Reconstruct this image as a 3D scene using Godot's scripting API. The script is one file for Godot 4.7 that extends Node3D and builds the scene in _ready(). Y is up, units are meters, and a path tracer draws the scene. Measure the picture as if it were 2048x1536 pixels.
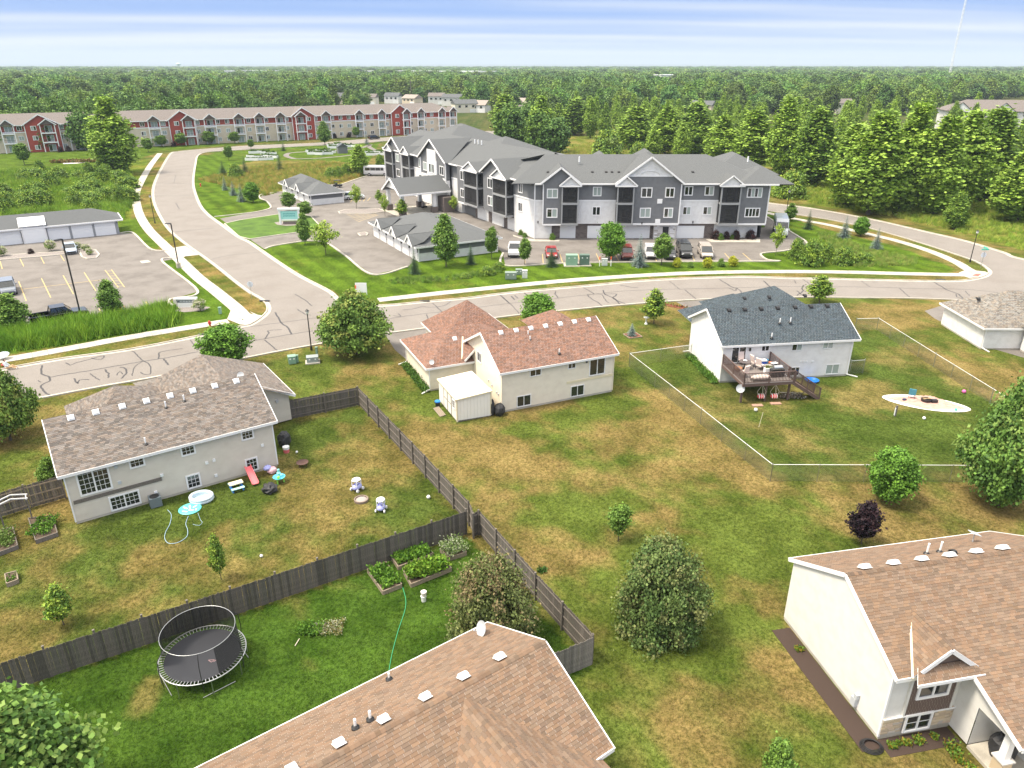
extends Node3D
# A suburban block seen from about 28 m up: bi-level houses, fenced yards, a street, two apartment buildings and woods to the horizon.

var rng := RandomNumberGenerator.new()
var M := {}
var T := {}
var taken := {}
var fine := FastNoiseLite.new()
var broad := FastNoiseLite.new()

class MB:
	# collects triangles; corners run counter-clockwise seen from outside
	var v := PackedVector3Array()
	var c := PackedColorArray()
	var nn := PackedVector3Array()
	var use_c := false
	var use_n := false
	var col := Color.WHITE

	func _init(with_color := false, with_normal := false) -> void:
		use_c = with_color
		use_n = with_normal

	func tri(a: Vector3, b: Vector3, d: Vector3) -> void:
		v.append(a)
		v.append(d)
		v.append(b)
		if use_c:
			c.append(col)
			c.append(col)
			c.append(col)
		if use_n:
			var n := (b - a).cross(d - a).normalized()
			nn.append(n)
			nn.append(n)
			nn.append(n)

	func trin(a: Vector3, b: Vector3, d: Vector3, na: Vector3, nb: Vector3, nd: Vector3) -> void:
		v.append(a)
		v.append(d)
		v.append(b)
		if use_c:
			c.append(col)
			c.append(col)
			c.append(col)
		if use_n:
			nn.append(na)
			nn.append(nd)
			nn.append(nb)

	func quad(a: Vector3, b: Vector3, d: Vector3, e: Vector3) -> void:
		tri(a, b, d)
		tri(a, d, e)

	func poly(p: Array) -> void:
		for i in range(1, p.size() - 1):
			tri(p[0], p[i], p[i + 1])

	func box(ce: Vector3, s: Vector3, b := Basis.IDENTITY) -> void:
		var x := b.x * s.x * 0.5
		var y := b.y * s.y * 0.5
		var z := b.z * s.z * 0.5
		quad(ce - x - y + z, ce + x - y + z, ce + x + y + z, ce - x + y + z)
		quad(ce + x - y - z, ce - x - y - z, ce - x + y - z, ce + x + y - z)
		quad(ce + x - y + z, ce + x - y - z, ce + x + y - z, ce + x + y + z)
		quad(ce - x - y - z, ce - x - y + z, ce - x + y + z, ce - x + y - z)
		quad(ce - x + y + z, ce + x + y + z, ce + x + y - z, ce - x + y - z)
		quad(ce - x - y - z, ce + x - y - z, ce + x - y + z, ce - x - y + z)

	func span(a: Vector3, b: Vector3) -> void:
		box((a + b) * 0.5, (b - a).abs())

	func bar(a: Vector3, b: Vector3, w: float, h: float, up := Vector3.UP) -> void:
		var z := (b - a).normalized()
		var x := up.cross(z)
		if x.length() < 0.01:
			x = Vector3.RIGHT.cross(z)
		x = x.normalized()
		box((a + b) * 0.5, Vector3(w, h, (b - a).length()), Basis(x, z.cross(x), z))

	func tube(p: Array, r0: float, r1: float, n := 6) -> void:
		var rings := []
		for i in p.size():
			var d: Vector3 = (p[mini(i + 1, p.size() - 1)] - p[maxi(i - 1, 0)]).normalized()
			var x := d.cross(Vector3(0.31, 0.22, 0.92)).normalized()
			var y := d.cross(x)
			var r := lerpf(r0, r1, float(i) / (p.size() - 1))
			var ring := []
			for k in n:
				var a := TAU * k / n
				ring.append([p[i] + (x * cos(a) + y * sin(a)) * r, x * cos(a) + y * sin(a)])
			rings.append(ring)
		for i in p.size() - 1:
			for k in n:
				var a = rings[i][k]
				var b = rings[i][(k + 1) % n]
				var d = rings[i + 1][(k + 1) % n]
				var e = rings[i + 1][k]
				trin(a[0], b[0], d[0], a[1], b[1], d[1])
				trin(a[0], d[0], e[0], a[1], d[1], e[1])
		for k in range(1, n - 1):
			tri(rings[0][0][0], rings[0][k + 1][0], rings[0][k][0])
			tri(rings[-1][0][0], rings[-1][k][0], rings[-1][k + 1][0])

	func lathe(o: Transform3D, prof: Array, n := 12) -> void:
		# prof: Vector2(radius, height) from the bottom up
		for i in prof.size() - 1:
			var p: Vector2 = prof[i]
			var q: Vector2 = prof[i + 1]
			var s := Vector2(q.y - p.y, p.x - q.x).normalized()
			for k in n:
				var a := TAU * k / n
				var b := TAU * (k + 1) / n
				var ca := Vector3(cos(a), 0, -sin(a))
				var cb := Vector3(cos(b), 0, -sin(b))
				var na := o.basis * (ca * s.x + Vector3.UP * s.y)
				var nb := o.basis * (cb * s.x + Vector3.UP * s.y)
				var a0 := o * (ca * p.x + Vector3.UP * p.y)
				var b0 := o * (cb * p.x + Vector3.UP * p.y)
				var b1 := o * (cb * q.x + Vector3.UP * q.y)
				var a1 := o * (ca * q.x + Vector3.UP * q.y)
				if p.x > 0.0001:
					trin(a0, b0, b1, na, nb, nb)
				if q.x > 0.0001:
					trin(a0, b1, a1, na, nb, na)

	func ball(ce: Vector3, r: Vector3, n := 10, m := 6) -> void:
		var prof := []
		for i in m + 1:
			var a := PI * (float(i) / m - 0.5)
			prof.append(Vector2(cos(a), sin(a)))
		lathe(Transform3D(Basis.from_scale(r), ce), prof, n)

	func prism(o: Transform3D, outline: Array, depth: float) -> void:
		# outline in the local xy plane, pushed out along +z by depth
		var p := PackedVector2Array(outline)
		if Geometry2D.is_polygon_clockwise(p):
			p.reverse()
		var idx := Geometry2D.triangulate_polygon(p)
		for i in range(0, idx.size(), 3):
			var a := p[idx[i]]
			var b := p[idx[i + 1]]
			var d := p[idx[i + 2]]
			if (b - a).cross(d - a) < 0:
				var s := b
				b = d
				d = s
			tri(o * Vector3(a.x, a.y, depth), o * Vector3(b.x, b.y, depth), o * Vector3(d.x, d.y, depth))
			tri(o * Vector3(a.x, a.y, 0), o * Vector3(d.x, d.y, 0), o * Vector3(b.x, b.y, 0))
		for i in p.size():
			var a := p[i]
			var b := p[(i + 1) % p.size()]
			quad(o * Vector3(a.x, a.y, 0), o * Vector3(b.x, b.y, 0), o * Vector3(b.x, b.y, depth), o * Vector3(a.x, a.y, depth))

	func mesh() -> ArrayMesh:
		var arr := []
		arr.resize(Mesh.ARRAY_MAX)
		arr[Mesh.ARRAY_VERTEX] = v
		if use_c:
			arr[Mesh.ARRAY_COLOR] = c
		if use_n:
			arr[Mesh.ARRAY_NORMAL] = nn
		var m := ArrayMesh.new()
		if v.size():
			m.add_surface_from_arrays(Mesh.PRIMITIVE_TRIANGLES, arr)
		return m

func numbered(called: String) -> String:
	var n: int = taken.get(called, 0)
	taken[called] = n + 1
	return called if n == 0 else "%s_%03d" % [called, n]

func tag(o: Node, label: String, category: String, group := "") -> void:
	o.set_meta("label", label)
	o.set_meta("category", category)
	if group:
		o.set_meta("group", group)

func thing(called: String, label: String, category: String, at := Vector3.ZERO, turn := 0.0, group := "") -> Node3D:
	var o := Node3D.new()
	o.name = numbered(called)
	o.position = at
	o.rotation.y = deg_to_rad(turn)
	tag(o, label, category, group)
	add_child(o)
	return o

func part(parent: Node, called: String, mb, m: Material, at := Transform3D.IDENTITY) -> MeshInstance3D:
	var o := MeshInstance3D.new()
	o.name = called
	o.mesh = mb.mesh() if mb is MB else mb
	o.material_override = m
	o.transform = at
	parent.add_child(o, true)
	return o

func solo(called: String, mb, m: Material, label: String, category: String, at := Transform3D.IDENTITY, group := "") -> MeshInstance3D:
	var o := part(self, numbered(called), mb, m, at)
	tag(o, label, category, group)
	return o

func struct(called: String, mb, m: Material) -> MeshInstance3D:
	var o := part(self, numbered(called), mb, m)
	o.set_meta("kind", "structure")
	return o

func copy(o: Node3D, at: Vector3, turn := 0.0, size := 1.0, label := "", tall := 1.0) -> Node3D:
	var base := o.name.get_slice("_0", 0)
	var r: Node3D = o.duplicate()
	r.name = numbered(base)
	add_child(r)
	r.position = at
	r.rotation.y = deg_to_rad(turn)
	r.scale = Vector3(size, size * tall, size)
	if label:
		r.set_meta("label", label)
	return r

func lin(r: float, g: float, b: float) -> Color:
	return Color(r, g, b).linear_to_srgb()

func mat(called: String, col: Color, rough := 0.8, metal := 0.0) -> StandardMaterial3D:
	var m := StandardMaterial3D.new()
	m.resource_name = called
	m.albedo_color = col
	m.roughness = rough
	m.metallic = metal
	M[called] = m
	return m

func noise_tex(size: int, freq: float, oct: int, lo: Color, mid: Color, hi: Color, kind := FastNoiseLite.TYPE_SIMPLEX_SMOOTH, gain := 0.55, sd := 1) -> NoiseTexture2D:
	var n := FastNoiseLite.new()
	n.noise_type = kind
	n.seed = sd
	n.frequency = freq
	n.fractal_octaves = oct
	n.fractal_gain = gain
	var g := Gradient.new()
	g.offsets = PackedFloat32Array([0.18, 0.5, 0.82])
	g.colors = PackedColorArray([lo, mid, hi])
	var t := NoiseTexture2D.new()
	t.width = size
	t.height = size
	t.seamless = true
	t.noise = n
	t.color_ramp = g
	return t

func skin(m: StandardMaterial3D, t: Texture2D, metres: float, world := true) -> void:
	m.albedo_texture = t
	m.uv1_triplanar = true
	m.uv1_world_triplanar = world
	m.uv1_scale = Vector3.ONE / metres

func over(m: StandardMaterial3D, t: Texture2D, metres: float) -> void:
	m.detail_enabled = true
	m.detail_albedo = t
	m.detail_blend_mode = BaseMaterial3D.BLEND_MODE_MUL
	m.detail_uv_layer = BaseMaterial3D.DETAIL_UV_2
	m.uv2_triplanar = true
	m.uv2_world_triplanar = true
	m.uv2_scale = Vector3.ONE / metres

func relief(m: StandardMaterial3D, t: Texture2D, cm: float) -> void:
	m.heightmap_enabled = true
	m.heightmap_texture = t
	m.heightmap_scale = cm

func v3(p: Vector2, y := 0.0) -> Vector3:
	return Vector3(p.x, y, p.y)

func pl(a: Array) -> Array:
	# pairs of x and z as points
	var out := []
	for i in range(0, a.size(), 2):
		out.append(Vector2(a[i], a[i + 1]))
	return out

func _ready() -> void:
	set_camera()
	set_light()
	set_materials()
	build_ground()
	build_streets()
	build_houses()
	build_apartments()
	build_fences()
	build_vegetation()
	build_cars()
	build_yard_things()
	build_street_things()
	build_far()
	build_grass()

func set_camera() -> void:
	var cam := Camera3D.new()
	cam.name = "camera"
	cam.position = Vector3(0, 28, 0)
	cam.rotation_degrees.x = -23.494
	cam.fov = 55.16
	cam.near = 0.1
	cam.far = 30000
	add_child(cam)

func sky_color(az: float, el: float, n: FastNoiseLite) -> Color:
	# air that pales towards the horizon, and thin streaks of high cloud on a level sheet, filled in overhead
	var h := sin(el)
	var air := Color(0.07, 0.165, 0.40).lerp(Color(0.37, 0.40, 0.43), exp(-h / 0.030))
	var far := 1.0 / (h + 0.030)
	var x := sin(az) * cos(el) * far
	var z := -cos(az) * cos(el) * far
	var bend := n.get_noise_2d(x * 0.5 + 40.0, z * 0.5) * 5.0
	var s := n.get_noise_2d(x * 1.1 + bend, (z + x * 0.16) * 5.0 + bend)
	var w := n.get_noise_2d(x * 0.45 - 19.0, z * 0.5 + 7.0)
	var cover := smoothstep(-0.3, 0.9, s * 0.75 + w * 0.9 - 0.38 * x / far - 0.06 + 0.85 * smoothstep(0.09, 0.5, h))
	return air.lerp(Color(0.40, 0.415, 0.43).lerp(Color(1.0, 0.955, 0.885), smoothstep(0.08, 0.5, h)), clampf(cover, 0.0, 0.92))  # unseen overhead cloud made denser, brighter and warmer to fill in the light

func set_light() -> void:
	var n := FastNoiseLite.new()
	n.seed = 11
	n.frequency = 0.055
	n.fractal_octaves = 4
	var wide := 4096
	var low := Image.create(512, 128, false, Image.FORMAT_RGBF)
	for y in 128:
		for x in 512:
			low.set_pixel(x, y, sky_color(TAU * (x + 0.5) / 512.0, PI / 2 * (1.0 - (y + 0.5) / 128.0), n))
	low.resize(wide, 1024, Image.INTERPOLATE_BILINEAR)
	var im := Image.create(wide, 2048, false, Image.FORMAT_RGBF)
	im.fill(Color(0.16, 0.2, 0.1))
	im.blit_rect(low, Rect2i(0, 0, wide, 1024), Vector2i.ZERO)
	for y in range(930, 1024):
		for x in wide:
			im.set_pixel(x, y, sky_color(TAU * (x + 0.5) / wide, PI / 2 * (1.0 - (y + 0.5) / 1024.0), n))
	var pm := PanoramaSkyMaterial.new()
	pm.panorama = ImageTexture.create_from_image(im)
	var env := Environment.new()
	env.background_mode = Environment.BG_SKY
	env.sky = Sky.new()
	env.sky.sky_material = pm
	env.background_energy_multiplier = 1.0
	env.tonemap_mode = Environment.TONE_MAPPER_LINEAR
	env.tonemap_exposure = 2.35
	env.sdfgi_enabled = true
	env.ssao_enabled = true
	env.ssil_enabled = true
	env.fog_enabled = true
	env.fog_density = 0.00012
	env.fog_light_color = Color(0.86, 0.93, 1.0)
	var we := WorldEnvironment.new()
	we.name = "environment"
	we.environment = env
	add_child(we)
	var sun := DirectionalLight3D.new()
	sun.name = "sun"
	sun.light_energy = 0.8
	sun.light_angular_distance = 12.0
	sun.light_color = Color(1.0, 0.95, 0.87)
	sun.shadow_enabled = true
	sun.look_at_from_position(Vector3.ZERO, Vector3(0.5, -1.0, -0.12), Vector3.FORWARD)
	add_child(sun)

func set_materials() -> void:
	rng.seed = 7
	fine.seed = 3
	fine.frequency = 0.35
	fine.fractal_octaves = 3
	broad.seed = 5
	broad.frequency = 0.075
	broad.fractal_octaves = 4
	T.grass = noise_tex(1024, 0.035, 6, Color(0.50, 0.55, 0.42), Color(0.80, 0.82, 0.74), Color(1, 1, 0.94), FastNoiseLite.TYPE_SIMPLEX_SMOOTH, 0.9, 21)
	T.patch = noise_tex(512, 0.012, 5, Color(0.74, 0.78, 0.70), Color(0.9, 0.9, 0.88), Color(1, 1, 1), FastNoiseLite.TYPE_SIMPLEX_SMOOTH, 0.6, 22)
	T.speck = noise_tex(512, 0.25, 3, Color(0.66, 0.66, 0.66), Color(0.86, 0.86, 0.86), Color(1, 1, 1), FastNoiseLite.TYPE_SIMPLEX, 0.7, 23)
	T.film = noise_tex(256, 0.02, 4, Color(0.95, 0.945, 0.94), Color(0.98, 0.98, 0.98), Color(1, 1, 1), FastNoiseLite.TYPE_SIMPLEX_SMOOTH, 0.6, 27)
	T.stain = noise_tex(512, 0.01, 6, Color(0.86, 0.855, 0.85), Color(0.95, 0.95, 0.945), Color(1, 1, 1), FastNoiseLite.TYPE_SIMPLEX_SMOOTH, 0.65, 24)
	T.rough = noise_tex(512, 0.2, 3, Color(0, 0, 0), Color(0.5, 0.5, 0.5), Color(1, 1, 1), FastNoiseLite.TYPE_SIMPLEX, 0.6, 25)
	T.tabs = noise_tex(512, 0.16, 2, Color(0.55, 0.56, 0.58), Color(0.8, 0.8, 0.8), Color(1, 1, 1), FastNoiseLite.TYPE_CELLULAR, 0.5, 26)
	var grey := FastNoiseLite.new()
	grey.seed = 9
	grey.frequency = 0.04
	grey.fractal_octaves = 4
	var im := Image.create(256, 256, false, Image.FORMAT_RGB8)
	for y in 256:
		for x in 256:
			var k := 0.78 + 0.22 * grey.get_noise_2d(x * 6.0, y * 0.35) + 0.1 * grey.get_noise_2d(x * 0.9, y * 0.9)
			im.set_pixel(x, y, Color(k, k * 0.985, k * 0.96))
	T.grain = ImageTexture.create_from_image(im)

	var g := mat("lawn", Color.WHITE, 1.0)
	g.vertex_color_use_as_albedo = true
	g.metallic_specular = 0.15
	skin(g, T.grass, 13.0)
	over(g, T.patch, 31.0)
	relief(g, T.rough, 3.0)
	g = mat("blade", Color.WHITE, 0.9)
	g.vertex_color_use_as_albedo = true
	g.metallic_specular = 0.2
	g.backlight_enabled = true
	g.backlight = Color(0.35, 0.35, 0.35)
	g = mat("leaf", Color.WHITE, 0.6)
	g.vertex_color_use_as_albedo = true
	g.metallic_specular = 0.3
	g.backlight_enabled = true
	g.backlight = Color(0.5, 0.5, 0.4)
	g = mat("bark", lin(0.13, 0.105, 0.085), 0.95)
	skin(g, T.speck, 0.9, false)
	g = mat("asphalt", lin(0.325, 0.295, 0.268), 0.95)
	skin(g, T.speck, 1.7)
	over(g, T.film, 31.0)
	relief(g, T.rough, 0.6)
	g = mat("lot_asphalt", lin(0.28, 0.255, 0.235), 0.95)
	skin(g, T.speck, 1.9)
	over(g, T.stain, 27.0)
	g = mat("seal", lin(0.045, 0.042, 0.044), 0.6)
	g = mat("concrete", lin(0.74, 0.69, 0.60), 0.9)
	skin(g, T.speck, 1.2)
	over(g, T.stain, 9.0)
	g = mat("line_paint", lin(0.75, 0.55, 0.22), 0.7)
	skin(g, T.speck, 0.6)
	mat("mulch", lin(0.10, 0.065, 0.05), 1.0)
	skin(M.mulch, T.tabs, 1.3)
	mat("red_mulch", lin(0.34, 0.11, 0.06), 1.0)
	skin(M.red_mulch, T.tabs, 1.3)
	mat("gravel", lin(0.44, 0.39, 0.36), 1.0)
	skin(M.gravel, T.tabs, 1.6)
	mat("white_trim", lin(0.82, 0.82, 0.83), 0.5)
	mat("cream_trim", lin(0.72, 0.64, 0.46), 0.6)
	for a in [["white_siding", 0.80, 0.79, 0.78], ["cream_siding", 0.80, 0.73, 0.61], ["tan_siding", 0.66, 0.61, 0.53], ["pale_siding", 0.70, 0.69, 0.66], ["grey_siding", 0.17, 0.175, 0.185], ["light_siding", 0.77, 0.77, 0.77], ["red_siding", 0.36, 0.055, 0.035], ["beige_siding", 0.66, 0.57, 0.44], ["brown_siding", 0.14, 0.10, 0.085]]:
		g = mat(a[0], lin(a[1], a[2], a[3]), 0.6)
		skin(g, T.film, 5.0)
	mat("pane", lin(0.02, 0.024, 0.026), 0.04)
	M.pane.metallic_specular = 0.7
	mat("blind", lin(0.34, 0.40, 0.38), 0.12)
	mat("screen", lin(0.02, 0.02, 0.022), 0.7)
	M.screen.albedo_color.a = 0.72
	M.screen.transparency = BaseMaterial3D.TRANSPARENCY_ALPHA
	mat("net", lin(0.01, 0.01, 0.012), 0.9)
	M.net.albedo_color.a = 0.72
	M.net.transparency = BaseMaterial3D.TRANSPARENCY_ALPHA
	for a in [["grey_roof", 0.175, 0.185, 0.19], ["taupe_roof", 0.27, 0.235, 0.215]]:
		g = mat(a[0], lin(a[1] * 1.6, a[2] * 1.6, a[3] * 1.6), 0.95)
		skin(g, T.tabs, 2.3)
		over(g, T.speck, 4.1)
		relief(g, T.tabs, 1.0)
	g = mat("shingle", Color.WHITE, 0.95)
	g.vertex_color_use_as_albedo = true
	skin(g, T.speck, 0.5)
	mat("brick", lin(0.22, 0.18, 0.165), 0.9)
	skin(M.brick, T.speck, 1.0)
	mat("mortar", lin(0.42, 0.39, 0.36), 0.95)
	mat("stone", lin(0.62, 0.60, 0.58), 0.9)
	mat("metal", lin(0.5, 0.51, 0.52), 0.35, 0.9)
	mat("black_metal", lin(0.02, 0.02, 0.022), 0.45)
	mat("white_metal", lin(0.82, 0.83, 0.84), 0.35)
	mat("grey_plastic", lin(0.5, 0.53, 0.56), 0.45)
	mat("fence_wood", Color.WHITE, 0.95)
	M.fence_wood.vertex_color_use_as_albedo = true
	skin(M.fence_wood, T.grain, 1.3, false)
	mat("old_wood", lin(0.27, 0.245, 0.225), 0.95)
	skin(M.old_wood, T.grain, 1.1, false)
	mat("bed_wood", lin(0.46, 0.39, 0.31), 0.9)
	skin(M.bed_wood, T.grain, 1.1, false)
	mat("deck_wood", lin(0.13, 0.085, 0.075), 0.8)
	mat("tyre", lin(0.018, 0.018, 0.019), 0.85)
	mat("rim", lin(0.55, 0.56, 0.58), 0.25, 0.9)
	mat("black_plastic", lin(0.018, 0.018, 0.02), 0.5)
	mat("black_cover", lin(0.028, 0.028, 0.031), 0.6)
	mat("soil", lin(0.09, 0.065, 0.045), 1.0)
	mat("red_paint", lin(0.55, 0.04, 0.03), 0.4)
	mat("utility_green", lin(0.22, 0.36, 0.27), 0.5)
	mat("utility_dark", lin(0.09, 0.15, 0.12), 0.5)
	mat("paint", Color.WHITE, 0.45)
	M.paint.vertex_color_use_as_albedo = true
	g = mat("island_turf", lin(0.14, 0.26, 0.025), 1.0)
	skin(g, T.grass, 3.1)
	over(g, T.patch, 23.0)

# each: outline, green, dry, how dry (higher is greener), stripe direction, stripe width, strength of the painted mowing sheen
var zones := []
var spots := []   # x, z, radius, amount: positive is dry

func zone(outline: Array, green: Color, dry: Color, edge: float, along := Vector2.ZERO, wide := 0.0, strong := 0.0) -> void:
	var p := PackedVector2Array(outline)
	var r := Rect2(p[0], Vector2.ZERO)
	for q in p:
		r = r.expand(q)
	zones.append([p, r, green, dry, edge, along.orthogonal().normalized(), wide, strong])

func spot_list(at: Array, radius: float, amount: float) -> void:
	for p in at:
		spots.append(Vector4(p.x, p.y, radius, amount))

func turf(x: float, z: float) -> Color:
	var p := Vector2(x, z)
	var far := smoothstep(200.0, 420.0, -z)
	var green := Color(0.135, 0.20, 0.035).lerp(Color(0.075, 0.13, 0.03), far)
	var dry := Color(0.30, 0.25, 0.085).lerp(Color(0.16, 0.18, 0.06), far)
	var edge := 0.02
	var stripe := 0.0
	for q in zones:
		if q[1].has_point(p) and Geometry2D.is_point_in_polygon(p, q[0]):
			green = q[2]
			dry = q[3]
			edge = q[4]
			if q[6] > 0.0:
				var k: float = p.dot(q[5]) / q[6] + 0.35 * broad.get_noise_2d(x * 0.4, z * 0.4)
				stripe = (smoothstep(-0.25, 0.25, sin(k * PI)) - 0.5) * q[7]  # sheen of bent mown grass, put into the colour as lighter and darker bands
			break
	var a := broad.get_noise_2d(x, z) * 0.9 + fine.get_noise_2d(x * 1.3, z * 1.3) * 0.45
	if z > -90.0:
		for s in spots:
			var d: float = Vector2(x - s.x, z - s.y).length_squared() / (s.z * s.z)
			if d < 4.0:
				a += s.w * exp(-d * 1.6)
	var t := smoothstep(edge - 0.38, edge + 0.38, a)
	var col := green.lerp(dry, t)
	var b := 1.0 + 0.22 * fine.get_noise_2d(x * 2.7 + 90.0, z * 2.7) + stripe
	return Color(col.r * b * 1.16, col.g * b, col.b * b * 1.35 * (1.0 - stripe * 0.4))

func build_ground() -> void:
	var straw := Color(0.36, 0.285, 0.10)
	zone(pl([-31.03,-22.76,-24.85,-26.73,-2.88,-39.72,3.95,-28.41,2.07,-26.33,4,-18.98,-20.99,-11.46]), Color(0.078, 0.165, 0.022), Color(0.24, 0.24, 0.07), 0.6)
	zone(pl([-29.04,-41.08,-17.88,-48.92,-18.9,-56.85,-13.68,-59.48,-2.9,-41.25,-2.88,-39.72,-24.85,-26.73,-31.03,-22.76,-49.92,-44.01,-34.13,-41.25]), Color(0.105, 0.165, 0.03), Color(0.27, 0.235, 0.075), 0.02)
	zone(pl([11.73,-68.19,18.91,-71.77,42,-80,43.31,-59.69,44.33,-53.87,39.3,-46.37,18.89,-46.51]), Color(0.105, 0.17, 0.03), Color(0.27, 0.25, 0.08), 0.16)
	# boulevard strips
	zone(pl([-50.78,-68.52,-42,-75.3,-36.7,-79.2,-32.1,-81.9,-33.6,-82.4,-37,-80.1,-42.5,-76.3,-52.43,-69.9]), Color(0.15, 0.19, 0.035), Color(0.32, 0.27, 0.09), 0.05)
	zone(pl([-116.9,-260.9,-101.3,-218.4,-91.3,-191.6,-84.5,-175.7,-76.3,-159,-62.5,-134.3,-55.2,-123.7,-56.7,-121.3,-65.6,-134,-76.1,-152.8,-82.1,-164.9,-90.1,-182.8,-104.2,-218.4,-117.5,-253.4]), Color(0.17, 0.21, 0.035), Color(0.34, 0.27, 0.09), 0.12, Vector2(0.5, -0.86), 1.2, 0.16)
	zone(pl([-51.7,-114.8,-49.6,-115.6,-38.8,-100,-32.4,-91,-31.1,-88.3,-30.7,-86,-32.4,-87,-32.8,-87.3,-40.7,-98.1]), Color(0.15, 0.20, 0.035), Color(0.34, 0.27, 0.09), 0.08)
	# bright irrigated lawns round the apartments and the parking lots
	zone(pl([-107.1,-258.2,-79.6,-186.8,-63.3,-153.2,-44.1,-122.6,-22.8,-94,-17.1,-91.7,-1.6,-97.1,16.1,-101.9,34.9,-105.2,63.8,-104.6,66.2,-106.9,64.7,-121.5,58.1,-136.6,53.1,-156,53.6,-168.4,4.1,-168.4,-17.9,-219.8,-33.1,-214.4,-38.9,-207.3,-43.6,-190.9,-54.1,-179,-57.4,-170.4,-63.1,-182.8,-84.2,-231.3,-98.5,-258.2]), Color(0.125, 0.235, 0.022), Color(0.20, 0.25, 0.04), 0.62, Vector2(0.52, 0.85), 1.7, 0.30)
	zone(pl([-59.14,-72.05,-56.8,-76.7,-53.3,-79.2,-46.2,-84,-41.7,-86.7,-44,-91,-42.2,-95.6,-54.3,-112.3,-52.6,-113.9,-45,-102.7,-35.4,-89.3,-34.1,-83.8,-43.3,-78,-53.57,-71.68,-57.38,-69.55]), Color(0.12, 0.235, 0.022), Color(0.20, 0.25, 0.04), 0.6)
	zone(pl([-69.3,-129.7,-69.1,-134,-59.7,-120.4,-58.2,-120.9,-66.8,-134,-74.6,-147.3,-76.2,-143.4]), Color(0.125, 0.23, 0.022), Color(0.20, 0.25, 0.04), 0.6)
	zone(pl([-158.9,-214.4,-123.3,-222,-119.3,-241.4,-124.2,-270.7,-92,-305.6,-57.2,-334.9,-60.6,-355.8,-130.5,-323,-182.8,-274,-195,-265.9]), Color(0.125, 0.225, 0.025), Color(0.2, 0.25, 0.05), 0.55)
	zone(pl([-88.5,-214.4,-82.5,-214.4,-82.1,-241.4,-61.4,-244,-43.9,-231.3,-51.7,-301.5,-85.3,-282.6,-103,-265.9,-99.7,-244]), Color(0.125, 0.225, 0.025), Color(0.2, 0.25, 0.05), 0.55)
	# rough meadows
	zone(pl([-88.9,-214.4,-84.1,-255.2,-62,-246.8,-43.9,-231.3,-39.9,-209.3,-43.9,-192.6,-54.3,-180.5,-57.3,-171.8,-78.3,-214.4]), Color(0.20, 0.235, 0.05), Color(0.34, 0.29, 0.09), 0.0)
	zone(pl([-235,-219.8,-128.2,-231.3,-117,-246.8,-88.4,-175.3,-74.8,-145.2,-70.2,-131.3,-97.4,-140.3,-126.8,-113]), Color(0.165, 0.26, 0.03), Color(0.28, 0.30, 0.05), 0.35)
	zone(pl([58.6,-175.3,66.5,-160.8,76.2,-145.2,81.4,-127.3,90.4,-101.4,143.8,-168.4,156.4,-274,101.6,-291.8,81.4,-334.9,6,-355.8,4.4,-258.2]), Color(0.175, 0.255, 0.035), Color(0.36, 0.33, 0.10), 0.12)
	spot_list(pl([13.92,-60.76,14.86,-56.66,15.69,-52.99,16.55,-50.09,17.44,-47.8,18.3,-46.37]), 2.2, 1.1)
	spot_list(pl([-2.87,-59.69,-5.04,-52.99,-6.85,-54.77,-0.55,-51.3,2.13,-48.92,-3.12,-47.44,-0.84,-44.01,1.12,-37.71,3.23,-36.72,4.59,-38.23,6.97,-51.3,9.44,-54.77,-10.37,-73.53,-12.2,-75.1,14.55,-26.95,12.67,-29.62]), 2.0, 0.55)
	spot_list(pl([34.1,-64.17,33.49,-60.76,30.76,-60.76,43.7,-70.63,43.84,-65.38,44.39,-61.86]), 1.8, 0.8)
	spot_list(pl([1.09,-54.77,4.62,-57.64,7.95,-60.22,4.27,-42.14,7.49,-43.38,3.33,-43.38,-5.64,-60.76,-6.46,-59.69,14.12,-40.96,14.66,-37.21,17.21,-39.29,10.41,-28.92,9.36,-29.98,7.46,-29.62,12.42,-31.48,1.76,-24.87]), 2.0, -0.8)
	spot_list(pl([-18.86,-52.99,-20.93,-43.38,-23.52,-42.14,-25.94,-41.55,-16.87,-54.77,-14.11,-57.64,-18.58,-44.67]), 2.2, -0.7)
	spot_list(pl([7.81,-36.72,6.54,-32.28,10.92,-34.39]), 1.5, -0.4)
	spot_list(pl([-17.77,-26.64,-17.81,-27.26,-17.48,-25.74,-10.27,-28.58]), 0.8, 0.9)
	var xs := PackedFloat32Array()
	var zs := PackedFloat32Array()
	var x := 0.0
	var step := 0.42
	while x < 9000.0:
		xs.append(x)
		if x > 0.0:
			xs.append(-x)
		step = 0.42 if x < 42.0 else (x * 0.0125 if x < 240.0 else x * 0.09)
		x += step
	xs.sort()
	var z := 14.0
	while z > -14000.0:
		zs.append(z)
		step = 0.42 if z > -62.0 else (-z * 0.0072 if z > -330.0 else -z * 0.06)
		z -= step
	zs.append(-14000.0)
	var v := PackedVector3Array()
	var c := PackedColorArray()
	var idx := PackedInt32Array()
	var w := xs.size()
	for zz in zs:
		for xx in xs:
			v.append(Vector3(xx, 0, zz))
			c.append(turf(xx, zz))
	for j in zs.size() - 1:
		for i in w - 1:
			var a := j * w + i
			idx.append_array(PackedInt32Array([a, a + w, a + 1, a + 1, a + w, a + w + 1]))
	var arr := []
	arr.resize(Mesh.ARRAY_MAX)
	arr[Mesh.ARRAY_VERTEX] = v
	arr[Mesh.ARRAY_COLOR] = c
	arr[Mesh.ARRAY_INDEX] = idx
	var m := ArrayMesh.new()
	m.add_surface_from_arrays(Mesh.PRIMITIVE_TRIANGLES, arr)
	struct("ground", m, M.lawn)

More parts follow.
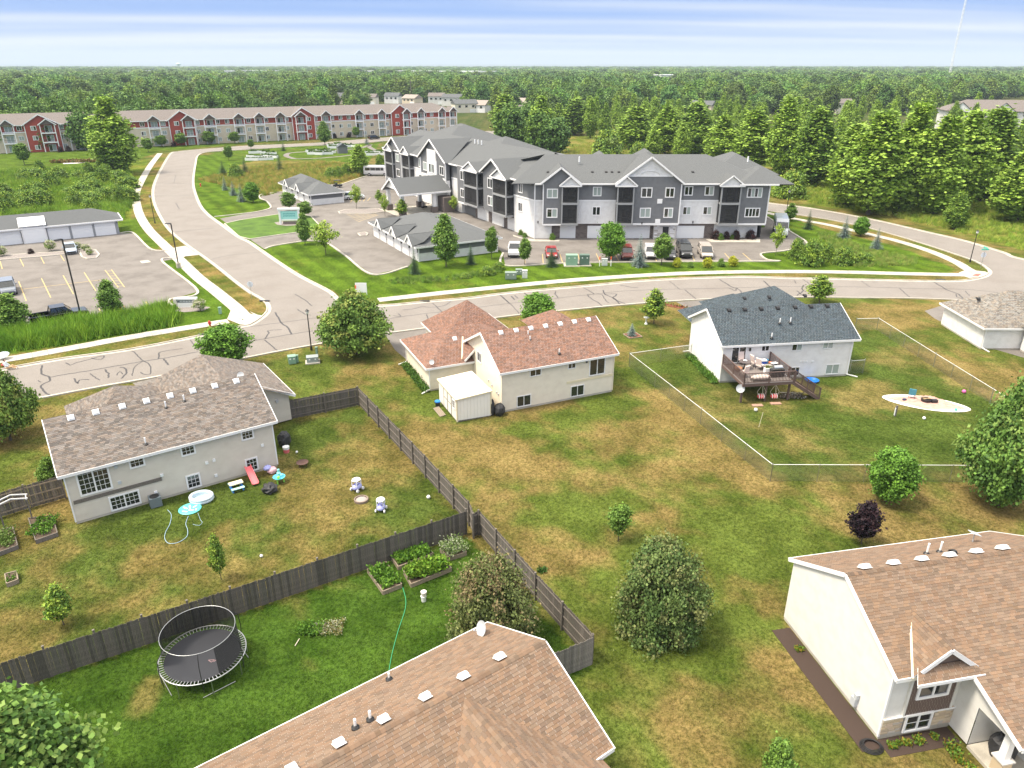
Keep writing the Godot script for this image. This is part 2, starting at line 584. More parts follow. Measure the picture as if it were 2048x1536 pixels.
func flat(mb: MB, outline: Array, y: float) -> void:
	var p := PackedVector2Array(outline)
	var idx := Geometry2D.triangulate_polygon(p)
	if idx.size() == 0:
		print("outline not simple: ", p.size(), " ", p[0])
	for i in range(0, idx.size(), 3):
		var a := v3(p[idx[i]], y)
		var b := v3(p[idx[i + 1]], y)
		var d := v3(p[idx[i + 2]], y)
		if (b - a).cross(d - a).y < 0.0:
			mb.tri(a, d, b)
		else:
			mb.tri(a, b, d)

func smooth_line(p: Array, step := 1.5) -> Array:
	# a rounded run through the points
	var cv := Curve2D.new()
	for i in p.size():
		var t: Vector2 = (p[mini(i + 1, p.size() - 1)] - p[maxi(i - 1, 0)]) * 0.16
		cv.add_point(p[i], -t, t)
	cv.bake_interval = step
	return Array(cv.get_baked_points())

func side_of(p: Array, i: int) -> Vector2:
	var d: Vector2 = (p[mini(i + 1, p.size() - 1)] - p[maxi(i - 1, 0)]).normalized()
	return Vector2(-d.y, d.x)

func ribbon(mb: MB, p: Array, o0: float, o1: float, y: float, drop := 0.0) -> void:
	# a strip between two offsets to the right of the line's run, with skirts down by drop
	for i in p.size() - 1:
		var s0 := side_of(p, i)
		var s1 := side_of(p, i + 1)
		var a := v3(p[i] + s0 * o0, y)
		var b := v3(p[i + 1] + s1 * o0, y)
		var d := v3(p[i + 1] + s1 * o1, y)
		var e := v3(p[i] + s0 * o1, y)
		mb.quad(a, e, d, b)
		if drop > 0.0:
			var k := Vector3.DOWN * drop
			mb.quad(a, b, b + k, a + k)
			mb.quad(e, e + k, d + k, d)

func kerb(p: Array, outward: float) -> void:
	var mb := MB.new()
	ribbon(mb, p, 0.0, outward * 0.16, 0.13, 0.15)
	ribbon(mb, p, outward * -0.42, 0.0, 0.016)
	struct("kerb", mb, M.concrete)

func walk(p: Array, half: float) -> void:
	# a concrete sidewalk laid in slabs with open joints
	var o := struct("sidewalk", MB.new(), M.concrete)
	var q := smooth_line(p, 1.62)
	for i in q.size() - 1:
		var mb := MB.new()
		var s0 := side_of(q, i)
		var s1 := side_of(q, i + 1)
		var d: Vector2 = (q[i + 1] - q[i]).normalized() * 0.012
		var a: Vector2 = q[i] + d
		var b: Vector2 = q[i + 1] - d
		var y := 0.055 + rng.randf_range(-0.006, 0.006)
		var t := [v3(a - s0 * half, y), v3(a + s0 * half, y), v3(b + s1 * half, y), v3(b - s1 * half, y)]
		mb.poly(t)
		for k in 4:
			mb.quad(t[k], t[k] + Vector3.DOWN * 0.06, t[(k + 1) % 4] + Vector3.DOWN * 0.06, t[(k + 1) % 4])
		part(o, "slab", mb, M.concrete)

func build_streets() -> void:
	var low := smooth_line(pl([-59.96,-50.89,-50.06,-56.18,-44.08,-60.44,-38.86,-63.7,-34.35,-66.25,-27.3,-71.34,-21.57,-74.91,-14.4,-78.6,-7.8,-81.4,-1.4,-84.5,6.1,-87.1,16.8,-90.2,27.2,-92.2,38.2,-92.8,45.2,-92.6,52,-92.4,59.1,-91.3,64.7,-89.1,76.2,-83.6,91.2,-75.1]))
	var road2_top := smooth_line(pl([100.1,-83.6,89.1,-99.8,80.1,-113.3,79.8,-117.7,78.3,-126.6,75.3,-134.4,72,-143.1,67.7,-151.4,62.3,-159.1,56.1,-164.9,52.7,-173.2,46.7,-186.8]))
	var road2_low := smooth_line(pl([39.4,-165.1,46,-160.8,52.9,-154.9,56.8,-151.4,62.4,-145.1,66.6,-136.8,69.3,-127.1,71.5,-114.6,71.6,-110.7,71,-107.9,70.1,-105.6,67.7,-103,63.8,-101,59.9,-100.7,52.6,-101.2,45.3,-101.9,39.7,-102.3,34.2,-103,29.2,-102.7,21.7,-101.6,16.1,-100.3,10.6,-98.4,3.5,-96.2,-1.6,-94.4,-6,-92.4,-10.8,-91,-16.1,-89.3,-20.1,-89.6,-22,-91,-23.4,-93.8,-25.2,-96.6,-30.4,-103.3,-34.9,-109.9,-40.3,-118.2,-45.1,-125.6,-48.5,-130,-55.7,-141.3,-60.6,-149,-65.4,-157.5,-70.8,-168.7,-79.1,-187.4,-86.3,-205.4,-96.7,-233.1,-104.7,-255.2,-106.2,-265.6,-101.8,-270.5,-93.9,-275.2,-78.7,-286.3,-61.5,-294.8,-49.7,-307,-25.4,-316.3,16.7,-339.9]))
	var ns_left := smooth_line(pl([18,-367.2,-27.6,-345,-51.6,-322.6,-64.5,-310.3,-76.9,-298.3,-98.3,-288.6,-107.8,-279.5,-114.4,-273,-116.9,-268.1,-116.8,-261.7,-101.3,-218.4,-91.1,-191.6,-84.3,-175.7,-77.8,-162.1,-69.1,-145.7,-62.5,-134.3,-55,-123.2,-49.8,-116,-44.7,-108.8,-38.9,-100.3,-34.7,-94.4,-34.1,-93.8,-31.9,-91,-30.9,-89.1,-30.2,-86.7,-30.2,-84.3,-30.7,-81.7,-31.8,-81,-34.8,-78.2,-40.73,-73.74,-46.52,-70.96,-50.27,-68.52,-55.92,-64.17,-66.38,-57.64]))
	var mb := MB.new()
	flat(mb, low + road2_top + road2_low + ns_left, 0.010)
	struct("road", mb, M.asphalt)
	kerb(low, 1.0)
	kerb(road2_top, 1.0)
	kerb(road2_low, 1.0)
	kerb(ns_left, 1.0)
	walk(pl([-120.8,-262.9,-108.1,-227,-93.4,-188.4,-87.3,-173.9,-80,-159,-73.8,-147.3,-66.6,-135.1,-58.4,-122.7,-51.7,-112.7,-45,-102.7,-39.8,-95.6,-34.8,-88.6,-32.8,-85.5]), 0.85)
	walk(pl([-69.34,-60.76,-58.47,-67.66,-52.77,-70.42,-48.01,-73.62,-43,-77.3,-37.3,-80.9,-33.7,-83.1]), 0.85)
	walk(pl([-17.3,-91.6,-11.2,-94.1,-6.2,-96,-1.6,-97.7,7.3,-100.8,16.5,-103.2,26.1,-105,36.5,-105.8,46.8,-105.7,58.1,-104.6,65.5,-104]), 0.85)
	walk(pl([67.8,-104.8,67.9,-107.5,68.5,-111.4,68.3,-118.6,66.6,-126.4,63.8,-132.6,60.4,-139.9,55.3,-147.1,52.1,-153.2]), 0.8)
	mb = MB.new()
	flat(mb, pl([-35.4,-89.6,-32.9,-86.5,-31.4,-85.5,-32.4,-86.8,-31,-85.5,-30.4,-85.2,-30.2,-84.4,-30.7,-81.8,-31.8,-81.8,-34.1,-83.8]), 0.045)
	flat(mb, pl([65.4,-105.2,67.6,-107,69.7,-105.8,69.5,-104.8,67.6,-103.1,65.3,-102.3,64.9,-103.6]), 0.045)
	flat(mb, pl([-56.3,-121.3,-55,-122.7,-49.9,-116.3,-51.9,-115.4,-52.4,-113.5,-56.2,-119.1]), 0.03)
	struct("sidewalk_landing", mb, M.concrete)
	mb = MB.new()
	flat(mb, pl([66.4,-103.6,67.6,-104.6,68.4,-104.6,67,-103.1]), 0.051)
	struct("tactile_paving", mb, mat("tactile", lin(0.33, 0.12, 0.09), 0.8))
	# parking lots
	mb = MB.new()
	flat(mb, pl([-93,-117.3,-86.2,-122.7,-70.9,-132.7,-68.7,-133.1,-59.6,-120.2,-56.3,-119.3,-52.6,-113.9,-54.3,-112.3,-42.2,-95.6,-44.3,-92,-43.7,-90.2,-41.4,-87,-46.3,-84.2,-53.7,-79.9,-57.3,-77.5,-61.82,-73.93]), 0.004)
	struct("parking_lot", mb, M.lot_asphalt)
	mb = MB.new()
	flat(mb, pl([-57.9,-146.7,-53.9,-152.6,-51.9,-155.4,-51.5,-158.9,-54.7,-166.4,-57.4,-170.4,-58.7,-176,-54.3,-180.5,-55.9,-194.3,-43.4,-191.7,-39.2,-208.3,-33.8,-209.3,-27.4,-214.4,-7.2,-168.4,5.2,-137.9,32.8,-135.7,47.3,-137.9,51.1,-149.3,50.8,-134.3,50.6,-125.7,49,-122.6,44.7,-119,40.2,-117,39.9,-113,41.3,-112,22.9,-111.6,8.9,-110.8,-1,-109.3,-1.5,-117.6,-2,-119.7,-14.9,-114.6,-15.7,-108.7,-20.2,-104.1,-26.6,-115.6,-31.1,-123.8,-33.4,-126.1,-35.7,-126.1,-39.9,-122.6,-40.8,-120.1,-45.7,-127.7]), 0.005)
	struct("parking_lot", mb, M.lot_asphalt)
	for p in [pl([-70.9,-132.7,-68.7,-133.1,-59.6,-120.2,-56.3,-119.3]), pl([-52.6,-113.9,-54.3,-112.3,-42.2,-95.6,-44.3,-92,-43.7,-90.2,-41.4,-87,-46.3,-84.2,-53.7,-79.9,-57.3,-77.5,-61.82,-73.93]), pl([-59.6,-148.3,-53.9,-152.6,-51.9,-155.4,-51.5,-158.9,-54.7,-166.4,-57.4,-170.4,-58.7,-176,-54.3,-180.5]), pl([-43.4,-191.7,-39.2,-208.3,-33.8,-209.3]), pl([51.1,-149.3,50.8,-134.3,50.6,-125.7,49,-122.6,44.7,-119,40.2,-117,39.9,-113,41.3,-112,22.9,-111.6,8.9,-110.8,-1,-109.3,-1.5,-117.6]), pl([-15.7,-108.7,-20.2,-104.1,-26.6,-115.6,-31.1,-123.8,-33.4,-126.1,-35.7,-126.1,-39.9,-122.6,-40.8,-120.1])]:
		mb = MB.new()
		ribbon(mb, smooth_line(p, 1.0), -0.12, 0.2, 0.13, 0.15)
		struct("kerb", mb, M.concrete)
	# kerbed islands
	for a in [[pl([-55,-141.2,-53.2,-144.7,-50.3,-147.8,-47.2,-151,-43.4,-152,-40.2,-148.3,-36.3,-139.3,-36.4,-135.2,-41.5,-131.3,-45.7,-127.7,-48.3,-129.7]), M.island_turf], [pl([-70.9,-119.1,-69.8,-120,-68.4,-119.5,-66.2,-116.4,-65.5,-114.1,-66.6,-113.5,-68.1,-114.8]), M.gravel], [pl([-82.6,-115.2,-76.6,-117.3,-73,-118.2,-71.1,-119.3,-69.8,-117.3,-72,-116.4,-75.1,-114.8,-80.7,-112.3]), M.gravel], [pl([-35.9,-153.7,-35,-156,-30.5,-157.2,-28.2,-157.2,-26.3,-153.7,-29,-151.5,-33.1,-151.5,-35.1,-151.5]), M.gravel], [pl([-27.8,-132.4,-26.8,-133.5,-26,-132.4,-25.9,-130.5,-26.9,-130.2]), M.gravel]]:
		mb = MB.new()
		flat(mb, a[0], 0.12)
		var o := struct("island", mb, a[1])
		mb = MB.new()
		var ring: Array = a[0] + [a[0][0]]
		ribbon(mb, ring, -0.12, 0.12, 0.135, 0.14)
		part(o, "kerb", mb, M.concrete)
	# driveways
	for p in [pl([-14.4,-78.6,-12.9,-80.9,-9.1,-81.8,-7,-81.6,-6.5,-75.1,-8.69,-67.92,-10.45,-69.94,-12.51,-73.53]), pl([21.1,-90.9,27.2,-92.2,31.1,-92.4,27.4,-80,23.7,-83.6]), pl([51.1,-87.1,54.1,-89.1,59.3,-91.1,65.2,-88.7,70.3,-83.6,56.9,-65.38,50.9,-75.1,51.1,-80.9,50.8,-84.2]), pl([-36.38,-64.65,-34.29,-66.13,-31.28,-68.19,-28.43,-70.08,-24.39,-65.38,-29.36,-57.64])]:
		mb = MB.new()
		flat(mb, p, 0.006)
		struct("driveway", mb, M.lot_asphalt)
	# stall lines
	var yellow := [pl([-69.4,-100.6,-62.7,-91.3]), pl([-67.2,-102.3,-60.4,-92.8]), pl([-65,-103.9,-58.3,-94.4]), pl([-62.8,-105.5,-56.1,-95.9]), pl([-60.4,-106.8,-53.8,-97.4]), pl([-59.6,-107.1,-53.1,-97.7]), pl([-66.8,-96.5,-57.5,-101.8]), pl([-79.5,-112.3,-76.1,-107.5]), pl([-77.4,-113.9,-73.8,-109]), pl([-74.9,-115.2,-71.7,-110.7]), pl([-72.8,-116.9,-69.5,-112.3]), pl([-51.6,-88,-48.5,-83.5]), pl([-49.3,-89.5,-46.2,-84.9]), pl([-47.1,-90.9,-44.4,-87]), pl([-52.7,-84.8,-51,-82.4]), pl([-56.8,-81.5,-55,-79]), pl([-66.6,-92.1,-65,-89.9]),
		pl([2,-116.9,2,-110.9]), pl([4.9,-116.9,4.8,-111.1]), pl([7.7,-117,7.8,-111.3]), pl([10.6,-117,10.5,-111.5]), pl([13.6,-117.3,13.6,-111.7]), pl([16.6,-116.6,16.6,-111.8]), pl([19.5,-116.9,19.4,-111.9]), pl([22.9,-117.3,22.4,-112.1]), pl([29,-117.3,28.3,-112.1]), pl([31.7,-117.3,31.1,-112.3]), pl([34.4,-117.5,34.1,-112.3]), pl([37.3,-117.5,37.2,-111.8])]
	for i in 7:
		var t := (i + 0.5) / 7.0
		yellow.append([pl([-60.4,-106.8])[0].lerp(pl([-53.8,-97.4])[0], t), pl([-59.6,-107.1])[0].lerp(pl([-53.1,-97.7])[0], t)])
	for i in 9:
		yellow.append([pl([-34.9,-153.2])[0].lerp(pl([-29.9,-143.2])[0], i / 8.0), pl([-30.5,-156])[0].lerp(pl([-27.1,-150.4])[0], i / 8.0)])
	for i in 5:
		yellow.append([pl([-35.8,-165.1])[0].lerp(pl([-32.3,-167.1])[0], i / 4.0), pl([-36.1,-169.8])[0].lerp(pl([-32.5,-171.8])[0], i / 4.0)])
	for p in yellow:
		mb = MB.new()
		ribbon(mb, p, -0.055, 0.055, 0.011)
		struct("stall_line", mb, M.line_paint)
	mb = MB.new()
	flat(mb, pl([-57.8,-112.3,-56.8,-112.9,-55.8,-111.7,-56.8,-110.9]), 0.012)
	struct("patch_of_pavement", mb, M.concrete)
	# tar seals over the cracks
	var tar := [pl([-30.5,-81.1,-23.9,-84.2,-18.2,-86.5,-15.3,-84,-14,-84.5,-11.8,-85.5,-7.3,-87.3,-0.3,-90.2,3.4,-91.3,6.7,-92.8,10.2,-94.1,15.5,-95.9,21.6,-96.7,27.8,-97.1,34,-97.7,38.2,-98,49.1,-97.7,56.1,-96.9,62,-96.5,67.6,-93.7]), pl([-45.14,-66.05,-41.4,-68.17,-38.2,-70.06,-35.56,-71.49,-33.35,-72.97]), pl([-28.9,-76.1,-25.9,-78,-22.8,-79.7]),
		pl([-29.1,-86.5,-27.3,-82.6,-26,-80.8,-24.9,-78.4]), pl([-28.9,-94.4,-26.6,-91.3,-25.3,-89.1]), pl([-27.5,-76.7,-24.73,-72.98]), pl([-27.5,-76.9,-27.6,-78.8,-28,-79.7,-26.5,-80.1]), pl([-26.8,-87.8,-25.2,-85.7,-24.5,-85.5]), pl([-10.2,-90.4,-8.9,-87.3,-7.9,-85.5,-7.5,-84]), pl([-10.4,-85.7,-9.9,-83.3,-9,-81.5]), pl([-1.6,-94.1,-0.3,-90.2]), pl([-13.6,-87.5,-12.1,-88,-11.4,-88.8,-10,-88.6,-8.6,-89.3,-7.9,-91]), pl([-9.8,-83.8,-8.6,-84]), pl([-14.4,-85.2,-13.4,-84.8,-13.9,-86]),
		pl([-1.6,-93.8,-0.1,-89.6,0.9,-86]), pl([9.8,-97.4,10.9,-94.4,10,-94.1,10.2,-92.7,11,-90.7,11.4,-89.1]), pl([12.3,-96.2,12.4,-94.1,13.3,-92.4,13.8,-89.6]), pl([10.9,-94.4,11.9,-94.1,12.1,-91.5,12.4,-90.4]), pl([12.4,-94.3,13.9,-94.4,13.2,-92.7,13.4,-91.8,14.5,-89.9]), pl([22.2,-100.8,22.8,-96.5]), pl([23.4,-96.5,23.7,-94.1,24,-92]), pl([14.9,-98.7,16.3,-97.7,17.2,-97.4]), pl([29.5,-101.6,30.2,-97.7,30.8,-97.1]), pl([29.6,-97.4,30.1,-95.9,30.7,-97.1,30.7,-92.9]), pl([5.9,-95.6,5.7,-94.4,6.1,-92.4]), pl([1.5,-95.3,2.1,-93.5,1.7,-92.4]), pl([-0.1,-93.5,0.3,-91.8]), pl([0.4,-93.8,0.8,-92.4]),
		pl([49.3,-101.7,49.1,-97.8]), pl([52.8,-97.1,52.5,-95.2,52.1,-92.6]), pl([59.2,-100.5,58.9,-96.5,59.3,-94.3,58.7,-91.9]), pl([41.3,-101.9,41.4,-99.5]), pl([39.9,-101.2,39.6,-99.5]), pl([35.5,-100.9,35.4,-97.8]), pl([40.4,-98.8,39.4,-96.8,39.3,-95.9,37.6,-93.7]), pl([38.4,-95.9,38.4,-93.4]), pl([59,-94.3,58.4,-93.1,58.6,-92.2]), pl([61.1,-95.9,60.4,-93.7]), pl([50.4,-100.2,51.4,-100.2]),
		pl([-47.73,-69.19,-46.36,-66.86,-45.45,-66.37,-44.63,-65.27,-44.71,-64.04,-43.83,-62.86,-42.63,-61.71]), pl([-45.21,-64.81,-45.79,-65.27]), pl([-40.7,-73.53,-37.98,-70.41,-36.77,-69.19,-35.72,-66.86,-36.34,-66.86,-36.82,-67.35]), pl([-38.03,-70.24,-38,-68.51,-37.24,-66.37]), pl([-42.61,-65.74,-41.55,-64.5,-41.83,-65.42,-40.97,-65.42]), pl([-41.68,-67.02,-40.68,-66.05,-39.78,-65.27]), pl([-40.68,-68.01,-39.78,-66.86,-39.36,-65.9]), pl([-39.48,-68.68,-38.73,-68.17,-38.19,-67.18,-37.93,-65.74]), pl([-38.81,-66.53,-39.04,-67.51,-38.34,-66.86]), pl([-45.66,-69.88,-44.76,-69.19,-44.66,-69.71,-43.79,-70.77,-42.76,-71.85,-42.48,-70.77,-43.71,-71.13]), pl([-36.64,-70.95,-37.3,-72.59,-37.07,-73.15,-35.36,-73.92]), pl([-36.12,-70.95,-34.84,-69.19]), pl([-35.7,-76.7,-34.23,-74.51,-32.95,-72.98]), pl([-30.8,-79.9,-29.5,-78,-28.3,-76.7]), pl([-92.8,-209.2,-86.9,-193.8]), pl([-74.1,-164.5,-70.1,-156.8]), pl([-91.8,-193.8,-81.2,-192.7]), pl([-82.9,-173.9,-73.9,-174.3]), pl([-61.4,-134,-55.5,-137.4]), pl([-47.1,-113.1,-45.6,-115.6,-41,-118.2])]
	var seals := MB.new()
	for p in tar:
		var q := smooth_line(p, 0.6)
		var wide: float = rng.randf_range(0.045, 0.10)
		for i in q.size():
			q[i] += Vector2(rng.randf_range(-0.06, 0.06), rng.randf_range(-0.06, 0.06))
		ribbon(seals, q, -wide, wide, 0.0145)
	var o := struct("crack_seal", seals, M.seal)
	o.set_meta("kind", "stuff")
	for p in [Vector3(-34.71, 0, -78.25), Vector3(-11.25, 0, -90.98), Vector3(60.51, 0, -101.14), Vector3(-31.88, 0, -91.09)]:
		mb = MB.new()
		mb.box(p + Vector3(0, 0.12, 0), Vector3(1.3, 0.06, 0.35))
		solo("storm_drain", mb, M.black_metal, "dark iron storm drain inlet set in the concrete kerb", "storm drain", Transform3D.IDENTITY, "storm drain inlets along the kerb")

func cut(p: PackedVector2Array, axis: int, at: float, less: bool) -> PackedVector2Array:
	var out := PackedVector2Array()
	var n := p.size()
	for i in n:
		var a := p[i]
		var b := p[(i + 1) % n]
		var da := (at - a[axis]) if less else (a[axis] - at)
		var db := (at - b[axis]) if less else (b[axis] - at)
		if da >= 0.0:
			out.append(a)
		if (da > 0.0 and db < 0.0) or (da < 0.0 and db > 0.0):
			out.append(a.lerp(b, da / (da - db)))
	return out

func lap(mb: MB, p: PackedVector2Array, o: Vector3, ex: Vector3, ey: Vector3, n: Vector3, y0: float, course: float, proud: float) -> void:
	# one board or shingle: its lower edge stands off the surface, its upper edge slips under the next course
	var q := []
	for a in p:
		q.append(o + ex * a.x + ey * a.y + n * (0.002 + proud * (1.0 - (a.y - y0) / course)))
	mb.poly(q)
	for i in p.size():
		var j := (i + 1) % p.size()
		if absf(p[i].y - y0) < 0.002 and absf(p[j].y - y0) < 0.002:
			mb.quad(q[i] - n * proud, q[j] - n * proud, q[j], q[i])

func clad(mb: MB, pts: Array, course: float, proud: float, tab := 0.0, pal := [], full = null) -> void:
	var n: Vector3 = (pts[1] - pts[0]).cross(pts[2] - pts[0]).normalized()
	var ey := (Vector3.UP - n * n.y).normalized()
	var ex := ey.cross(n)
	var o: Vector3 = pts[0]
	for p in pts:
		if p.y < o.y:
			o = p
	var flat_pts := PackedVector2Array()
	var lo := Vector2(1e9, 1e9)
	var hi := -lo
	for p in pts:
		var q := Vector2((p - o).dot(ex), (p - o).dot(ey))
		flat_pts.append(q)
		lo = lo.min(q)
		hi = hi.max(q)
	var row := 0
	var y := lo.y
	while y < hi.y - 0.004:
		var band := cut(cut(flat_pts, 1, y, false), 1, y + course, true)
		if band.size() >= 3:
			if tab <= 0.0:
				if pal:
					mb.col = pal[rng.randi() % pal.size()]
				lap(mb, band, o, ex, ey, n, y, course, proud)
			else:
				var x := lo.x - tab * (0.5 * (row % 2) + 0.17 * (row % 3)) - rng.randf() * 0.03
				var bl := 1e9
				var bh := -1e9
				for q in band:
					bl = minf(bl, q.x)
					bh = maxf(bh, q.x)
				while x < bh:
					var w := tab
					if x + w > bl:
						var k := rng.randi() % pal.size()
						var c := cut(cut(band, 0, x, false), 0, x + w - 0.006, true)
						if c.size() >= 3:
							var rect := c.size() == 4 and absf((c[2] - c[0]).x * (c[2] - c[0]).y) > 0.999 * (w - 0.006) * course and absf(c[0].x - c[1].x) * absf(c[0].y - c[1].y) < 1e-5
							if full != null and rect:
								full.append([o + ex * x + ey * y, Basis(ex, ey, n), k])
							else:
								var b := rng.randf_range(0.88, 1.1)
								mb.col = Color(pal[k].r * b, pal[k].g * b, pal[k].b * b)
								lap(mb, c, o, ex, ey, n, y, course, proud * rng.randf_range(0.75, 1.3))
					x += w
		y += course
		row += 1

func shingle_roof(house: Node3D, called: String, faces: Array, pal: Array, near := false, tab := 0.31, course := 0.142) -> MeshInstance3D:
	var deck := MB.new()
	for f in faces:
		var n: Vector3 = (f[1] - f[0]).cross(f[2] - f[0]).normalized()
		var q := []
		var u := []
		for p in f:
			q.append(p - n * 0.004)
			u.push_front(p - n * 0.05)
		deck.poly(q)
		deck.poly(u)
	var roof := part(house, called, deck, M.white_trim)
	var mb := MB.new(true)
	var full := []
	for f in faces:
		clad(mb, f, course, 0.011, tab, pal, full if near else null)
	if near:
		var eye := house.to_local(Vector3(0, 28, 0)) if house.is_inside_tree() else Vector3(0, 28, 0)
		full.sort_custom(func(a, b): return a[0].distance_squared_to(eye) < b[0].distance_squared_to(eye))
		var kinds := []
		for c in pal:
			var one := MB.new(true)
			one.col = c
			var w := tab - 0.006
			var a := Vector3(0, 0, 0.013)
			var b := Vector3(w, 0, 0.013)
			var d := Vector3(w, course, 0.002)
			var e := Vector3(0, course, 0.002)
			one.quad(a, b, d, e)
			one.quad(Vector3(0, 0, 0.001), Vector3(w, 0, 0.001), b, a)
			one.tri(Vector3(0, 0, 0.001), a, e)
			one.tri(Vector3(w, 0, 0.001), d, b)
			kinds.append(one.mesh())
		for i in full.size():
			var s = full[i]
			if i < 300:
				part(roof, "shingle", kinds[s[2]], M.shingle, Transform3D(s[1], s[0]))
			else:
				var b := rng.randf_range(0.88, 1.1)
				mb.col = Color(pal[s[2]].r * b, pal[s[2]].g * b, pal[s[2]].b * b)
				var w := tab - 0.006
				lap(mb, PackedVector2Array([Vector2(0, 0), Vector2(w, 0), Vector2(w, course), Vector2(0, course)]), s[0], s[1].x, s[1].y, s[1].z, 0.0, course, 0.011 * rng.randf_range(0.75, 1.3))
	var sh := part(roof, "shingles", mb, M.shingle)
	sh.set_meta("kind", "stuff")
	return roof

func fascia(house: Node3D, lines: Array, m: Material, deep := 0.2) -> void:
	for l in lines:
		var mb := MB.new()
		mb.bar(l[0] + Vector3.DOWN * deep * 0.4, l[1] + Vector3.DOWN * deep * 0.4, 0.05, deep)
		part(house, "fascia", mb, m)

func ridge_caps(roof: Node3D, a: Vector3, b: Vector3, n1: Vector3, n2: Vector3, pal: Array) -> void:
	# overlapping bent shingles along a ridge
	var d := (b - a).normalized()
	var long := (b - a).length()
	var s1 := n1.cross(d).normalized()
	if s1.y > 0:
		s1 = -s1
	var s2 := n2.cross(d).normalized()
	if s2.y > 0:
		s2 = -s2
	var x := 0.0
	while x < long - 0.05:
		var mb := MB.new(true)
		mb.col = pal[rng.randi() % pal.size()] * rng.randf_range(0.8, 1.05)
		var e := minf(x + 0.24, long)
		var up := (n1 + n2).normalized()
		var p := a + d * x + up * 0.035
		var q := a + d * e + up * 0.02
		mb.quad(p + s1 * 0.15, q + s1 * 0.15, q, p)
		mb.quad(p, q, q + s2 * 0.15, p + s2 * 0.15)
		mb.quad(p + s1 * 0.15 - up * 0.03, p + s1 * 0.15, p, p - up * 0.03)
		mb.quad(p - up * 0.03, p, p + s2 * 0.15, p + s2 * 0.15 - up * 0.03)
		part(roof, "ridge_shingle", mb, M.shingle)
		x += 0.2

func siding(house: Node3D, called: String, pts: Array, m: Material, course := 0.11) -> MeshInstance3D:
	var mb := MB.new()
	clad(mb, pts, course, 0.012)
	return part(house, called, mb, m)

func plain(house: Node3D, called: String, pts: Array, m: Material) -> MeshInstance3D:
	var mb := MB.new()
	mb.poly(pts)
	return part(house, called, mb, m)

func window(house: Node3D, called: String, at: Vector3, right: Vector3, w: float, h: float, panes := 2, grid := Vector2i.ZERO, glass := ["pane"], trim: Material = null, rim := 0.07) -> MeshInstance3D:
	# at: middle of its sill line on the wall; frame stands proud, panes sit back in it
	var n := right.cross(Vector3.UP)
	var b := Basis(right, Vector3.UP, n)
	var tm: Material = trim if trim else M.white_trim
	var mb := MB.new()
	for s in [-1, 1]:
		mb.box(at + right * s * (w * 0.5 - rim * 0.5) + Vector3.UP * h * 0.5 + n * 0.035, Vector3(rim, h, 0.07), b)
	mb.box(at + Vector3.UP * (h - rim * 0.5) + n * 0.034, Vector3(w - rim * 2, rim, 0.068), b)
	mb.box(at + Vector3.UP * rim * 0.5 + n * 0.04, Vector3(w - rim * 2, rim, 0.08), b)
	var pw := (w - rim * 2) / panes
	for i in range(1, panes):
		mb.box(at + right * (-w * 0.5 + rim + pw * i) + Vector3.UP * h * 0.5 + n * 0.032, Vector3(rim * 0.8, h - rim * 2, 0.064), b)
	var o := part(house, called, mb, tm)
	for i in panes:
		var ce := at + right * (-w * 0.5 + rim + pw * (i + 0.5)) + Vector3.UP * h * 0.5
		mb = MB.new()
		mb.box(ce + n * 0.018, Vector3(pw, h - rim * 2, 0.01), b)
		part(o, "pane", mb, M[glass[i % glass.size()]])
		if grid != Vector2i.ZERO:
			mb = MB.new()
			for k in range(1, grid.x):
				mb.box(ce + right * pw * (float(k) / grid.x - 0.5) + n * 0.026, Vector3(0.025, h - rim * 2, 0.012), b)
			for k in range(1, grid.y):
				mb.box(ce + Vector3.UP * (h - rim * 2) * (float(k) / grid.y - 0.5) + n * 0.028, Vector3(pw, 0.025, 0.012), b)
			part(o, "muntin", mb, tm)
	return o

func roof_vent(house: Node3D, at: Vector3, slope: float, m: Material, s := 1.0) -> void:
	# a low hood with a sloped back, on a flange
	var b := Basis(Vector3.RIGHT, atan(slope))
	var mb := MB.new()
	var o := Transform3D(b, at)
	mb.prism(o * Transform3D(Basis(Vector3.UP, PI / 2), Vector3(-0.21 * s, 0, 0)), [Vector2(-0.2, 0.0), Vector2(-0.2, 0.1), Vector2(-0.08, 0.17), Vector2(0.1, 0.17), Vector2(0.21, 0.07), Vector2(0.21, 0.0)], 0.42 * s)
	mb.box(o * Vector3(0, 0.01, 0), Vector3(0.5 * s, 0.02, 0.5), b)
	part(house, "roof_vent", mb, m)

func vent_pipe(house: Node3D, at: Vector3, tall: float, r := 0.055) -> void:
	var mb := MB.new(false, true)
	mb.tube([at + Vector3.DOWN * 0.1, at + Vector3.UP * tall], r, r, 8)
	var o := part(house, "vent_pipe", mb, M.white_metal)
	mb = MB.new(false, true)
	mb.lathe(Transform3D(Basis.IDENTITY, at), [Vector2(0.16, -0.05), Vector2(0.16, 0.02), Vector2(0.08, 0.1), Vector2(0.05, 0.12)], 8)
	part(o, "flange", mb, M.black_metal)

func pal_of(r: float, g: float, b: float, spread: float, warm := 0.0) -> Array:
	var out := []
	for i in 7:
		var k := 1.0 + spread * (i - 3) / 3.0
		var w := warm * (0.5 if i % 2 else -0.5)
		out.append(Color(r * k * (1.0 + w), g * k, b * k * (1.0 - w)))
	return out

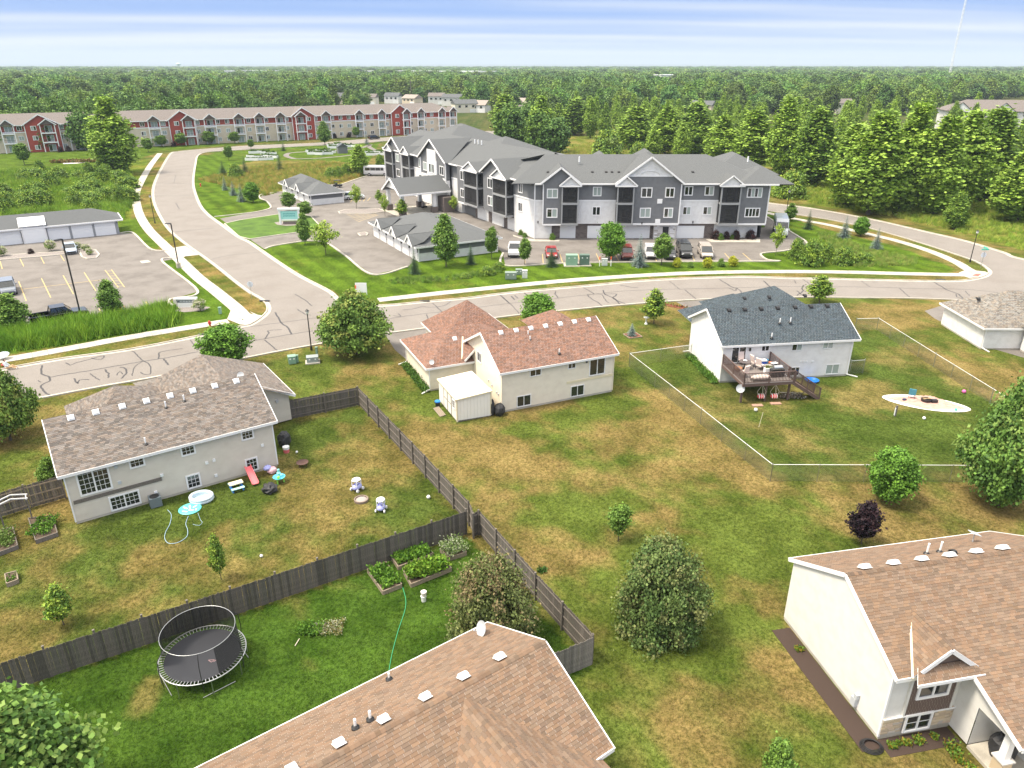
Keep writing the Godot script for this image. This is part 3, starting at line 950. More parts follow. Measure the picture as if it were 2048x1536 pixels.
func shell(house: Node3D, w: float, d: float, h: float, rise: float, m: Material, course := 0.11) -> void:
	# four lapped walls of a gabled box whose near left foot is the origin, on a concrete footing
	var f := 0.18
	siding(house, "wall", [Vector3(0, f, 0), Vector3(w, f, 0), Vector3(w, h, 0), Vector3(0, h, 0)], m, course)
	siding(house, "wall", [Vector3(0, f, -d), Vector3(0, f, 0), Vector3(0, h, 0), Vector3(0, rise, -d / 2), Vector3(0, h, -d)], m, course)
	siding(house, "wall", [Vector3(w, f, 0), Vector3(w, f, -d), Vector3(w, h, -d), Vector3(w, rise, -d / 2), Vector3(w, h, 0)], m, course)
	siding(house, "wall", [Vector3(w, f, -d), Vector3(0, f, -d), Vector3(0, h, -d), Vector3(w, h, -d)], m, course)
	var mb := MB.new()
	mb.span(Vector3(0.01, -0.1, -d + 0.01), Vector3(w - 0.01, f + 0.02, -0.01))
	part(house, "foundation", mb, M.concrete)
	for x in [0.0, w]:
		mb = MB.new()
		var s := -1.0 if x == 0.0 else 1.0
		mb.box(Vector3(x + s * 0.012, (h + f) / 2, 0.012), Vector3(0.09, h - f, 0.09))
		part(house, "corner_board", mb, M.white_trim if m != M.cream_siding else m)

func gable_roof(house: Node3D, x0: float, x1: float, zf: float, zb: float, ye: float, yr: float, pal: Array, near: bool, m: Material, called := "roof") -> MeshInstance3D:
	var zr := (zf + zb) / 2
	var a := Vector3(x0, ye, zf)
	var b := Vector3(x1, ye, zf)
	var c := Vector3(x1, yr, zr)
	var d := Vector3(x0, yr, zr)
	var e := Vector3(x1, ye, zb)
	var f := Vector3(x0, ye, zb)
	var r := shingle_roof(house, called, [[a, b, c, d], [e, f, d, c]], pal, near)
	fascia(house, [[a, b], [f, e], [a, d], [d, f], [b, c], [c, e]], m)
	return r

func hip_faces(x0: float, x1: float, z0: float, z1: float, ye: float, slope: float, open_near := false) -> Array:
	# z0 is the near side; the ridge follows the longer side; open_near makes a gable towards +z
	var wx := x1 - x0
	var wz := z0 - z1
	var out := []
	if wx >= wz:
		var h := wz / 2
		var y := ye + h * slope
		var zr := (z0 + z1) / 2
		var p := Vector3(x0 + h, y, zr)
		var q := Vector3(x1 - h, y, zr)
		var a := Vector3(x0, ye, z0)
		var b := Vector3(x1, ye, z0)
		var c := Vector3(x1, ye, z1)
		var d := Vector3(x0, ye, z1)
		out = [[a, b, q, p], [b, c, q], [c, d, p, q], [d, a, p]]
	else:
		var h := wx / 2
		var y := ye + h * slope
		var xr := (x0 + x1) / 2
		var p := Vector3(xr, y, z0 if open_near else z0 - h)
		var q := Vector3(xr, y, z1 + h)
		var a := Vector3(x0, ye, z0)
		var b := Vector3(x1, ye, z0)
		var c := Vector3(x1, ye, z1)
		var d := Vector3(x0, ye, z1)
		out = [[b, c, q, p], [c, d, q], [d, a, p, q]]
		if not open_near:
			out.append([a, b, p])
	return out

func plain_roof(house: Node3D, called: String, faces: Array, m: Material) -> MeshInstance3D:
	var mb := MB.new()
	for f in faces:
		mb.poly(f)
		var n: Vector3 = (f[1] - f[0]).cross(f[2] - f[0]).normalized()
		var u := []
		for p in f:
			u.push_front(p - n * 0.12)
		mb.poly(u)
	return part(house, called, mb, m)

func eaves(house: Node3D, x0: float, x1: float, z0: float, z1: float, y: float, m: Material, deep := 0.2) -> void:
	var a := Vector3(x0, y, z0)
	var b := Vector3(x1, y, z0)
	var c := Vector3(x1, y, z1)
	var d := Vector3(x0, y, z1)
	fascia(house, [[a, b], [b, c], [c, d], [d, a]], m, deep)

var house_m: Node3D
var house_r: Node3D
var house_l: Node3D
var house_br: Node3D
var house_bc: Node3D

func box_walls(house: Node3D, x0: float, x1: float, z0: float, z1: float, h: float, m: Material) -> void:
	# z0 near, z1 far
	var f := 0.15
	siding(house, "wall", [Vector3(x0, f, z0), Vector3(x1, f, z0), Vector3(x1, h, z0), Vector3(x0, h, z0)], m)
	siding(house, "wall", [Vector3(x0, f, z1), Vector3(x0, f, z0), Vector3(x0, h, z0), Vector3(x0, h, z1)], m)
	siding(house, "wall", [Vector3(x1, f, z0), Vector3(x1, f, z1), Vector3(x1, h, z1), Vector3(x1, h, z0)], m)
	siding(house, "wall", [Vector3(x1, f, z1), Vector3(x0, f, z1), Vector3(x0, h, z1), Vector3(x1, h, z1)], m)
	var mb := MB.new()
	mb.span(Vector3(x0 + 0.01, -0.1, z1 + 0.01), Vector3(x1 - 0.01, f + 0.02, z0 - 0.01))
	part(house, "foundation", mb, M.concrete)

func downspout(house: Node3D, x: float, z: float, top: float, out: Vector3) -> void:
	var mb := MB.new()
	mb.box(Vector3(x, top / 2 + 0.1, z), Vector3(0.09, top - 0.2, 0.07))
	mb.bar(Vector3(x, 0.2, z), Vector3(x, 0.06, z) + out, 0.1, 0.08)
	part(house, "downspout", mb, M.white_trim)

func satellite_dish(house: Node3D, at: Vector3, face: Vector3, size := 0.4) -> void:
	var mb := MB.new(false, true)
	var z := face.normalized()
	var x := Vector3.UP.cross(z).normalized()
	var b := Basis(x, z, x.cross(z))
	var prof := []
	for i in 7:
		var r := size * i / 6.0
		prof.append(Vector2(r, 0.28 * r * r / size))
	prof.append(Vector2(size, 0.28 * size + 0.02))
	for i in range(6, -1, -1):
		var r := size * i / 6.0 * 0.98
		prof.append(Vector2(r, 0.28 * r * r / size + 0.02))
	mb.lathe(Transform3D(b, at + Vector3.UP * size * 0.9), prof, 18)
	var o := part(house, "satellite_dish", mb, M.grey_plastic)
	mb = MB.new(false, true)
	mb.tube([at, at + Vector3.UP * size * 0.9], 0.025, 0.025, 6)
	part(o, "mast", mb, M.black_metal)
	mb = MB.new(false, true)
	var tip := at + Vector3.UP * size * 0.55 + z * size * 1.35
	mb.tube([at + Vector3.UP * size * 0.3, tip], 0.02, 0.015, 6)
	mb.ball(tip + Vector3.UP * 0.05, Vector3(0.06, 0.06, 0.06), 8, 5)
	part(o, "feed_arm", mb, M.grey_plastic)

func build_houses() -> void:
	var X := Vector3.RIGHT
	var Z := Vector3.BACK
	# ---- cream house with a reddish roof
	var h := thing("house", "cream sided house with reddish brown shingle roof behind a cream garden shed", "house", Vector3(-0.86, 0, -58.12), 23.9)
	house_m = h
	var pal := pal_of(0.30, 0.17, 0.125, 0.22, 0.12)
	shell(h, 11.12, 8.2, 4.0, 6.08, M.cream_siding)
	gable_roof(h, -0.35, 11.45, 0.35, -8.55, 3.87, 6.15, pal, false, M.white_trim)
	window(h, "window", Vector3(3.18, 2.95, 0), X, 1.12, 1.06)
	window(h, "window", Vector3(6.77, 3.05, 0), X, 0.82, 0.96)
	window(h, "sliding_door", Vector3(9.4, 2.0, 0), X, 1.68, 2.0, 2, Vector2i.ZERO, ["pane", "pane"], null, 0.09)
	window(h, "window", Vector3(2.07, 0.24, 0), X, 1.4, 1.08)
	window(h, "window", Vector3(7.43, 0.24, 0), X, 1.4, 1.08)
	window(h, "window", Vector3(0, 2.86, -5.2), Z, 0.98, 1.02)
	var mb := MB.new()
	mb.box(Vector3(8.72, 1.75, 0.03), Vector3(4.8, 0.22, 0.05))
	part(h, "ledger_board", mb, M.cream_trim)
	mb = MB.new()
	mb.box(Vector3(8.25, 3.55, 0.08), Vector3(0.12, 0.3, 0.14))
	part(h, "wall_lamp", mb, M.black_metal)
	for z in [-3.0, -2.2, -1.1, -0.75]:
		mb = MB.new()
		mb.box(Vector3(-0.05, 1.3 - z * 0.2, z), Vector3(0.1, 0.16, 0.14))
		part(h, "wall_vent", mb, M.grey_plastic)
	for x in [1.5, 3.0, 4.47, 5.96, 7.46, 8.96, 10.45]:
		roof_vent(h, Vector3(x, 6.0, -3.75), 0.512, M.white_metal, 0.8)
	vent_pipe(h, Vector3(3.95, 5.55, -3.2), 0.45)
	vent_pipe(h, Vector3(3.87, 5.3, -2.6), 0.4)
	vent_pipe(h, Vector3(5.8, 4.45, -0.6), 0.42)
	box_walls(h, -4.3, 3.0, -7.0, -14.7, 2.5, M.cream_siding)
	shingle_roof(h, "garage_roof", hip_faces(-4.75, 6.0, -6.55, -15.15, 2.45, 0.5), pal)
	eaves(h, -4.75, 6.0, -6.55, -15.15, 2.45, M.white_trim)
	box_walls(h, -0.8, 6.2, -12.0, -19.0, 2.5, M.cream_siding)
	shingle_roof(h, "garage_roof", hip_faces(-1.2, 6.6, -11.6, -19.4, 2.5, 0.8), pal)
	eaves(h, -1.2, 6.6, -11.6, -19.4, 2.5, M.white_trim)
	shingle_roof(h, "porch_roof", hip_faces(7.2, 12.1, -5.2, -12.0, 3.9, 0.62), pal)
	# small cross gable over the side door, with its flashing
	shingle_roof(h, "door_gable", [[Vector3(-1.05, 2.75, -7.3), Vector3(-1.05, 2.75, -6.35), Vector3(-0.02, 3.75, -6.35), Vector3(-0.02, 3.75, -9.2)]], pal)
	fascia(h, [[Vector3(-1.05, 2.75, -6.33), Vector3(-0.02, 3.75, -6.33)]], M.white_trim, 0.16)
	mb = MB.new()
	mb.bar(Vector3(-1.08, 2.72, -7.0), Vector3(-0.05, 3.95, -9.5), 0.14, 0.03)
	part(h, "valley_flashing", mb, M.cream_trim)
	roof_vent(h, Vector3(-0.9, 3.9, -9.4), 0.5, M.white_metal, 0.8)
	downspout(h, -4.35, -6.95, 2.4, Vector3(-0.9, 0, 0.35))
	downspout(h, -4.35, -14.6, 2.4, Vector3(-0.9, 0, 0.1))
	satellite_dish(h, Vector3(-4.1, 2.75, -6.75), Vector3(-0.4, 0.3, 0.6), 0.24)

	# ---- white house with a slate roof
	h = thing("house", "white sided house with dark slate blue roof and raised back deck", "house", Vector3(19.89, 0, -64.69), 7.9)
	house_r = h
	pal = pal_of(0.075, 0.1, 0.12, 0.25, 0.05)
	shell(h, 13.04, 8.2, 4.0, 6.08, M.white_siding)
	gable_roof(h, -0.35, 13.6, 0.35, -8.55, 3.87, 6.15, pal, false, M.white_trim)
	window(h, "sliding_door", Vector3(1.55, 1.98, 0), X, 1.5, 2.0, 2, Vector2i.ZERO, ["pane", "pane"], null, 0.09)
	window(h, "window", Vector3(4.15, 3.02, 0), X, 0.82, 0.98)
	window(h, "window", Vector3(7.35, 2.92, 0), X, 1.08, 1.06, 2, Vector2i.ZERO, ["pane", "blind"])
	window(h, "window", Vector3(10.5, 2.96, 0), X, 1.1, 1.04, 2, Vector2i.ZERO, ["blind"])
	window(h, "window", Vector3(11.4, 0.26, 0), X, 1.42, 1.06, 2, Vector2i.ZERO, ["blind"])
	window(h, "window", Vector3(7.55, 0.3, 0), X, 0.9, 0.95, 2)
	for x in [8.0, 8.3, 8.6, 9.2]:
		mb = MB.new()
		mb.box(Vector3(x, 1.75, 0.05), Vector3(0.12 if x < 9 else 0.24, 0.12, 0.1))
		part(h, "wall_vent", mb, M.white_metal)
	for x in [1.8, 3.43, 5.11, 6.83, 8.65, 10.3, 12.02]:
		roof_vent(h, Vector3(x, 6.0, -3.75), 0.512, M.black_plastic, 0.8)
	for x in [6.6, 9.4, 13.5]:
		roof_vent(h, Vector3(x, 4.95, -10.6), 0.5, M.black_plastic, 0.7)
	vent_pipe(h, Vector3(6.2, 5.15, -1.75), 0.5)
	vent_pipe(h, Vector3(7.28, 5.15, -1.75), 0.5)
	vent_pipe(h, Vector3(4.75, 4.3, -0.2), 0.45)
	shingle_roof(h, "front_roof", hip_faces(6.2, 16.0, -5.5, -17.9, 2.7, 0.57), pal)
	box_walls(h, 6.6, 15.6, -9.0, -17.5, 2.6, M.white_siding)
	shingle_roof(h, "porch_roof", hip_faces(3.8, 9.4, -6.0, -16.2, 3.0, 0.6), pal)
	shingle_roof(h, "porch_roof", hip_faces(0.2, 5.6, -6.0, -13.2, 3.1, 0.6), pal)
	downspout(h, 12.95, 0.06, 3.8, Vector3(0.9, 0, 0.5))
	downspout(h, 0.0, -8.2, 3.8, Vector3(-0.6, 0, -0.2))
	mb = MB.new()
	mb.box(Vector3(2.62, 3.3, 0.08), Vector3(0.14, 0.3, 0.14))
	part(h, "wall_lamp", mb, M.black_metal)

	# ---- taupe house with gridded windows
	h = thing("house", "tan sided house with mottled taupe roof and white gridded windows", "house", Vector3(-28.9, 0, -41.06), 34.7)
	house_l = h
	pal = pal_of(0.235, 0.20, 0.175, 0.3, 0.08)
	shell(h, 13.5, 8.2, 3.95, 6.08, M.tan_siding, 0.115)
	gable_roof(h, -0.35, 13.85, 0.35, -8.55, 3.87, 6.15, pal, false, M.white_trim)
	window(h, "sliding_door", Vector3(1.6, 1.9, 0), X, 1.95, 2.02, 2, Vector2i(3, 5), ["pane"], null, 0.12)
	window(h, "window", Vector3(4.28, 2.95, 0), X, 0.98, 1.05, 1, Vector2i(3, 3), ["pane"], null, 0.11)
	window(h, "window", Vector3(7.55, 2.85, 0), X, 0.98, 1.15, 1, Vector2i(3, 4), ["pane"], null, 0.11)
	window(h, "window", Vector3(11.66, 2.85, 0), X, 0.92, 1.15, 1, Vector2i(3, 4), ["pane"], null, 0.11)
	window(h, "window", Vector3(3.07, 0.2, 0), X, 1.9, 1.12, 2, Vector2i(3, 3), ["pane"], null, 0.11)
	window(h, "window", Vector3(7.52, 0.2, 0), X, 0.98, 1.12, 1, Vector2i(3, 3), ["pane"], null, 0.11)
	window(h, "window", Vector3(11.65, 0.2, 0), X, 0.92, 1.12, 1, Vector2i(3, 3), ["pane"], null, 0.11)
	mb = MB.new()
	mb.box(Vector3(2.85, 1.62, 0.035), Vector3(5.4, 0.26, 0.05))
	part(h, "ledger_board", mb, M.old_wood)
	for p in [Vector3(5.6, 1.9, 0.05), Vector3(8.6, 1.9, 0.05), Vector3(9.1, 1.95, 0.05), Vector3(12.6, 2.1, 0.05), Vector3(9.05, 0.72, 0.05), Vector3(5.0, 0.72, 0.05), Vector3(3.0, 3.4, 0.06), Vector3(3.0, 2.2, 0.05)]:
		mb = MB.new()
		mb.box(p, Vector3(0.2, 0.2, 0.1))
		part(h, "wall_vent", mb, M.white_metal if p.x > 3.1 else M.grey_plastic)
	for x in [1.3, 2.82, 4.48, 6.05, 7.63, 9.2, 10.76, 12.34]:
		roof_vent(h, Vector3(x, 6.0, -3.75), 0.512, M.white_metal, 0.85)
	vent_pipe(h, Vector3(7.1, 5.5, -2.9), 0.5)
	vent_pipe(h, Vector3(8.4, 5.6, -3.1), 0.5)
	vent_pipe(h, Vector3(5.1, 4.25, -0.45), 0.5)
	satellite_dish(h, Vector3(13.2, 5.3, -5.7), Vector3(-0.5, 0.35, 0.5), 0.3)
	siding(h, "wall", [Vector3(13.5, 0.15, -7.0), Vector3(17.05, 0.15, -7.0), Vector3(17.05, 2.55, -7.0), Vector3(13.5, 4.6, -7.0)], M.tan_siding, 0.115)
	siding(h, "wall", [Vector3(17.05, 0.15, -7.0), Vector3(17.05, 0.15, -14.5), Vector3(17.05, 2.55, -14.5), Vector3(17.05, 2.55, -7.0)], M.tan_siding, 0.115)
	siding(h, "wall", [Vector3(17.05, 0.15, -14.5), Vector3(7.0, 0.15, -14.5), Vector3(7.0, 2.55, -14.5), Vector3(17.05, 2.55, -14.5)], M.tan_siding, 0.115)
	var gr := [[Vector3(17.5, 2.5, -6.6), Vector3(17.5, 2.5, -15.2), Vector3(11.85, 5.45, -12.6), Vector3(11.85, 5.45, -5.2)], [Vector3(17.5, 2.5, -15.2), Vector3(6.2, 2.5, -15.2), Vector3(11.85, 5.45, -12.6)], [Vector3(6.2, 2.5, -15.2), Vector3(6.2, 2.5, -6.6), Vector3(11.85, 5.45, -5.2), Vector3(11.85, 5.45, -12.6)]]
	shingle_roof(h, "garage_roof", gr, pal)
	fascia(h, [[Vector3(17.5, 2.5, -6.6), Vector3(17.5, 2.5, -15.2)], [Vector3(17.5, 2.5, -6.58), Vector3(12.4, 5.15, -6.58)]], M.white_trim, 0.22)
	shingle_roof(h, "porch_roof", hip_faces(1.2, 8.2, -5.0, -13.0, 3.3, 0.62), pal)
	mb = MB.new()
	mb.box(Vector3(13.9, 1.1, -6.93), Vector3(0.9, 2.0, 0.08))
	part(h, "side_door", mb, M.white_trim)
	mb = MB.new()
	mb.box(Vector3(16.0, 2.15, -6.9), Vector3(0.2, 0.2, 0.2))
	part(h, "wall_lamp", mb, M.grey_plastic)
	box_walls(h, 2.0, 7.4, -8.3, -12.4, 3.3, M.tan_siding)

	# ---- near right house
	h = thing("house", "pale sided house with tan shingle roof, stone veneer and brown shake panel", "house", Vector3(16.53, 0, -24.12), 11.4)
	house_br = h
	pal = pal_of(0.275, 0.185, 0.125, 0.16, 0.08)
	shell(h, 12.0, 8.0, 4.0, 6.05, M.pale_siding, 0.105)
	var r := gable_roof(h, -0.12, 12.3, 0.32, -8.32, 3.85, 6.12, pal, true, M.white_trim)
	var s := 0.525
	var n1 := Vector3(0, 1, s).normalized()
	var n2 := Vector3(0, 1, -s).normalized()
	ridge_caps(r, Vector3(-0.1, 6.12, -4.0), Vector3(10.4, 6.12, -4.0), n1, n2, pal)
	# gable above the windows with a little pent roof under it
	var tip := Vector3(2.2, 5.15, 0.36)
	var back := Vector3(2.2, 5.15, -2.2)
	var g := shingle_roof(h, "gable_roof", [[Vector3(0.55, 3.86, 0.36), tip, back], [tip, Vector3(3.85, 3.86, 0.36), back]], pal, false)
	ridge_caps(g, tip, back, Vector3(-0.62, 0.78, 0), Vector3(0.62, 0.78, 0), pal)
	fascia(h, [[Vector3(0.95, 4.18, 0.40), tip + Vector3(0, 0.02, 0.04)], [tip + Vector3(0, 0.02, 0.04), Vector3(3.75, 3.96, 0.40)]], M.white_trim, 0.2)
	shingle_roof(h, "pent_roof", [[Vector3(0.55, 3.84, 0.75), Vector3(3.85, 3.84, 0.75), Vector3(3.5, 4.22, 0.2), Vector3(0.9, 4.22, 0.2)]], pal)
	fascia(h, [[Vector3(0.55, 3.84, 0.77), Vector3(3.85, 3.84, 0.77)]], M.white_trim, 0.15)
	mb = MB.new()
	mb.bar(Vector3(0.55, 3.9, 0.4), Vector3(2.2, 5.18, -2.3), 0.09, 0.025)
	part(h, "valley_flashing", mb, M.cream_trim)
	plain(h, "gable_panel", [Vector3(0.9, 4.05, 0.16), Vector3(3.5, 4.05, 0.16), Vector3(2.2, 5.05, 0.16)], M.brown_siding)
	mb = MB.new()
	clad(mb, [Vector3(1.0, 1.28, 0.07), Vector3(3.3, 1.28, 0.07), Vector3(3.3, 3.85, 0.07), Vector3(1.0, 3.85, 0.07)], 0.16, 0.015, 0.14, [Color.WHITE])
	part(h, "shake_panel", mb, M.brown_siding)
	for x in [0.95, 3.35]:
		mb = MB.new()
		mb.box(Vector3(x, 2.55, 0.06), Vector3(0.1, 2.55, 0.12))
		part(h, "trim_board", mb, M.pale_siding)
	window(h, "window", Vector3(2.15, 2.2, 0.085), X, 1.66, 1.3, 2, Vector2i(1, 2), ["pane"], null, 0.12)
	window(h, "window", Vector3(1.8, 0.26, 0.085), X, 1.4, 1.04, 2, Vector2i(1, 2), ["pane"], null, 0.1)
	# stone veneer, stone by stone
	var wall := part(h, "stone_veneer", MB.new(), M.mortar)
	mb = MB.new()
	mb.span(Vector3(0.0, 0.3, 0.01), Vector3(3.62, 1.22, 0.03))
	wall.mesh = mb.mesh()
	var shades := [lin(0.55, 0.44, 0.30), lin(0.62, 0.52, 0.38), lin(0.46, 0.37, 0.27), lin(0.60, 0.47, 0.36), lin(0.50, 0.45, 0.40)]
	var stones := []
	for i in 5:
		stones.append(mat("stone_%d" % i, shades[i], 0.9))
	var y := 0.31
	while y < 1.18:
		var tall := rng.randf_range(0.075, 0.13)
		var x := 0.0
		while x < 3.6:
			var w := minf(rng.randf_range(0.16, 0.48), 3.62 - x)
			if w > 0.05 and not (x + w > 1.12 and x < 2.48):
				mb = MB.new()
				mb.box(Vector3(x + w / 2, y + tall / 2, 0.05), Vector3(w - 0.015, tall - 0.012, rng.randf_range(0.03, 0.07)))
				part(wall, "stone", mb, stones[rng.randi() % 5])
			x += w
		y += tall
	mb = MB.new()
	mb.box(Vector3(1.81, 1.25, 0.07), Vector3(3.64, 0.06, 0.12))
	part(h, "stone_cap", mb, M.white_trim)
	# wing with the covered entry
	siding(h, "wall", [Vector3(3.64, 0.15, 0.0), Vector3(3.64, 0.15, 1.15), Vector3(3.64, 3.3, 1.15), Vector3(3.64, 3.75, 0.0)], M.pale_siding)
	siding(h, "wall", [Vector3(3.64, 2.35, 1.15), Vector3(3.64, 2.35, 3.3), Vector3(3.64, 2.75, 3.3), Vector3(3.64, 3.3, 1.15)], M.pale_siding)
	siding(h, "wall", [Vector3(3.68, 0.15, 1.15), Vector3(5.4, 0.15, 1.15), Vector3(5.4, 2.9, 1.15), Vector3(3.68, 2.9, 1.15)], M.pale_siding)
	siding(h, "wall", [Vector3(5.4, 0.15, 1.15), Vector3(5.4, 0.15, 7.0), Vector3(5.4, 2.9, 7.0), Vector3(5.4, 2.9, 1.15)], M.pale_siding)
	var slope := [Vector3(3.35, 2.72, 3.6), Vector3(12.3, 2.72, 3.6), Vector3(12.3, 4.35, -0.7), Vector3(3.35, 4.35, -0.7)]
	shingle_roof(h, "entry_roof", [slope], pal)
	fascia(h, [[Vector3(3.33, 2.72, 3.6), Vector3(3.33, 3.98, 0.28)], [Vector3(3.35, 2.72, 3.62), Vector3(12.3, 2.72, 3.62)], [Vector3(3.9, 3.88, 0.36), Vector3(12.3, 3.88, 0.36)]], M.white_trim)
	mb = MB.new()
	mb.span(Vector3(3.6, -0.05, 1.2), Vector3(5.4, 0.16, 6.5))
	part(h, "porch_floor", mb, M.concrete)
	mb = MB.new()
	mb.span(Vector3(3.68, 0.16, 2.35), Vector3(4.2, 0.9, 2.87))
	part(h, "column_base", mb, stones[0])
	mb = MB.new()
	mb.span(Vector3(3.62, 0.9, 2.29), Vector3(4.26, 0.98, 2.93))
	part(h, "column_cap", mb, M.stone)
	mb = MB.new()
	mb.prism(Transform3D(Basis.IDENTITY, Vector3(3.94, 0.98, 2.45)), [Vector2(-0.17, 0), Vector2(0.17, 0), Vector2(0.11, 1.6), Vector2(-0.11, 1.6)], 0.32)
	part(h, "column", mb, M.white_trim)
	for x in [1.2, 2.75, 4.3, 5.85, 7.35, 8.85]:
		roof_vent(h, Vector3(x, 5.98, -4.42), -0.525, M.white_metal, 1.0)
	vent_pipe(h, Vector3(5.6, 5.35, -5.5), 0.62)
	vent_pipe(h, Vector3(6.35, 5.35, -5.5), 0.62)
	roof_vent(h, Vector3(6.5, 5.7, -4.9), -0.525, M.black_plastic, 0.5)
	mb = MB.new(false, true)
	mb.tube([Vector3(9.4, 4.7, -6.6), Vector3(9.4, 5.25, -6.6)], 0.03, 0.03, 6)
	mb.box(Vector3(9.4, 5.3, -6.6), Vector3(0.62, 0.03, 0.4), Basis(Vector3(0, 0, 1), -0.4))
	part(h, "antenna_panel", mb, M.grey_plastic)
	mb = MB.new()
	mb.box(Vector3(-0.1, 0.55, -1.7), Vector3(0.2, 0.45, 0.3))
	mb.box(Vector3(-0.12, 0.95, -1.6), Vector3(0.16, 0.25, 0.2))
	part(h, "gas_meter", mb, M.grey_plastic)
	mb = MB.new()
	mb.span(Vector3(-1.1, 0.004, -7.3), Vector3(-0.05, 0.02, 0.5))
	mb.span(Vector3(-0.05, 0.004, 0.05), Vector3(3.55, 0.02, 1.0))
	part(h, "mulch_bed", mb, M.mulch)
	mb = MB.new()
	mb.span(Vector3(0.0, 0.0, 0.0), Vector3(3.62, 0.3, 0.03))
	part(h, "footing", mb, M.concrete)

	# ---- near roof at the bottom
	h = thing("house", "house with warm tan shingle roof, white ridge vents and a satellite dish", "house", Vector3(1.32, 0, -23.83), 36.3)
	house_bc = h
	pal = pal_of(0.275, 0.185, 0.125, 0.16, 0.08)
	r = gable_roof(h, -13.5, 0.05, 4.35, -4.25, 3.9, 6.0, pal, true, M.white_trim)
	ridge_caps(r, Vector3(0.02, 6.0, 0.05), Vector3(-12.9, 6.0, 0.05), n1, n2, pal)
	for q in [[-13.0, -0.3, 4.0, -3.9]]:
		box_walls(h, q[0], q[1], q[2], q[3], 4.0, M.pale_siding)
	siding(h, "wall", [Vector3(-0.3, 4.0, 4.0), Vector3(-0.3, 4.0, -3.9), Vector3(-0.3, 5.9, 0.05)], M.pale_siding)
	tip = Vector3(-4.2, 5.82, 5.0)
	back = Vector3(-4.2, 5.82, 0.35)
	g = shingle_roof(h, "gable_roof", [[Vector3(-7.9, 3.75, 5.0), tip, back, Vector3(-7.9, 3.75, 4.4)], [tip, Vector3(-0.6, 3.75, 5.0), Vector3(-0.6, 3.75, 4.4), back]], pal)
	g.name = "gable_roof"
	ridge_caps(g, back + Vector3(0, 0, 0.2), tip, Vector3(-0.44, 0.9, 0), Vector3(0.44, 0.9, 0), pal)
	fascia(h, [[Vector3(-7.9, 3.75, 5.02), tip + Vector3(0, 0, 0.02)], [tip + Vector3(0, 0, 0.02), Vector3(-0.6, 3.75, 5.02)]], M.white_trim, 0.24)
	for q in [[Vector3(-0.75, 3.86, 4.3), Vector3(-4.1, 5.55, 0.35)], [Vector3(-4.35, 5.52, 0.45), Vector3(-7.7, 3.86, 4.3)]]:
		mb = MB.new()
		mb.bar(q[0], q[1], 0.12, 0.05)
		part(h, "valley_flashing", mb, M.white_trim)
	plain(h, "gable_wall", [Vector3(-7.0, 3.9, 4.5), Vector3(-1.4, 3.9, 4.5), Vector3(-4.2, 5.3, 4.5)], M.pale_siding)
	for x in [-1.95, -3.7, -5.43, -7.2, -8.95, -10.7]:
		roof_vent(h, Vector3(x, 5.86, -0.42), -0.488, M.white_metal, 0.85)
	vent_pipe(h, Vector3(-5.5, 4.35, -3.45), 0.32, 0.045)
	vent_pipe(h, Vector3(-7.5, 5.6, -0.95), 0.42)
	vent_pipe(h, Vector3(-8.1, 5.6, -0.95), 0.4)
	satellite_dish(h, Vector3(-0.8, 4.3, -3.35), Vector3(-0.8, 0.35, -0.1), 0.36)

	# ---- house at the far right
	h = thing("house", "white sided house with grey brown hip roof beside an asphalt driveway", "house", Vector3(50.2, 0, -73.77), -1.0)
	pal = pal_of(0.30, 0.27, 0.235, 0.3, 0.1)
	box_walls(h, 0.0, 14.0, 0.0, -8.2, 2.55, M.white_siding)
	shingle_roof(h, "roof", hip_faces(-0.45, 16.0, 0.45, -8.7, 2.5, 0.62), pal)
	eaves(h, -0.45, 16.0, 0.45, -8.7, 2.5, M.white_trim)
	shingle_roof(h, "porch_roof", hip_faces(3.5, 13.0, 3.5, -6.0, 2.7, 0.7), pal)
	box_walls(h, 4.0, 12.5, 3.0, 0.3, 2.6, M.white_siding)
	for x in [1.5, 3.0]:
		roof_vent(h, Vector3(x, 4.1, -4.9), 0.6, M.black_plastic, 0.8)
	downspout(h, 0.1, 0.06, 2.4, Vector3(0.3, 0, 0.9))

func set_at(o: Node3D, tf: Transform3D) -> Node3D:
	o.transform = tf
	return o

func face(b: Node3D, tf: Transform3D, x0: float, x1: float, y0: float, y1: float, z: float, m: Material, deep := 0.8) -> void:
	# a lapped wall panel with its returns
	var mb := MB.new()
	clad(mb, [Vector3(x0, y0, z), Vector3(x1, y0, z), Vector3(x1, y1, z), Vector3(x0, y1, z)], 0.2, 0.018)
	mb.quad(Vector3(x0, y0, z - deep), Vector3(x0, y0, z), Vector3(x0, y1, z), Vector3(x0, y1, z - deep))
	mb.quad(Vector3(x1, y0, z), Vector3(x1, y0, z - deep), Vector3(x1, y1, z - deep), Vector3(x1, y1, z))
	mb.quad(Vector3(x0, y0, z - deep), Vector3(x1, y0, z - deep), Vector3(x1, y0, z), Vector3(x0, y0, z))
	part(b, "wall", mb, m, tf)

func band(b: Node3D, tf: Transform3D, x0: float, x1: float, y: float, z: float, tall := 0.25, called := "trim_band") -> void:
	var mb := MB.new()
	mb.box(Vector3((x0 + x1) / 2, y, z + 0.04), Vector3(x1 - x0, tall, 0.1))
	part(b, called, mb, M.white_trim, tf)

func post(b: Node3D, tf: Transform3D, x: float, y0: float, y1: float, z: float, w: float, m: Material, called := "post") -> void:
	var mb := MB.new()
	mb.box(Vector3(x, (y0 + y1) / 2, z), Vector3(w, y1 - y0, w))
	part(b, called, mb, m, tf)

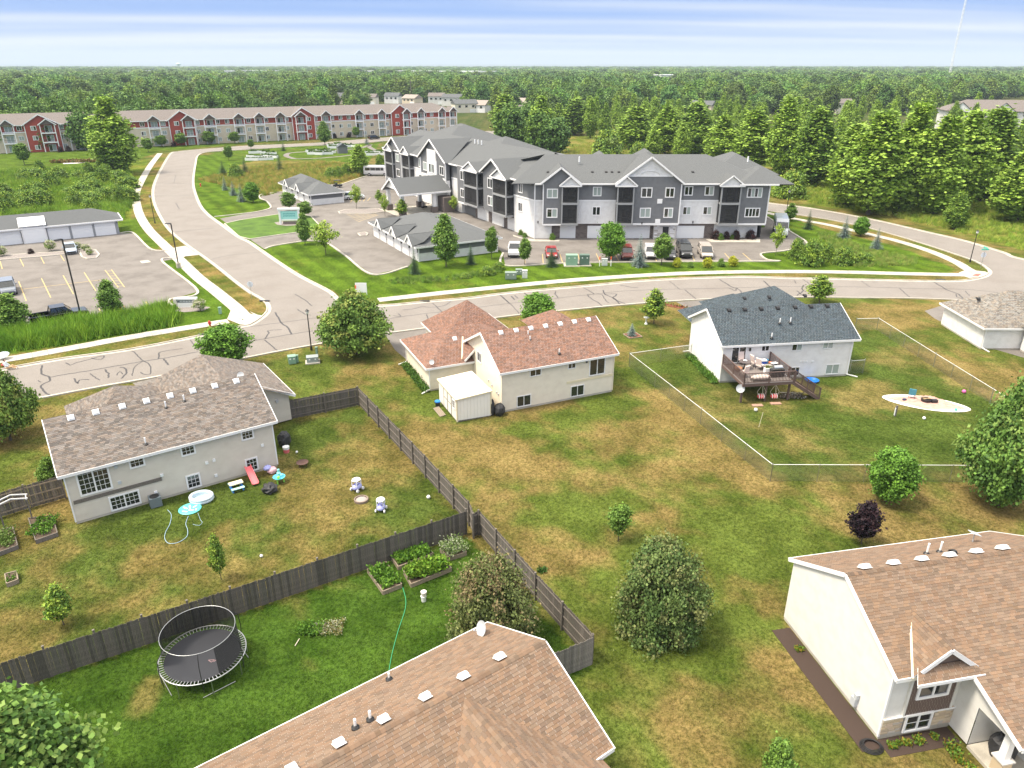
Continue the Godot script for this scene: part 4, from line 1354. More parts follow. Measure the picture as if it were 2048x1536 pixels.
func win(b: Node3D, tf: Transform3D, x0: float, x1: float, y0: float, y1: float, z: float, panes := 2) -> void:
	var glass: Array = [["pane"], ["pane", "blind"], ["blind"], ["pane", "pane", "blind"]][rng.randi() % 4]
	set_at(window(b, "window", Vector3((x0 + x1) / 2, y0, z + 0.02), Vector3.RIGHT, x1 - x0, y1 - y0, panes, Vector2i.ZERO, glass, null, 0.16), tf)

func screen_porch(b: Node3D, tf: Transform3D, x0: float, x1: float, z: float, peak: float, m: Material) -> void:
	# two stacked screened balconies under a small white gable
	var p := part(b, "screen_porch", MB.new(), M.grey_frame, tf)
	var mb := MB.new()
	for x in [x0 + 0.1, x1 - 0.1]:
		mb.box(Vector3(x, 6.0, z - 0.1), Vector3(0.22, 6.6, 0.22))
	for y in [2.75, 6.25, 9.15]:
		mb.box(Vector3((x0 + x1) / 2, y, z - 0.8), Vector3(x1 - x0 - 0.02, 0.34, 1.7))
	p.mesh = mb.mesh()
	for y in [[2.92, 6.08], [6.42, 8.98]]:
		mb = MB.new()
		mb.quad(Vector3(x0 + 0.2, y[0], z - 0.1), Vector3(x1 - 0.2, y[0], z - 0.1), Vector3(x1 - 0.2, y[1], z - 0.1), Vector3(x0 + 0.2, y[1], z - 0.1))
		part(p, "screen", mb, M.screen)
		for x in [x0 + 0.03, x1 - 0.03]:
			mb = MB.new()
			mb.quad(Vector3(x, y[0], z - 1.6), Vector3(x, y[0], z - 0.2), Vector3(x, y[1], z - 0.2), Vector3(x, y[1], z - 1.6))
			part(p, "screen", mb, M.screen)
		mb = MB.new()
		mb.box(Vector3((x0 + x1) / 2, y[0] + 1.0, z - 0.15), Vector3(x1 - x0 - 0.4, 0.06, 0.06))
		part(p, "rail", mb, M.black_metal)
		mb = MB.new()
		mb.box(Vector3((x0 + x1) / 2 + 0.4, y[0] + 1.05, z - 1.68), Vector3(1.3, 2.1, 0.06))
		part(p, "door", mb, M.pane)
		mb = MB.new()
		mb.box(Vector3((x0 + x1) / 2, (y[0] + y[1]) / 2, z - 1.75), Vector3(x1 - x0 - 0.1, y[1] - y[0], 0.06))
		part(p, "back_wall", mb, m)
	var xm := (x0 + x1) / 2
	var e0 := x0 - 0.45
	var e1 := x1 + 0.45
	plain_roof(p, "gable_roof", [[Vector3(e0, 9.3, z + 0.3), Vector3(xm, peak, z + 0.3), Vector3(xm, peak, z - 6.5), Vector3(e0, 9.3, z - 3.0)], [Vector3(xm, peak, z + 0.3), Vector3(e1, 9.3, z + 0.3), Vector3(e1, 9.3, z - 3.0), Vector3(xm, peak, z - 6.5)]], M.grey_roof)
	mb = MB.new()
	clad(mb, [Vector3(e0 + 0.3, 9.3, z), Vector3(e1 - 0.3, 9.3, z), Vector3(xm, peak - 0.25, z)], 0.2, 0.018)
	part(p, "gable_panel", mb, M.light_siding)
	for l in [[Vector3(e0, 9.25, z + 0.32), Vector3(xm, peak, z + 0.32)], [Vector3(xm, peak, z + 0.32), Vector3(e1, 9.25, z + 0.32)], [Vector3(e0, 9.22, z + 0.3), Vector3(e1, 9.22, z + 0.3)]]:
		mb = MB.new()
		mb.bar(l[0], l[1], 0.1, 0.22)
		part(p, "fascia", mb, M.white_trim)

func big_gable(b: Node3D, tf: Transform3D, x0: float, x1: float, xp: float, yp: float, z: float, m: Material, white_from := 99.0, run := 9.5) -> void:
	var mb := MB.new()
	var e := 9.5
	if white_from > yp:
		clad(mb, [Vector3(x0 + 0.35, e, z), Vector3(x1 - 0.35, e, z), Vector3(xp, yp - 0.2, z)], 0.2, 0.018)
		part(b, "gable_wall", mb, m, tf)
	else:
		var k := (white_from - e) / (yp - 0.2 - e)
		var l := lerpf(x0 + 0.35, xp, k)
		var r := lerpf(x1 - 0.35, xp, k)
		clad(mb, [Vector3(x0 + 0.35, e, z), Vector3(x1 - 0.35, e, z), Vector3(r, white_from, z), Vector3(l, white_from, z)], 0.2, 0.018)
		part(b, "gable_wall", mb, m, tf)
		mb = MB.new()
		clad(mb, [Vector3(l, white_from, z), Vector3(r, white_from, z), Vector3(xp, yp - 0.2, z)], 0.2, 0.018)
		part(b, "gable_panel", mb, M.light_siding, tf)
		band(b, tf, l, r, white_from, z)
		var arch := []
		for i in 13:
			var a := PI * i / 12.0
			arch.append(Vector3(lerpf(l, r, 0.5) + cos(a) * (r - l) * 0.22, white_from + 0.1 + sin(a) * 0.75, z + 0.06))
		mb = MB.new()
		for i in 12:
			mb.bar(arch[i], arch[i + 1], 0.08, 0.16, Vector3.BACK)
		part(b, "arch_trim", mb, M.white_trim, tf)
	plain_roof(set_at(part(b, "gable_roof", MB.new(), M.grey_roof), tf), "roof_slopes", [[Vector3(x0, e, z + 0.5), Vector3(xp, yp, z + 0.5), Vector3(xp, yp, z - run), Vector3(x0, e, z - 0.5)], [Vector3(xp, yp, z + 0.5), Vector3(x1, e, z + 0.5), Vector3(x1, e, z - 0.5), Vector3(xp, yp, z - run)]], M.grey_roof)
	for l in [[Vector3(x0, e - 0.05, z + 0.53), Vector3(xp, yp - 0.05, z + 0.53)], [Vector3(xp, yp - 0.05, z + 0.53), Vector3(x1, e - 0.05, z + 0.53)]]:
		mb = MB.new()
		mb.bar(l[0], l[1], 0.12, 0.28)
		part(b, "fascia", mb, M.white_trim, tf)

func garage_door(b: Node3D, tf: Transform3D, x0: float, x1: float, tall: float, z: float) -> void:
	var mb := MB.new()
	mb.box(Vector3((x0 + x1) / 2, tall / 2, z), Vector3(x1 - x0 + 0.24, tall + 0.12, 0.04))
	var o := part(b, "garage_door", mb, M.white_trim, tf)
	for i in 4:
		mb = MB.new()
		mb.box(Vector3((x0 + x1) / 2, tall * (i + 0.5) / 4.0, z + 0.035), Vector3(x1 - x0, tall / 4.0 - 0.025, 0.03))
		part(o, "door_panel", mb, M.white_metal)

func brick_wall(b: Node3D, tf: Transform3D, x0: float, x1: float, y0: float, y1: float, z: float) -> void:
	# block veneer: courses of separate blocks in front of a mortar bed, joined because each is a few pixels
	var mb := MB.new()
	mb.box(Vector3((x0 + x1) / 2, (y0 + y1) / 2, z - 0.15), Vector3(x1 - x0, y1 - y0, 0.3))
	var w := part(b, "brick_wall", mb, M.mortar, tf)
	mb = MB.new(true)
	var y := y0 + 0.02
	var row := 0
	while y < y1 - 0.12:
		var x := x0 + (0.0 if row % 2 else -0.22)
		while x < x1:
			var a := maxf(x, x0)
			var c := minf(x + 0.42, x1)
			if c - a > 0.05:
				var k := rng.randf_range(0.7, 1.3)
				mb.col = Color(0.21 * k, 0.17 * k, 0.155 * k)
				mb.quad(Vector3(a, y, z + 0.02), Vector3(c, y, z + 0.02), Vector3(c, y + 0.19, z + 0.02), Vector3(a, y + 0.19, z + 0.02))
			x += 0.44
		y += 0.215
		row += 1
	part(w, "blocks", mb, M.shingle).set_meta("kind", "stuff")

func roof_slab(b: Node3D, tf: Transform3D, faces: Array) -> void:
	set_at(plain_roof(b, "roof", faces, M.grey_roof), tf)

func eave_line(b: Node3D, tf: Transform3D, p: Vector3, q: Vector3) -> void:
	var mb := MB.new()
	mb.bar(p, q, 0.16, 0.24)
	part(b, "fascia", mb, M.white_trim, tf)

func build_apartments() -> void:
	mat("grey_frame", lin(0.30, 0.31, 0.32), 0.6)
	build_grey_apartments()
	build_red_apartments()
	build_garages()

func build_grey_apartments() -> void:
	var b := thing("apartment_building", "grey and white three storey apartment building with gables and screened porches", "building", Vector3(3.91, 0, -128.35))
	var I := Transform3D.IDENTITY
	# --- wing that faces the street
	for s in [[7.2, 14.0], [24.8, 31.5]]:
		face(b, I, s[0], s[1], 2.6, 6.5, 0.0, M.light_siding)
		face(b, I, s[0], s[1], 6.6, 9.5, 0.0, M.grey_siding)
		band(b, I, s[0], s[1], 6.55, 0.0)
	face(b, I, 0.0, 1.4, 6.6, 9.5, 0.0, M.grey_siding)
	face(b, I, 0.0, 3.0, 0.05, 6.5, 0.0, M.light_siding)
	band(b, I, 0.0, 1.4, 6.55, 0.0)
	post(b, I, 0.0, 0.0, 9.5, 0.0, 0.2, M.white_trim, "corner_board")
	face(b, I, 1.4, 4.5, 2.6, 9.5, 0.9, M.grey_siding)
	band(b, I, 1.4, 4.5, 2.6, 0.9)
	post(b, I, 1.4, 2.6, 9.5, 0.9, 0.16, M.white_trim, "corner_board")
	big_gable(b, I, 0.8, 7.9, 4.35, 12.2, 0.9, M.grey_siding)
	win(b, I, 2.0, 3.9, 7.1, 8.7, 0.9)
	win(b, I, 2.0, 3.9, 3.8, 5.4, 0.9)
	screen_porch(b, I, 4.5, 7.4, 1.5, 10.8, M.grey_siding)
	win(b, I, 9.9, 11.4, 7.3, 8.9, 0.0)
	win(b, I, 9.9, 11.4, 4.0, 5.6, 0.0)
	screen_porch(b, I, 13.9, 16.8, 1.5, 10.8, M.grey_siding)
	face(b, I, 16.9, 24.8, 2.7, 9.5, 0.9, M.grey_siding)
	band(b, I, 16.9, 24.8, 2.7, 0.9, 0.35)
	post(b, I, 24.8, 2.7, 9.5, 0.9, 0.2, M.white_trim, "corner_board")
	big_gable(b, I, 13.4, 25.3, 19.4, 13.9, 0.9, M.grey_siding, 10.8)
	for x in [[18.0, 19.9], [22.1, 23.7]]:
		win(b, I, x[0], x[1], 7.2, 8.9, 0.9)
		win(b, I, x[0], x[1], 3.8, 5.5, 0.9)
	for x in [[25.5, 27.0], [29.0, 30.6]]:
		win(b, I, x[0], x[1], 7.4, 9.0, 0.0)
		win(b, I, x[0], x[1], 4.1, 5.6, 0.0)
	screen_porch(b, I, 31.5, 34.9, 1.5, 10.9, M.grey_siding)
	face(b, I, 35.0, 39.8, 2.7, 9.5, 0.9, M.grey_siding, 3.0)
	band(b, I, 35.0, 39.8, 2.7, 0.9, 0.3)
	post(b, I, 39.8, 2.7, 9.5, 0.9, 0.2, M.white_trim, "corner_board")
	win(b, I, 36.0, 38.6, 7.2, 8.9, 0.9, 4)
	win(b, I, 36.0, 38.6, 3.9, 5.5, 0.9, 4)
	for p in [Vector3(21.3, 6.6, 0.95), Vector3(21.2, 3.2, 0.95)]:
		var mv := MB.new()
		mv.box(p, Vector3(0.85, 0.75, 0.1))
		part(b, "wall_grille", mv, M.white_trim)
	brick_wall(b, I, 3.0, 20.8, 0.0, 2.62, -0.5)
	brick_wall(b, I, 24.7, 31.4, 0.0, 2.62, -0.5)
	face(b, I, 31.4, 39.0, 0.05, 2.7, -0.5, M.light_siding)
	for d in [[4.6, 7.1], [9.4, 12.6], [15.5, 20.1], [25.0, 29.6]]:
		garage_door(b, I, d[0], d[1], 2.1, -0.42)
	# stone entry
	var st := MB.new()
	st.span(Vector3(20.8, 0, -0.5), Vector3(24.7, 2.6, 0.2))
	var sw := part(b, "stone_wall", st, M.stone)
	for i in 46:
		st = MB.new()
		var w := rng.randf_range(0.35, 0.8)
		var x := rng.randf_range(20.85, 24.65 - w)
		if x + w > 22.2 and x < 23.5:
			x = 20.85 if i % 2 else 23.6
		st.box(Vector3(x + w / 2, 0.16 + (i % 10) * 0.255, 0.21), Vector3(w, 0.2, rng.randf_range(0.04, 0.09)))
		part(sw, "stone", st, M.white_trim if i % 3 else M.mortar)
	st = MB.new()
	st.span(Vector3(22.35, 0.05, 0.2), Vector3(23.35, 2.1, 0.27))
	part(b, "entry_door", st, M.black_metal)
	for x in [3.6, 13.0, 18.5, 27.5, 0.6]:
		st = MB.new()
		st.box(Vector3(x, 2.9, 0.98 if x > 17 and x < 20 else 0.08), Vector3(0.16, 0.4, 0.16))
		part(b, "wall_lamp", st, M.black_metal)
	roof_slab(b, I, [[Vector3(-4.0, 9.5, 0.7), Vector3(40.6, 9.5, 0.7), Vector3(31.0, 13.2, -9.3), Vector3(2.0, 13.2, -9.3)], [Vector3(40.6, 9.5, 0.7), Vector3(40.6, 9.5, -19.3), Vector3(31.0, 13.2, -9.3)], [Vector3(40.6, 9.5, -19.3), Vector3(-10.0, 9.5, -19.3), Vector3(2.0, 13.2, -9.3), Vector3(31.0, 13.2, -9.3)]])
	eave_line(b, I, Vector3(0.0, 9.4, 0.72), Vector3(40.6, 9.4, 0.72))
	eave_line(b, I, Vector3(40.62, 9.4, 0.72), Vector3(40.62, 9.4, -19.3))
	roof_slab(b, I, hip_faces(34.4, 43.6, 1.8, -9.0, 9.55, 0.5))
	roof_slab(b, I, hip_faces(32.0, 45.0, -10.0, -26.0, 9.5, 0.48))
	eave_line(b, I, Vector3(34.4, 9.45, 1.82), Vector3(41.0, 9.45, 1.82))
	roof_slab(b, I, hip_faces(9.0, 17.5, -12.0, -27.0, 9.5, 0.7))
	roof_slab(b, I, hip_faces(17.0, 27.0, -12.0, -27.0, 9.5, 0.7))
	st = MB.new()
	for s in [[[0.1, -18.6], [0.1, -0.6]], [[39.7, -0.6], [39.7, -18.6]], [[39.7, -18.6], [0.1, -18.6]]]:
		var p := Vector3(s[0][0], 0, s[0][1])
		var q := Vector3(s[1][0], 0, s[1][1])
		st.quad(p, q, q + Vector3.UP * 9.5, p + Vector3.UP * 9.5)
	part(b, "wall", st, M.grey_siding)
	for p in [Vector3(7.9, 12.2, -5.6), Vector3(37.0, 12.4, -4.0)]:
		vent_pipe(b, p, 1.0, 0.14)
	for x in [2.3, 3.4, 10.0, 12.4, 13.4, 14.6, 27.4]:
		roof_vent(b, Vector3(x, 10.9, -3.05), 0.37, M.black_plastic, 0.9)
	# --- long wing
	var B := Transform3D(Basis(Vector3.UP, deg_to_rad(-59.7)), Vector3(0, 0, -0.05))
	for s in [[-7.0, -0.1], [-32.5, -28.0], [-57.3, -45.0]]:
		face(b, B, s[0], s[1], 0.05, 6.5, 0.0, M.light_siding)
		face(b, B, s[0], s[1], 6.6, 9.5, 0.0, M.grey_siding)
		band(b, B, s[0], s[1], 6.55, 0.0)
	win(b, B, -5.5, -4.0, 7.2, 8.9, 0.0)
	win(b, B, -5.5, -4.0, 3.9, 5.6, 0.0)
	face(b, B, -17.0, -12.2, 2.5, 9.5, 0.9, M.grey_siding)
	big_gable(b, B, -17.6, -8.0, -12.9, 12.2, 0.9, M.grey_siding)
	win(b, B, -15.2, -13.2, 6.8, 8.7, 0.9)
	win(b, B, -15.2, -13.2, 3.6, 5.4, 0.9)
	screen_porch(b, B, -12.2, -7.2, 1.6, 10.9, M.grey_siding)
	face(b, B, -18.2, -17.0, 2.5, 9.5, 0.1, M.light_siding)
	face(b, B, -28.0, -23.8, 2.5, 9.5, 0.9, M.grey_siding)
	band(b, B, -28.0, -23.8, 2.4, 0.9, 0.3)
	win(b, B, -26.6, -24.5, 6.9, 8.8, 0.9)
	win(b, B, -26.6, -24.5, 3.5, 5.3, 0.9)
	screen_porch(b, B, -23.8, -18.2, 1.6, 10.9, M.grey_siding)
	brick_wall(b, B, -22.8, -4.2, 0.0, 2.6, -0.4)
	for d in [[-21.7, -17.4], [-15.7, -11.4], [-9.8, -5.2]]:
		garage_door(b, B, d[0], d[1], 2.2, -0.32)
	face(b, B, -45.0, -32.5, 0.05, 6.0, 1.2, M.light_siding)
	face(b, B, -45.0, -32.5, 6.1, 9.5, 1.2, M.grey_siding)
	band(b, B, -45.0, -32.5, 6.1, 1.2, 0.4)
	big_gable(b, B, -46.0, -32.0, -39.3, 13.6, 1.2, M.grey_siding)
	face(b, B, -41.2, -36.8, 6.2, 11.6, 1.5, M.light_siding)
	for s in [-45.0, -41.3, -36.7, -32.5]:
		post(b, B, s, 6.0, 9.5, 1.35, 0.22, M.white_trim, "corner_board")
	win(b, B, -43.9, -42.0, 6.9, 8.7, 1.2)
	win(b, B, -40.3, -37.6, 6.8, 8.8, 1.5, 3)
	win(b, B, -35.6, -33.5, 6.8, 8.7, 1.2)
	win(b, B, -43.7, -41.5, 3.6, 5.4, 1.2)
	win(b, B, -40.0, -37.6, 3.4, 5.2, 1.2, 3)
	win(b, B, -35.6, -33.5, 3.4, 5.2, 1.2)
	win(b, B, -33.9, -31.0, 0.7, 2.4, 1.2, 3)
	win(b, B, -49.2, -46.9, 6.9, 8.8, 0.0)
	win(b, B, -49.2, -46.9, 3.6, 5.4, 0.0)
	screen_porch(b, B, -56.2, -52.0, 1.2, 10.9, M.grey_siding)
	face(b, B, -67.8, -57.3, 0.05, 9.5, 0.8, M.grey_siding)
	post(b, B, -57.3, 0.0, 9.5, 0.85, 0.22, M.white_trim, "corner_board")
	post(b, B, -67.8, 0.0, 9.5, 0.85, 0.22, M.white_trim, "corner_board")
	big_gable(b, B, -66.6, -56.9, -61.6, 12.4, 0.8, M.grey_siding)
	win(b, B, -60.7, -58.5, 7.0, 8.8, 0.8)
	win(b, B, -60.7, -58.5, 3.6, 5.4, 0.8)
	screen_porch(b, B, -66.2, -61.6, 1.4, 10.7, M.grey_siding)
	roof_slab(b, B, [[Vector3(-69.0, 9.5, 0.9), Vector3(-0.3, 9.5, 0.7), Vector3(-8.0, 13.2, -9.3), Vector3(-69.0, 13.2, -9.3)], [Vector3(-6.0, 9.5, -19.0), Vector3(-69.0, 9.5, -19.0), Vector3(-69.0, 13.2, -9.3), Vector3(-8.0, 13.2, -9.3)]])
	eave_line(b, B, Vector3(-69.0, 9.4, 0.92), Vector3(-0.2, 9.4, 0.72))
	roof_slab(b, B, hip_faces(-74.0, -52.0, -6.0, -30.0, 9.5, 0.42))
	roof_slab(b, B, hip_faces(-86.0, -64.0, -14.0, -34.0, 9.5, 0.42))
	roof_slab(b, B, hip_faces(-52.0, -34.0, -10.0, -28.0, 9.5, 0.4))
	st = MB.new()
	st.span(Vector3(-66.0, 0, -29.0), Vector3(-4.0, 9.5, -0.6))
	st.span(Vector3(-85.0, 0, -33.0), Vector3(-65.0, 9.5, -15.0))
	part(b, "wall", st, M.grey_siding, B)
	st = MB.new()
	st.poly([Vector3(-69.0, 9.5, 0.85), Vector3(-69.0, 13.1, -9.3), Vector3(-69.0, 9.5, -19.0)])
	part(b, "gable_wall", st, M.grey_siding, B)
	for x in [-33.0, -34.5, -36.0]:
		set_at(part(b, "vent_pipe", pipe_mesh(0.12, 0.9), M.white_metal), B * Transform3D(Basis.IDENTITY, Vector3(x, 12.6, -7.4)))
	# covered drop-off at the entrance
	var c := part(b, "portico", MB.new(), M.white_trim, B)
	st = MB.new()
	for q in [[-39.9, -30.6]]:
		plain_roof(c, "portico_roof", [[Vector3(q[0], 4.2, 12.6), Vector3(-35.25, 6.9, 12.6), Vector3(-35.25, 6.9, 1.0), Vector3(q[0], 4.2, 1.0)], [Vector3(-35.25, 6.9, 12.6), Vector3(q[1], 4.2, 12.6), Vector3(q[1], 4.2, 1.0), Vector3(-35.25, 6.9, 1.0)]], M.grey_roof)
	for l in [[Vector3(-39.9, 4.15, 12.62), Vector3(-35.25, 6.85, 12.62)], [Vector3(-35.25, 6.85, 12.62), Vector3(-30.6, 4.15, 12.62)], [Vector3(-30.58, 4.1, 12.6), Vector3(-30.58, 4.1, 1.2)], [Vector3(-39.92, 4.1, 12.6), Vector3(-39.92, 4.1, 1.2)]]:
		st = MB.new()
		st.bar(l[0], l[1], 0.14, 0.32)
		part(c, "fascia", st, M.white_trim)
	plain(c, "gable_panel", [Vector3(-38.8, 4.9, 12.2), Vector3(-35.25, 6.7, 12.2), Vector3(-31.7, 4.9, 12.2)], M.light_siding)
	for x in [-38.9, -31.6]:
		for z in [11.6, 4.6]:
			st = MB.new()
			st.prism(Transform3D(Basis.IDENTITY, Vector3(x, 1.2, z - 0.35)), [Vector2(-0.42, 0), Vector2(0.42, 0), Vector2(0.3, 3.0), Vector2(-0.3, 3.0)], 0.7)
			part(c, "column", st, M.white_trim)
			st = MB.new()
			st.box(Vector3(x, 0.6, z), Vector3(1.25, 1.2, 1.25))
			part(c, "column_base", st, M.brick)
	st = MB.new()
	st.box(Vector3(-31.3, 1.6, 2.0), Vector3(3.0, 3.0, 2.4))
	part(c, "vestibule", st, M.brick)
	st = MB.new()
	st.span(Vector3(-40.6, 0.0, 1.5), Vector3(-29.5, 0.03, 12.9))
	part(c, "entry_pavement", st, M.concrete)

func pipe_mesh(r: float, tall: float) -> ArrayMesh:
	var mb := MB.new(false, true)
	mb.tube([Vector3.ZERO, Vector3.UP * tall], r, r, 8)
	return mb.mesh()

func build_red_apartments() -> void:
	var b := thing("apartment_building", "long red and beige three storey apartment building with stacked white balconies", "building", Vector3(-176.18, 0, -261.96), 29.72)
	var I := Transform3D.IDENTITY
	var long := 174.0
	var mb := MB.new()
	mb.quad(Vector3(-25, 0, 0), Vector3(long, 0, 0), Vector3(long, 6.6, 0), Vector3(-25, 6.6, 0))
	mb.quad(Vector3(long, 0, 0), Vector3(long, 0, -16), Vector3(long, 9.2, -16), Vector3(long, 9.2, 0))
	mb.quad(Vector3(long, 0, -16), Vector3(-25, 0, -16), Vector3(-25, 9.2, -16), Vector3(long, 9.2, -16))
	part(b, "wall", mb, M.beige_siding)
	mb = MB.new()
	mb.quad(Vector3(-25, 6.6, 0), Vector3(long, 6.6, 0), Vector3(long, 9.2, 0), Vector3(-25, 9.2, 0))
	part(b, "upper_wall", mb, M.red_siding)
	mb = MB.new()
	mb.box(Vector3(long / 2 - 12, 6.6, 0.05), Vector3(long + 25, 0.35, 0.12))
	part(b, "trim_band", mb, M.white_trim)
	set_at(plain_roof(b, "roof", [[Vector3(-26, 9.0, 0.8), Vector3(long + 1, 9.0, 0.8), Vector3(long - 8, 12.3, -8.0), Vector3(-26, 12.3, -8.0)], [Vector3(long + 1, 9.0, 0.8), Vector3(long + 1, 9.0, -16.8), Vector3(long - 8, 12.3, -8.0)], [Vector3(long + 1, 9.0, -16.8), Vector3(-26, 9.0, -16.8), Vector3(-26, 12.3, -8.0), Vector3(long - 8, 12.3, -8.0)]], M.taupe_roof), I)
	eave_line(b, I, Vector3(-26, 8.9, 0.82), Vector3(long + 1, 8.9, 0.82))
	# windows between the bays, three storeys
	for x in [8.3, 20.8, 28.1, 32.6, 46.7, 53.8, 65.7, 73.0, 76.5, 84.5, 91.2, 99.2, 110.9, 117.8, 121.3, 124.8, 131.3, 134.7, 141.5, 152.5, 159.0, 162.3]:
		for y in [0.8, 3.9, 7.1]:
			set_at(window(b, "window", Vector3(x, y, 0.02), Vector3.RIGHT, 1.6, 1.5, 2, Vector2i.ZERO, [["pane"], ["blind"], ["pane", "blind"]][rng.randi() % 3], null, 0.14), I)
	# red gabled towers: left, right, apex
	for t in [[9.9, 20.2], [55.7, 65.0], [101.2, 110.2], [143.2, 151.7]]:
		var xm: float = (t[0] + t[1]) / 2 - 0.4
		mb = MB.new()
		mb.quad(Vector3(t[0], 0, 1.0), Vector3(t[1], 0, 1.0), Vector3(t[1], 9.2, 1.0), Vector3(t[0], 9.2, 1.0))
		mb.poly([Vector3(t[0], 9.2, 1.0), Vector3(t[1], 9.2, 1.0), Vector3(xm, 12.0, 1.0)])
		mb.quad(Vector3(t[0], 0, 0), Vector3(t[0], 0, 1), Vector3(t[0], 9.2, 1), Vector3(t[0], 9.2, 0))
		mb.quad(Vector3(t[1], 0, 1), Vector3(t[1], 0, 0), Vector3(t[1], 9.2, 0), Vector3(t[1], 9.2, 1))
		part(b, "tower_wall", mb, M.red_siding)
		plain_roof(b, "tower_roof", [[Vector3(t[0] - 0.8, 8.8, 1.6), Vector3(xm, 12.3, 1.6), Vector3(xm, 12.3, -8.0), Vector3(t[0] - 0.8, 8.8, 0.6)], [Vector3(xm, 12.3, 1.6), Vector3(t[1] + 0.8, 8.8, 1.6), Vector3(t[1] + 0.8, 8.8, 0.6), Vector3(xm, 12.3, -8.0)]], M.taupe_roof)
		for l in [[Vector3(t[0] - 0.8, 8.75, 1.62), Vector3(xm, 12.25, 1.62)], [Vector3(xm, 12.25, 1.62), Vector3(t[1] + 0.8, 8.75, 1.62)]]:
			mb = MB.new()
			mb.bar(l[0], l[1], 0.14, 0.34)
			part(b, "fascia", mb, M.white_trim)
		for x in [t[0], t[1]]:
			post(b, I, x, 0, 9.0, 1.0, 0.26, M.white_trim, "corner_board")
		var wx: float = t[0] + 2.6 if t[0] < 100 or t[0] > 120 else t[1] - 2.4
		for y in [0.8, 3.9, 7.1]:
			window(b, "window", Vector3(wx, y, 1.02), Vector3.RIGHT, 1.7, 1.5, 2, Vector2i.ZERO, ["blind", "pane"], null, 0.15)
	# stacked balconies
	for x in [[3.0, 6.7, 0.0], [14.5, 18.9, 1.0], [22.8, 26.9, 0.0], [37.0, 41.0, 0.0], [48.6, 52.5, 0.0], [60.2, 64.4, 1.0], [68.0, 72.1, 0.0], [78.8, 82.6, 0.0], [86.6, 90.2, 0.0], [94.7, 98.4, 0.0], [102.3, 106.4, 1.0], [113.0, 116.7, 0.0], [127.2, 130.5, 0.0], [137.2, 140.3, 0.0], [148.0, 151.2, 1.0], [155.1, 158.1, 0.0], [165.0, 168.1, 0.0], [170.4, 173.6, 0.0]]:
		balcony_stack(b, x[0], x[1], x[2])

func balcony_stack(b: Node3D, x0: float, x1: float, zb: float) -> void:
	var p := part(b, "balcony_stack", MB.new(), M.white_trim)
	var z := zb + 1.6
	var xm := (x0 + x1) / 2
	for x in [x0, x1]:
		var mb := MB.new()
		mb.box(Vector3(x, 4.5, z), Vector3(0.28, 9.0, 0.28))
		part(p, "post", mb, M.white_trim)
	for y in [3.1, 6.2]:
		var mb := MB.new()
		mb.box(Vector3(xm, y, zb + 0.8), Vector3(x1 - x0, 0.34, 1.7))
		part(p, "balcony_floor", mb, M.white_trim)
		mb = MB.new()
		mb.box(Vector3(xm, y + 1.1, z), Vector3(x1 - x0 - 0.3, 0.07, 0.06))
		mb.box(Vector3(xm, y + 0.3, z), Vector3(x1 - x0 - 0.3, 0.05, 0.05))
		var n := int((x1 - x0) / 0.28)
		for i in n:
			mb.box(Vector3(x0 + 0.2 + i * 0.28, y + 0.7, z), Vector3(0.03, 0.8, 0.03))
		part(p, "railing", mb, M.black_metal)
	for y in [0.1, 3.27, 6.37]:
		window(b, "sliding_door", Vector3(xm + 0.2, y, zb + 0.02), Vector3.RIGHT, 2.3, 2.2, 2, Vector2i.ZERO, [["pane", "blind"], ["blind"]][rng.randi() % 2], null, 0.12)
	plain_roof(p, "balcony_roof", [[Vector3(x0 - 0.6, 8.9, z + 0.4), Vector3(xm, 10.9, z + 0.4), Vector3(xm, 10.9, zb - 5.0), Vector3(x0 - 0.6, 8.9, zb + 0.4)], [Vector3(xm, 10.9, z + 0.4), Vector3(x1 + 0.6, 8.9, z + 0.4), Vector3(x1 + 0.6, 8.9, zb + 0.4), Vector3(xm, 10.9, zb - 5.0)]], M.taupe_roof)
	plain(p, "gable_panel", [Vector3(x0, 9.0, z), Vector3(x1, 9.0, z), Vector3(xm, 10.7, z)], M.brown_siding)
	for l in [[Vector3(x0 - 0.6, 8.85, z + 0.42), Vector3(xm, 10.85, z + 0.42)], [Vector3(xm, 10.85, z + 0.42), Vector3(x1 + 0.6, 8.85, z + 0.42)]]:
		var mb := MB.new()
		mb.bar(l[0], l[1], 0.12, 0.3)
		part(p, "fascia", mb, M.white_trim)

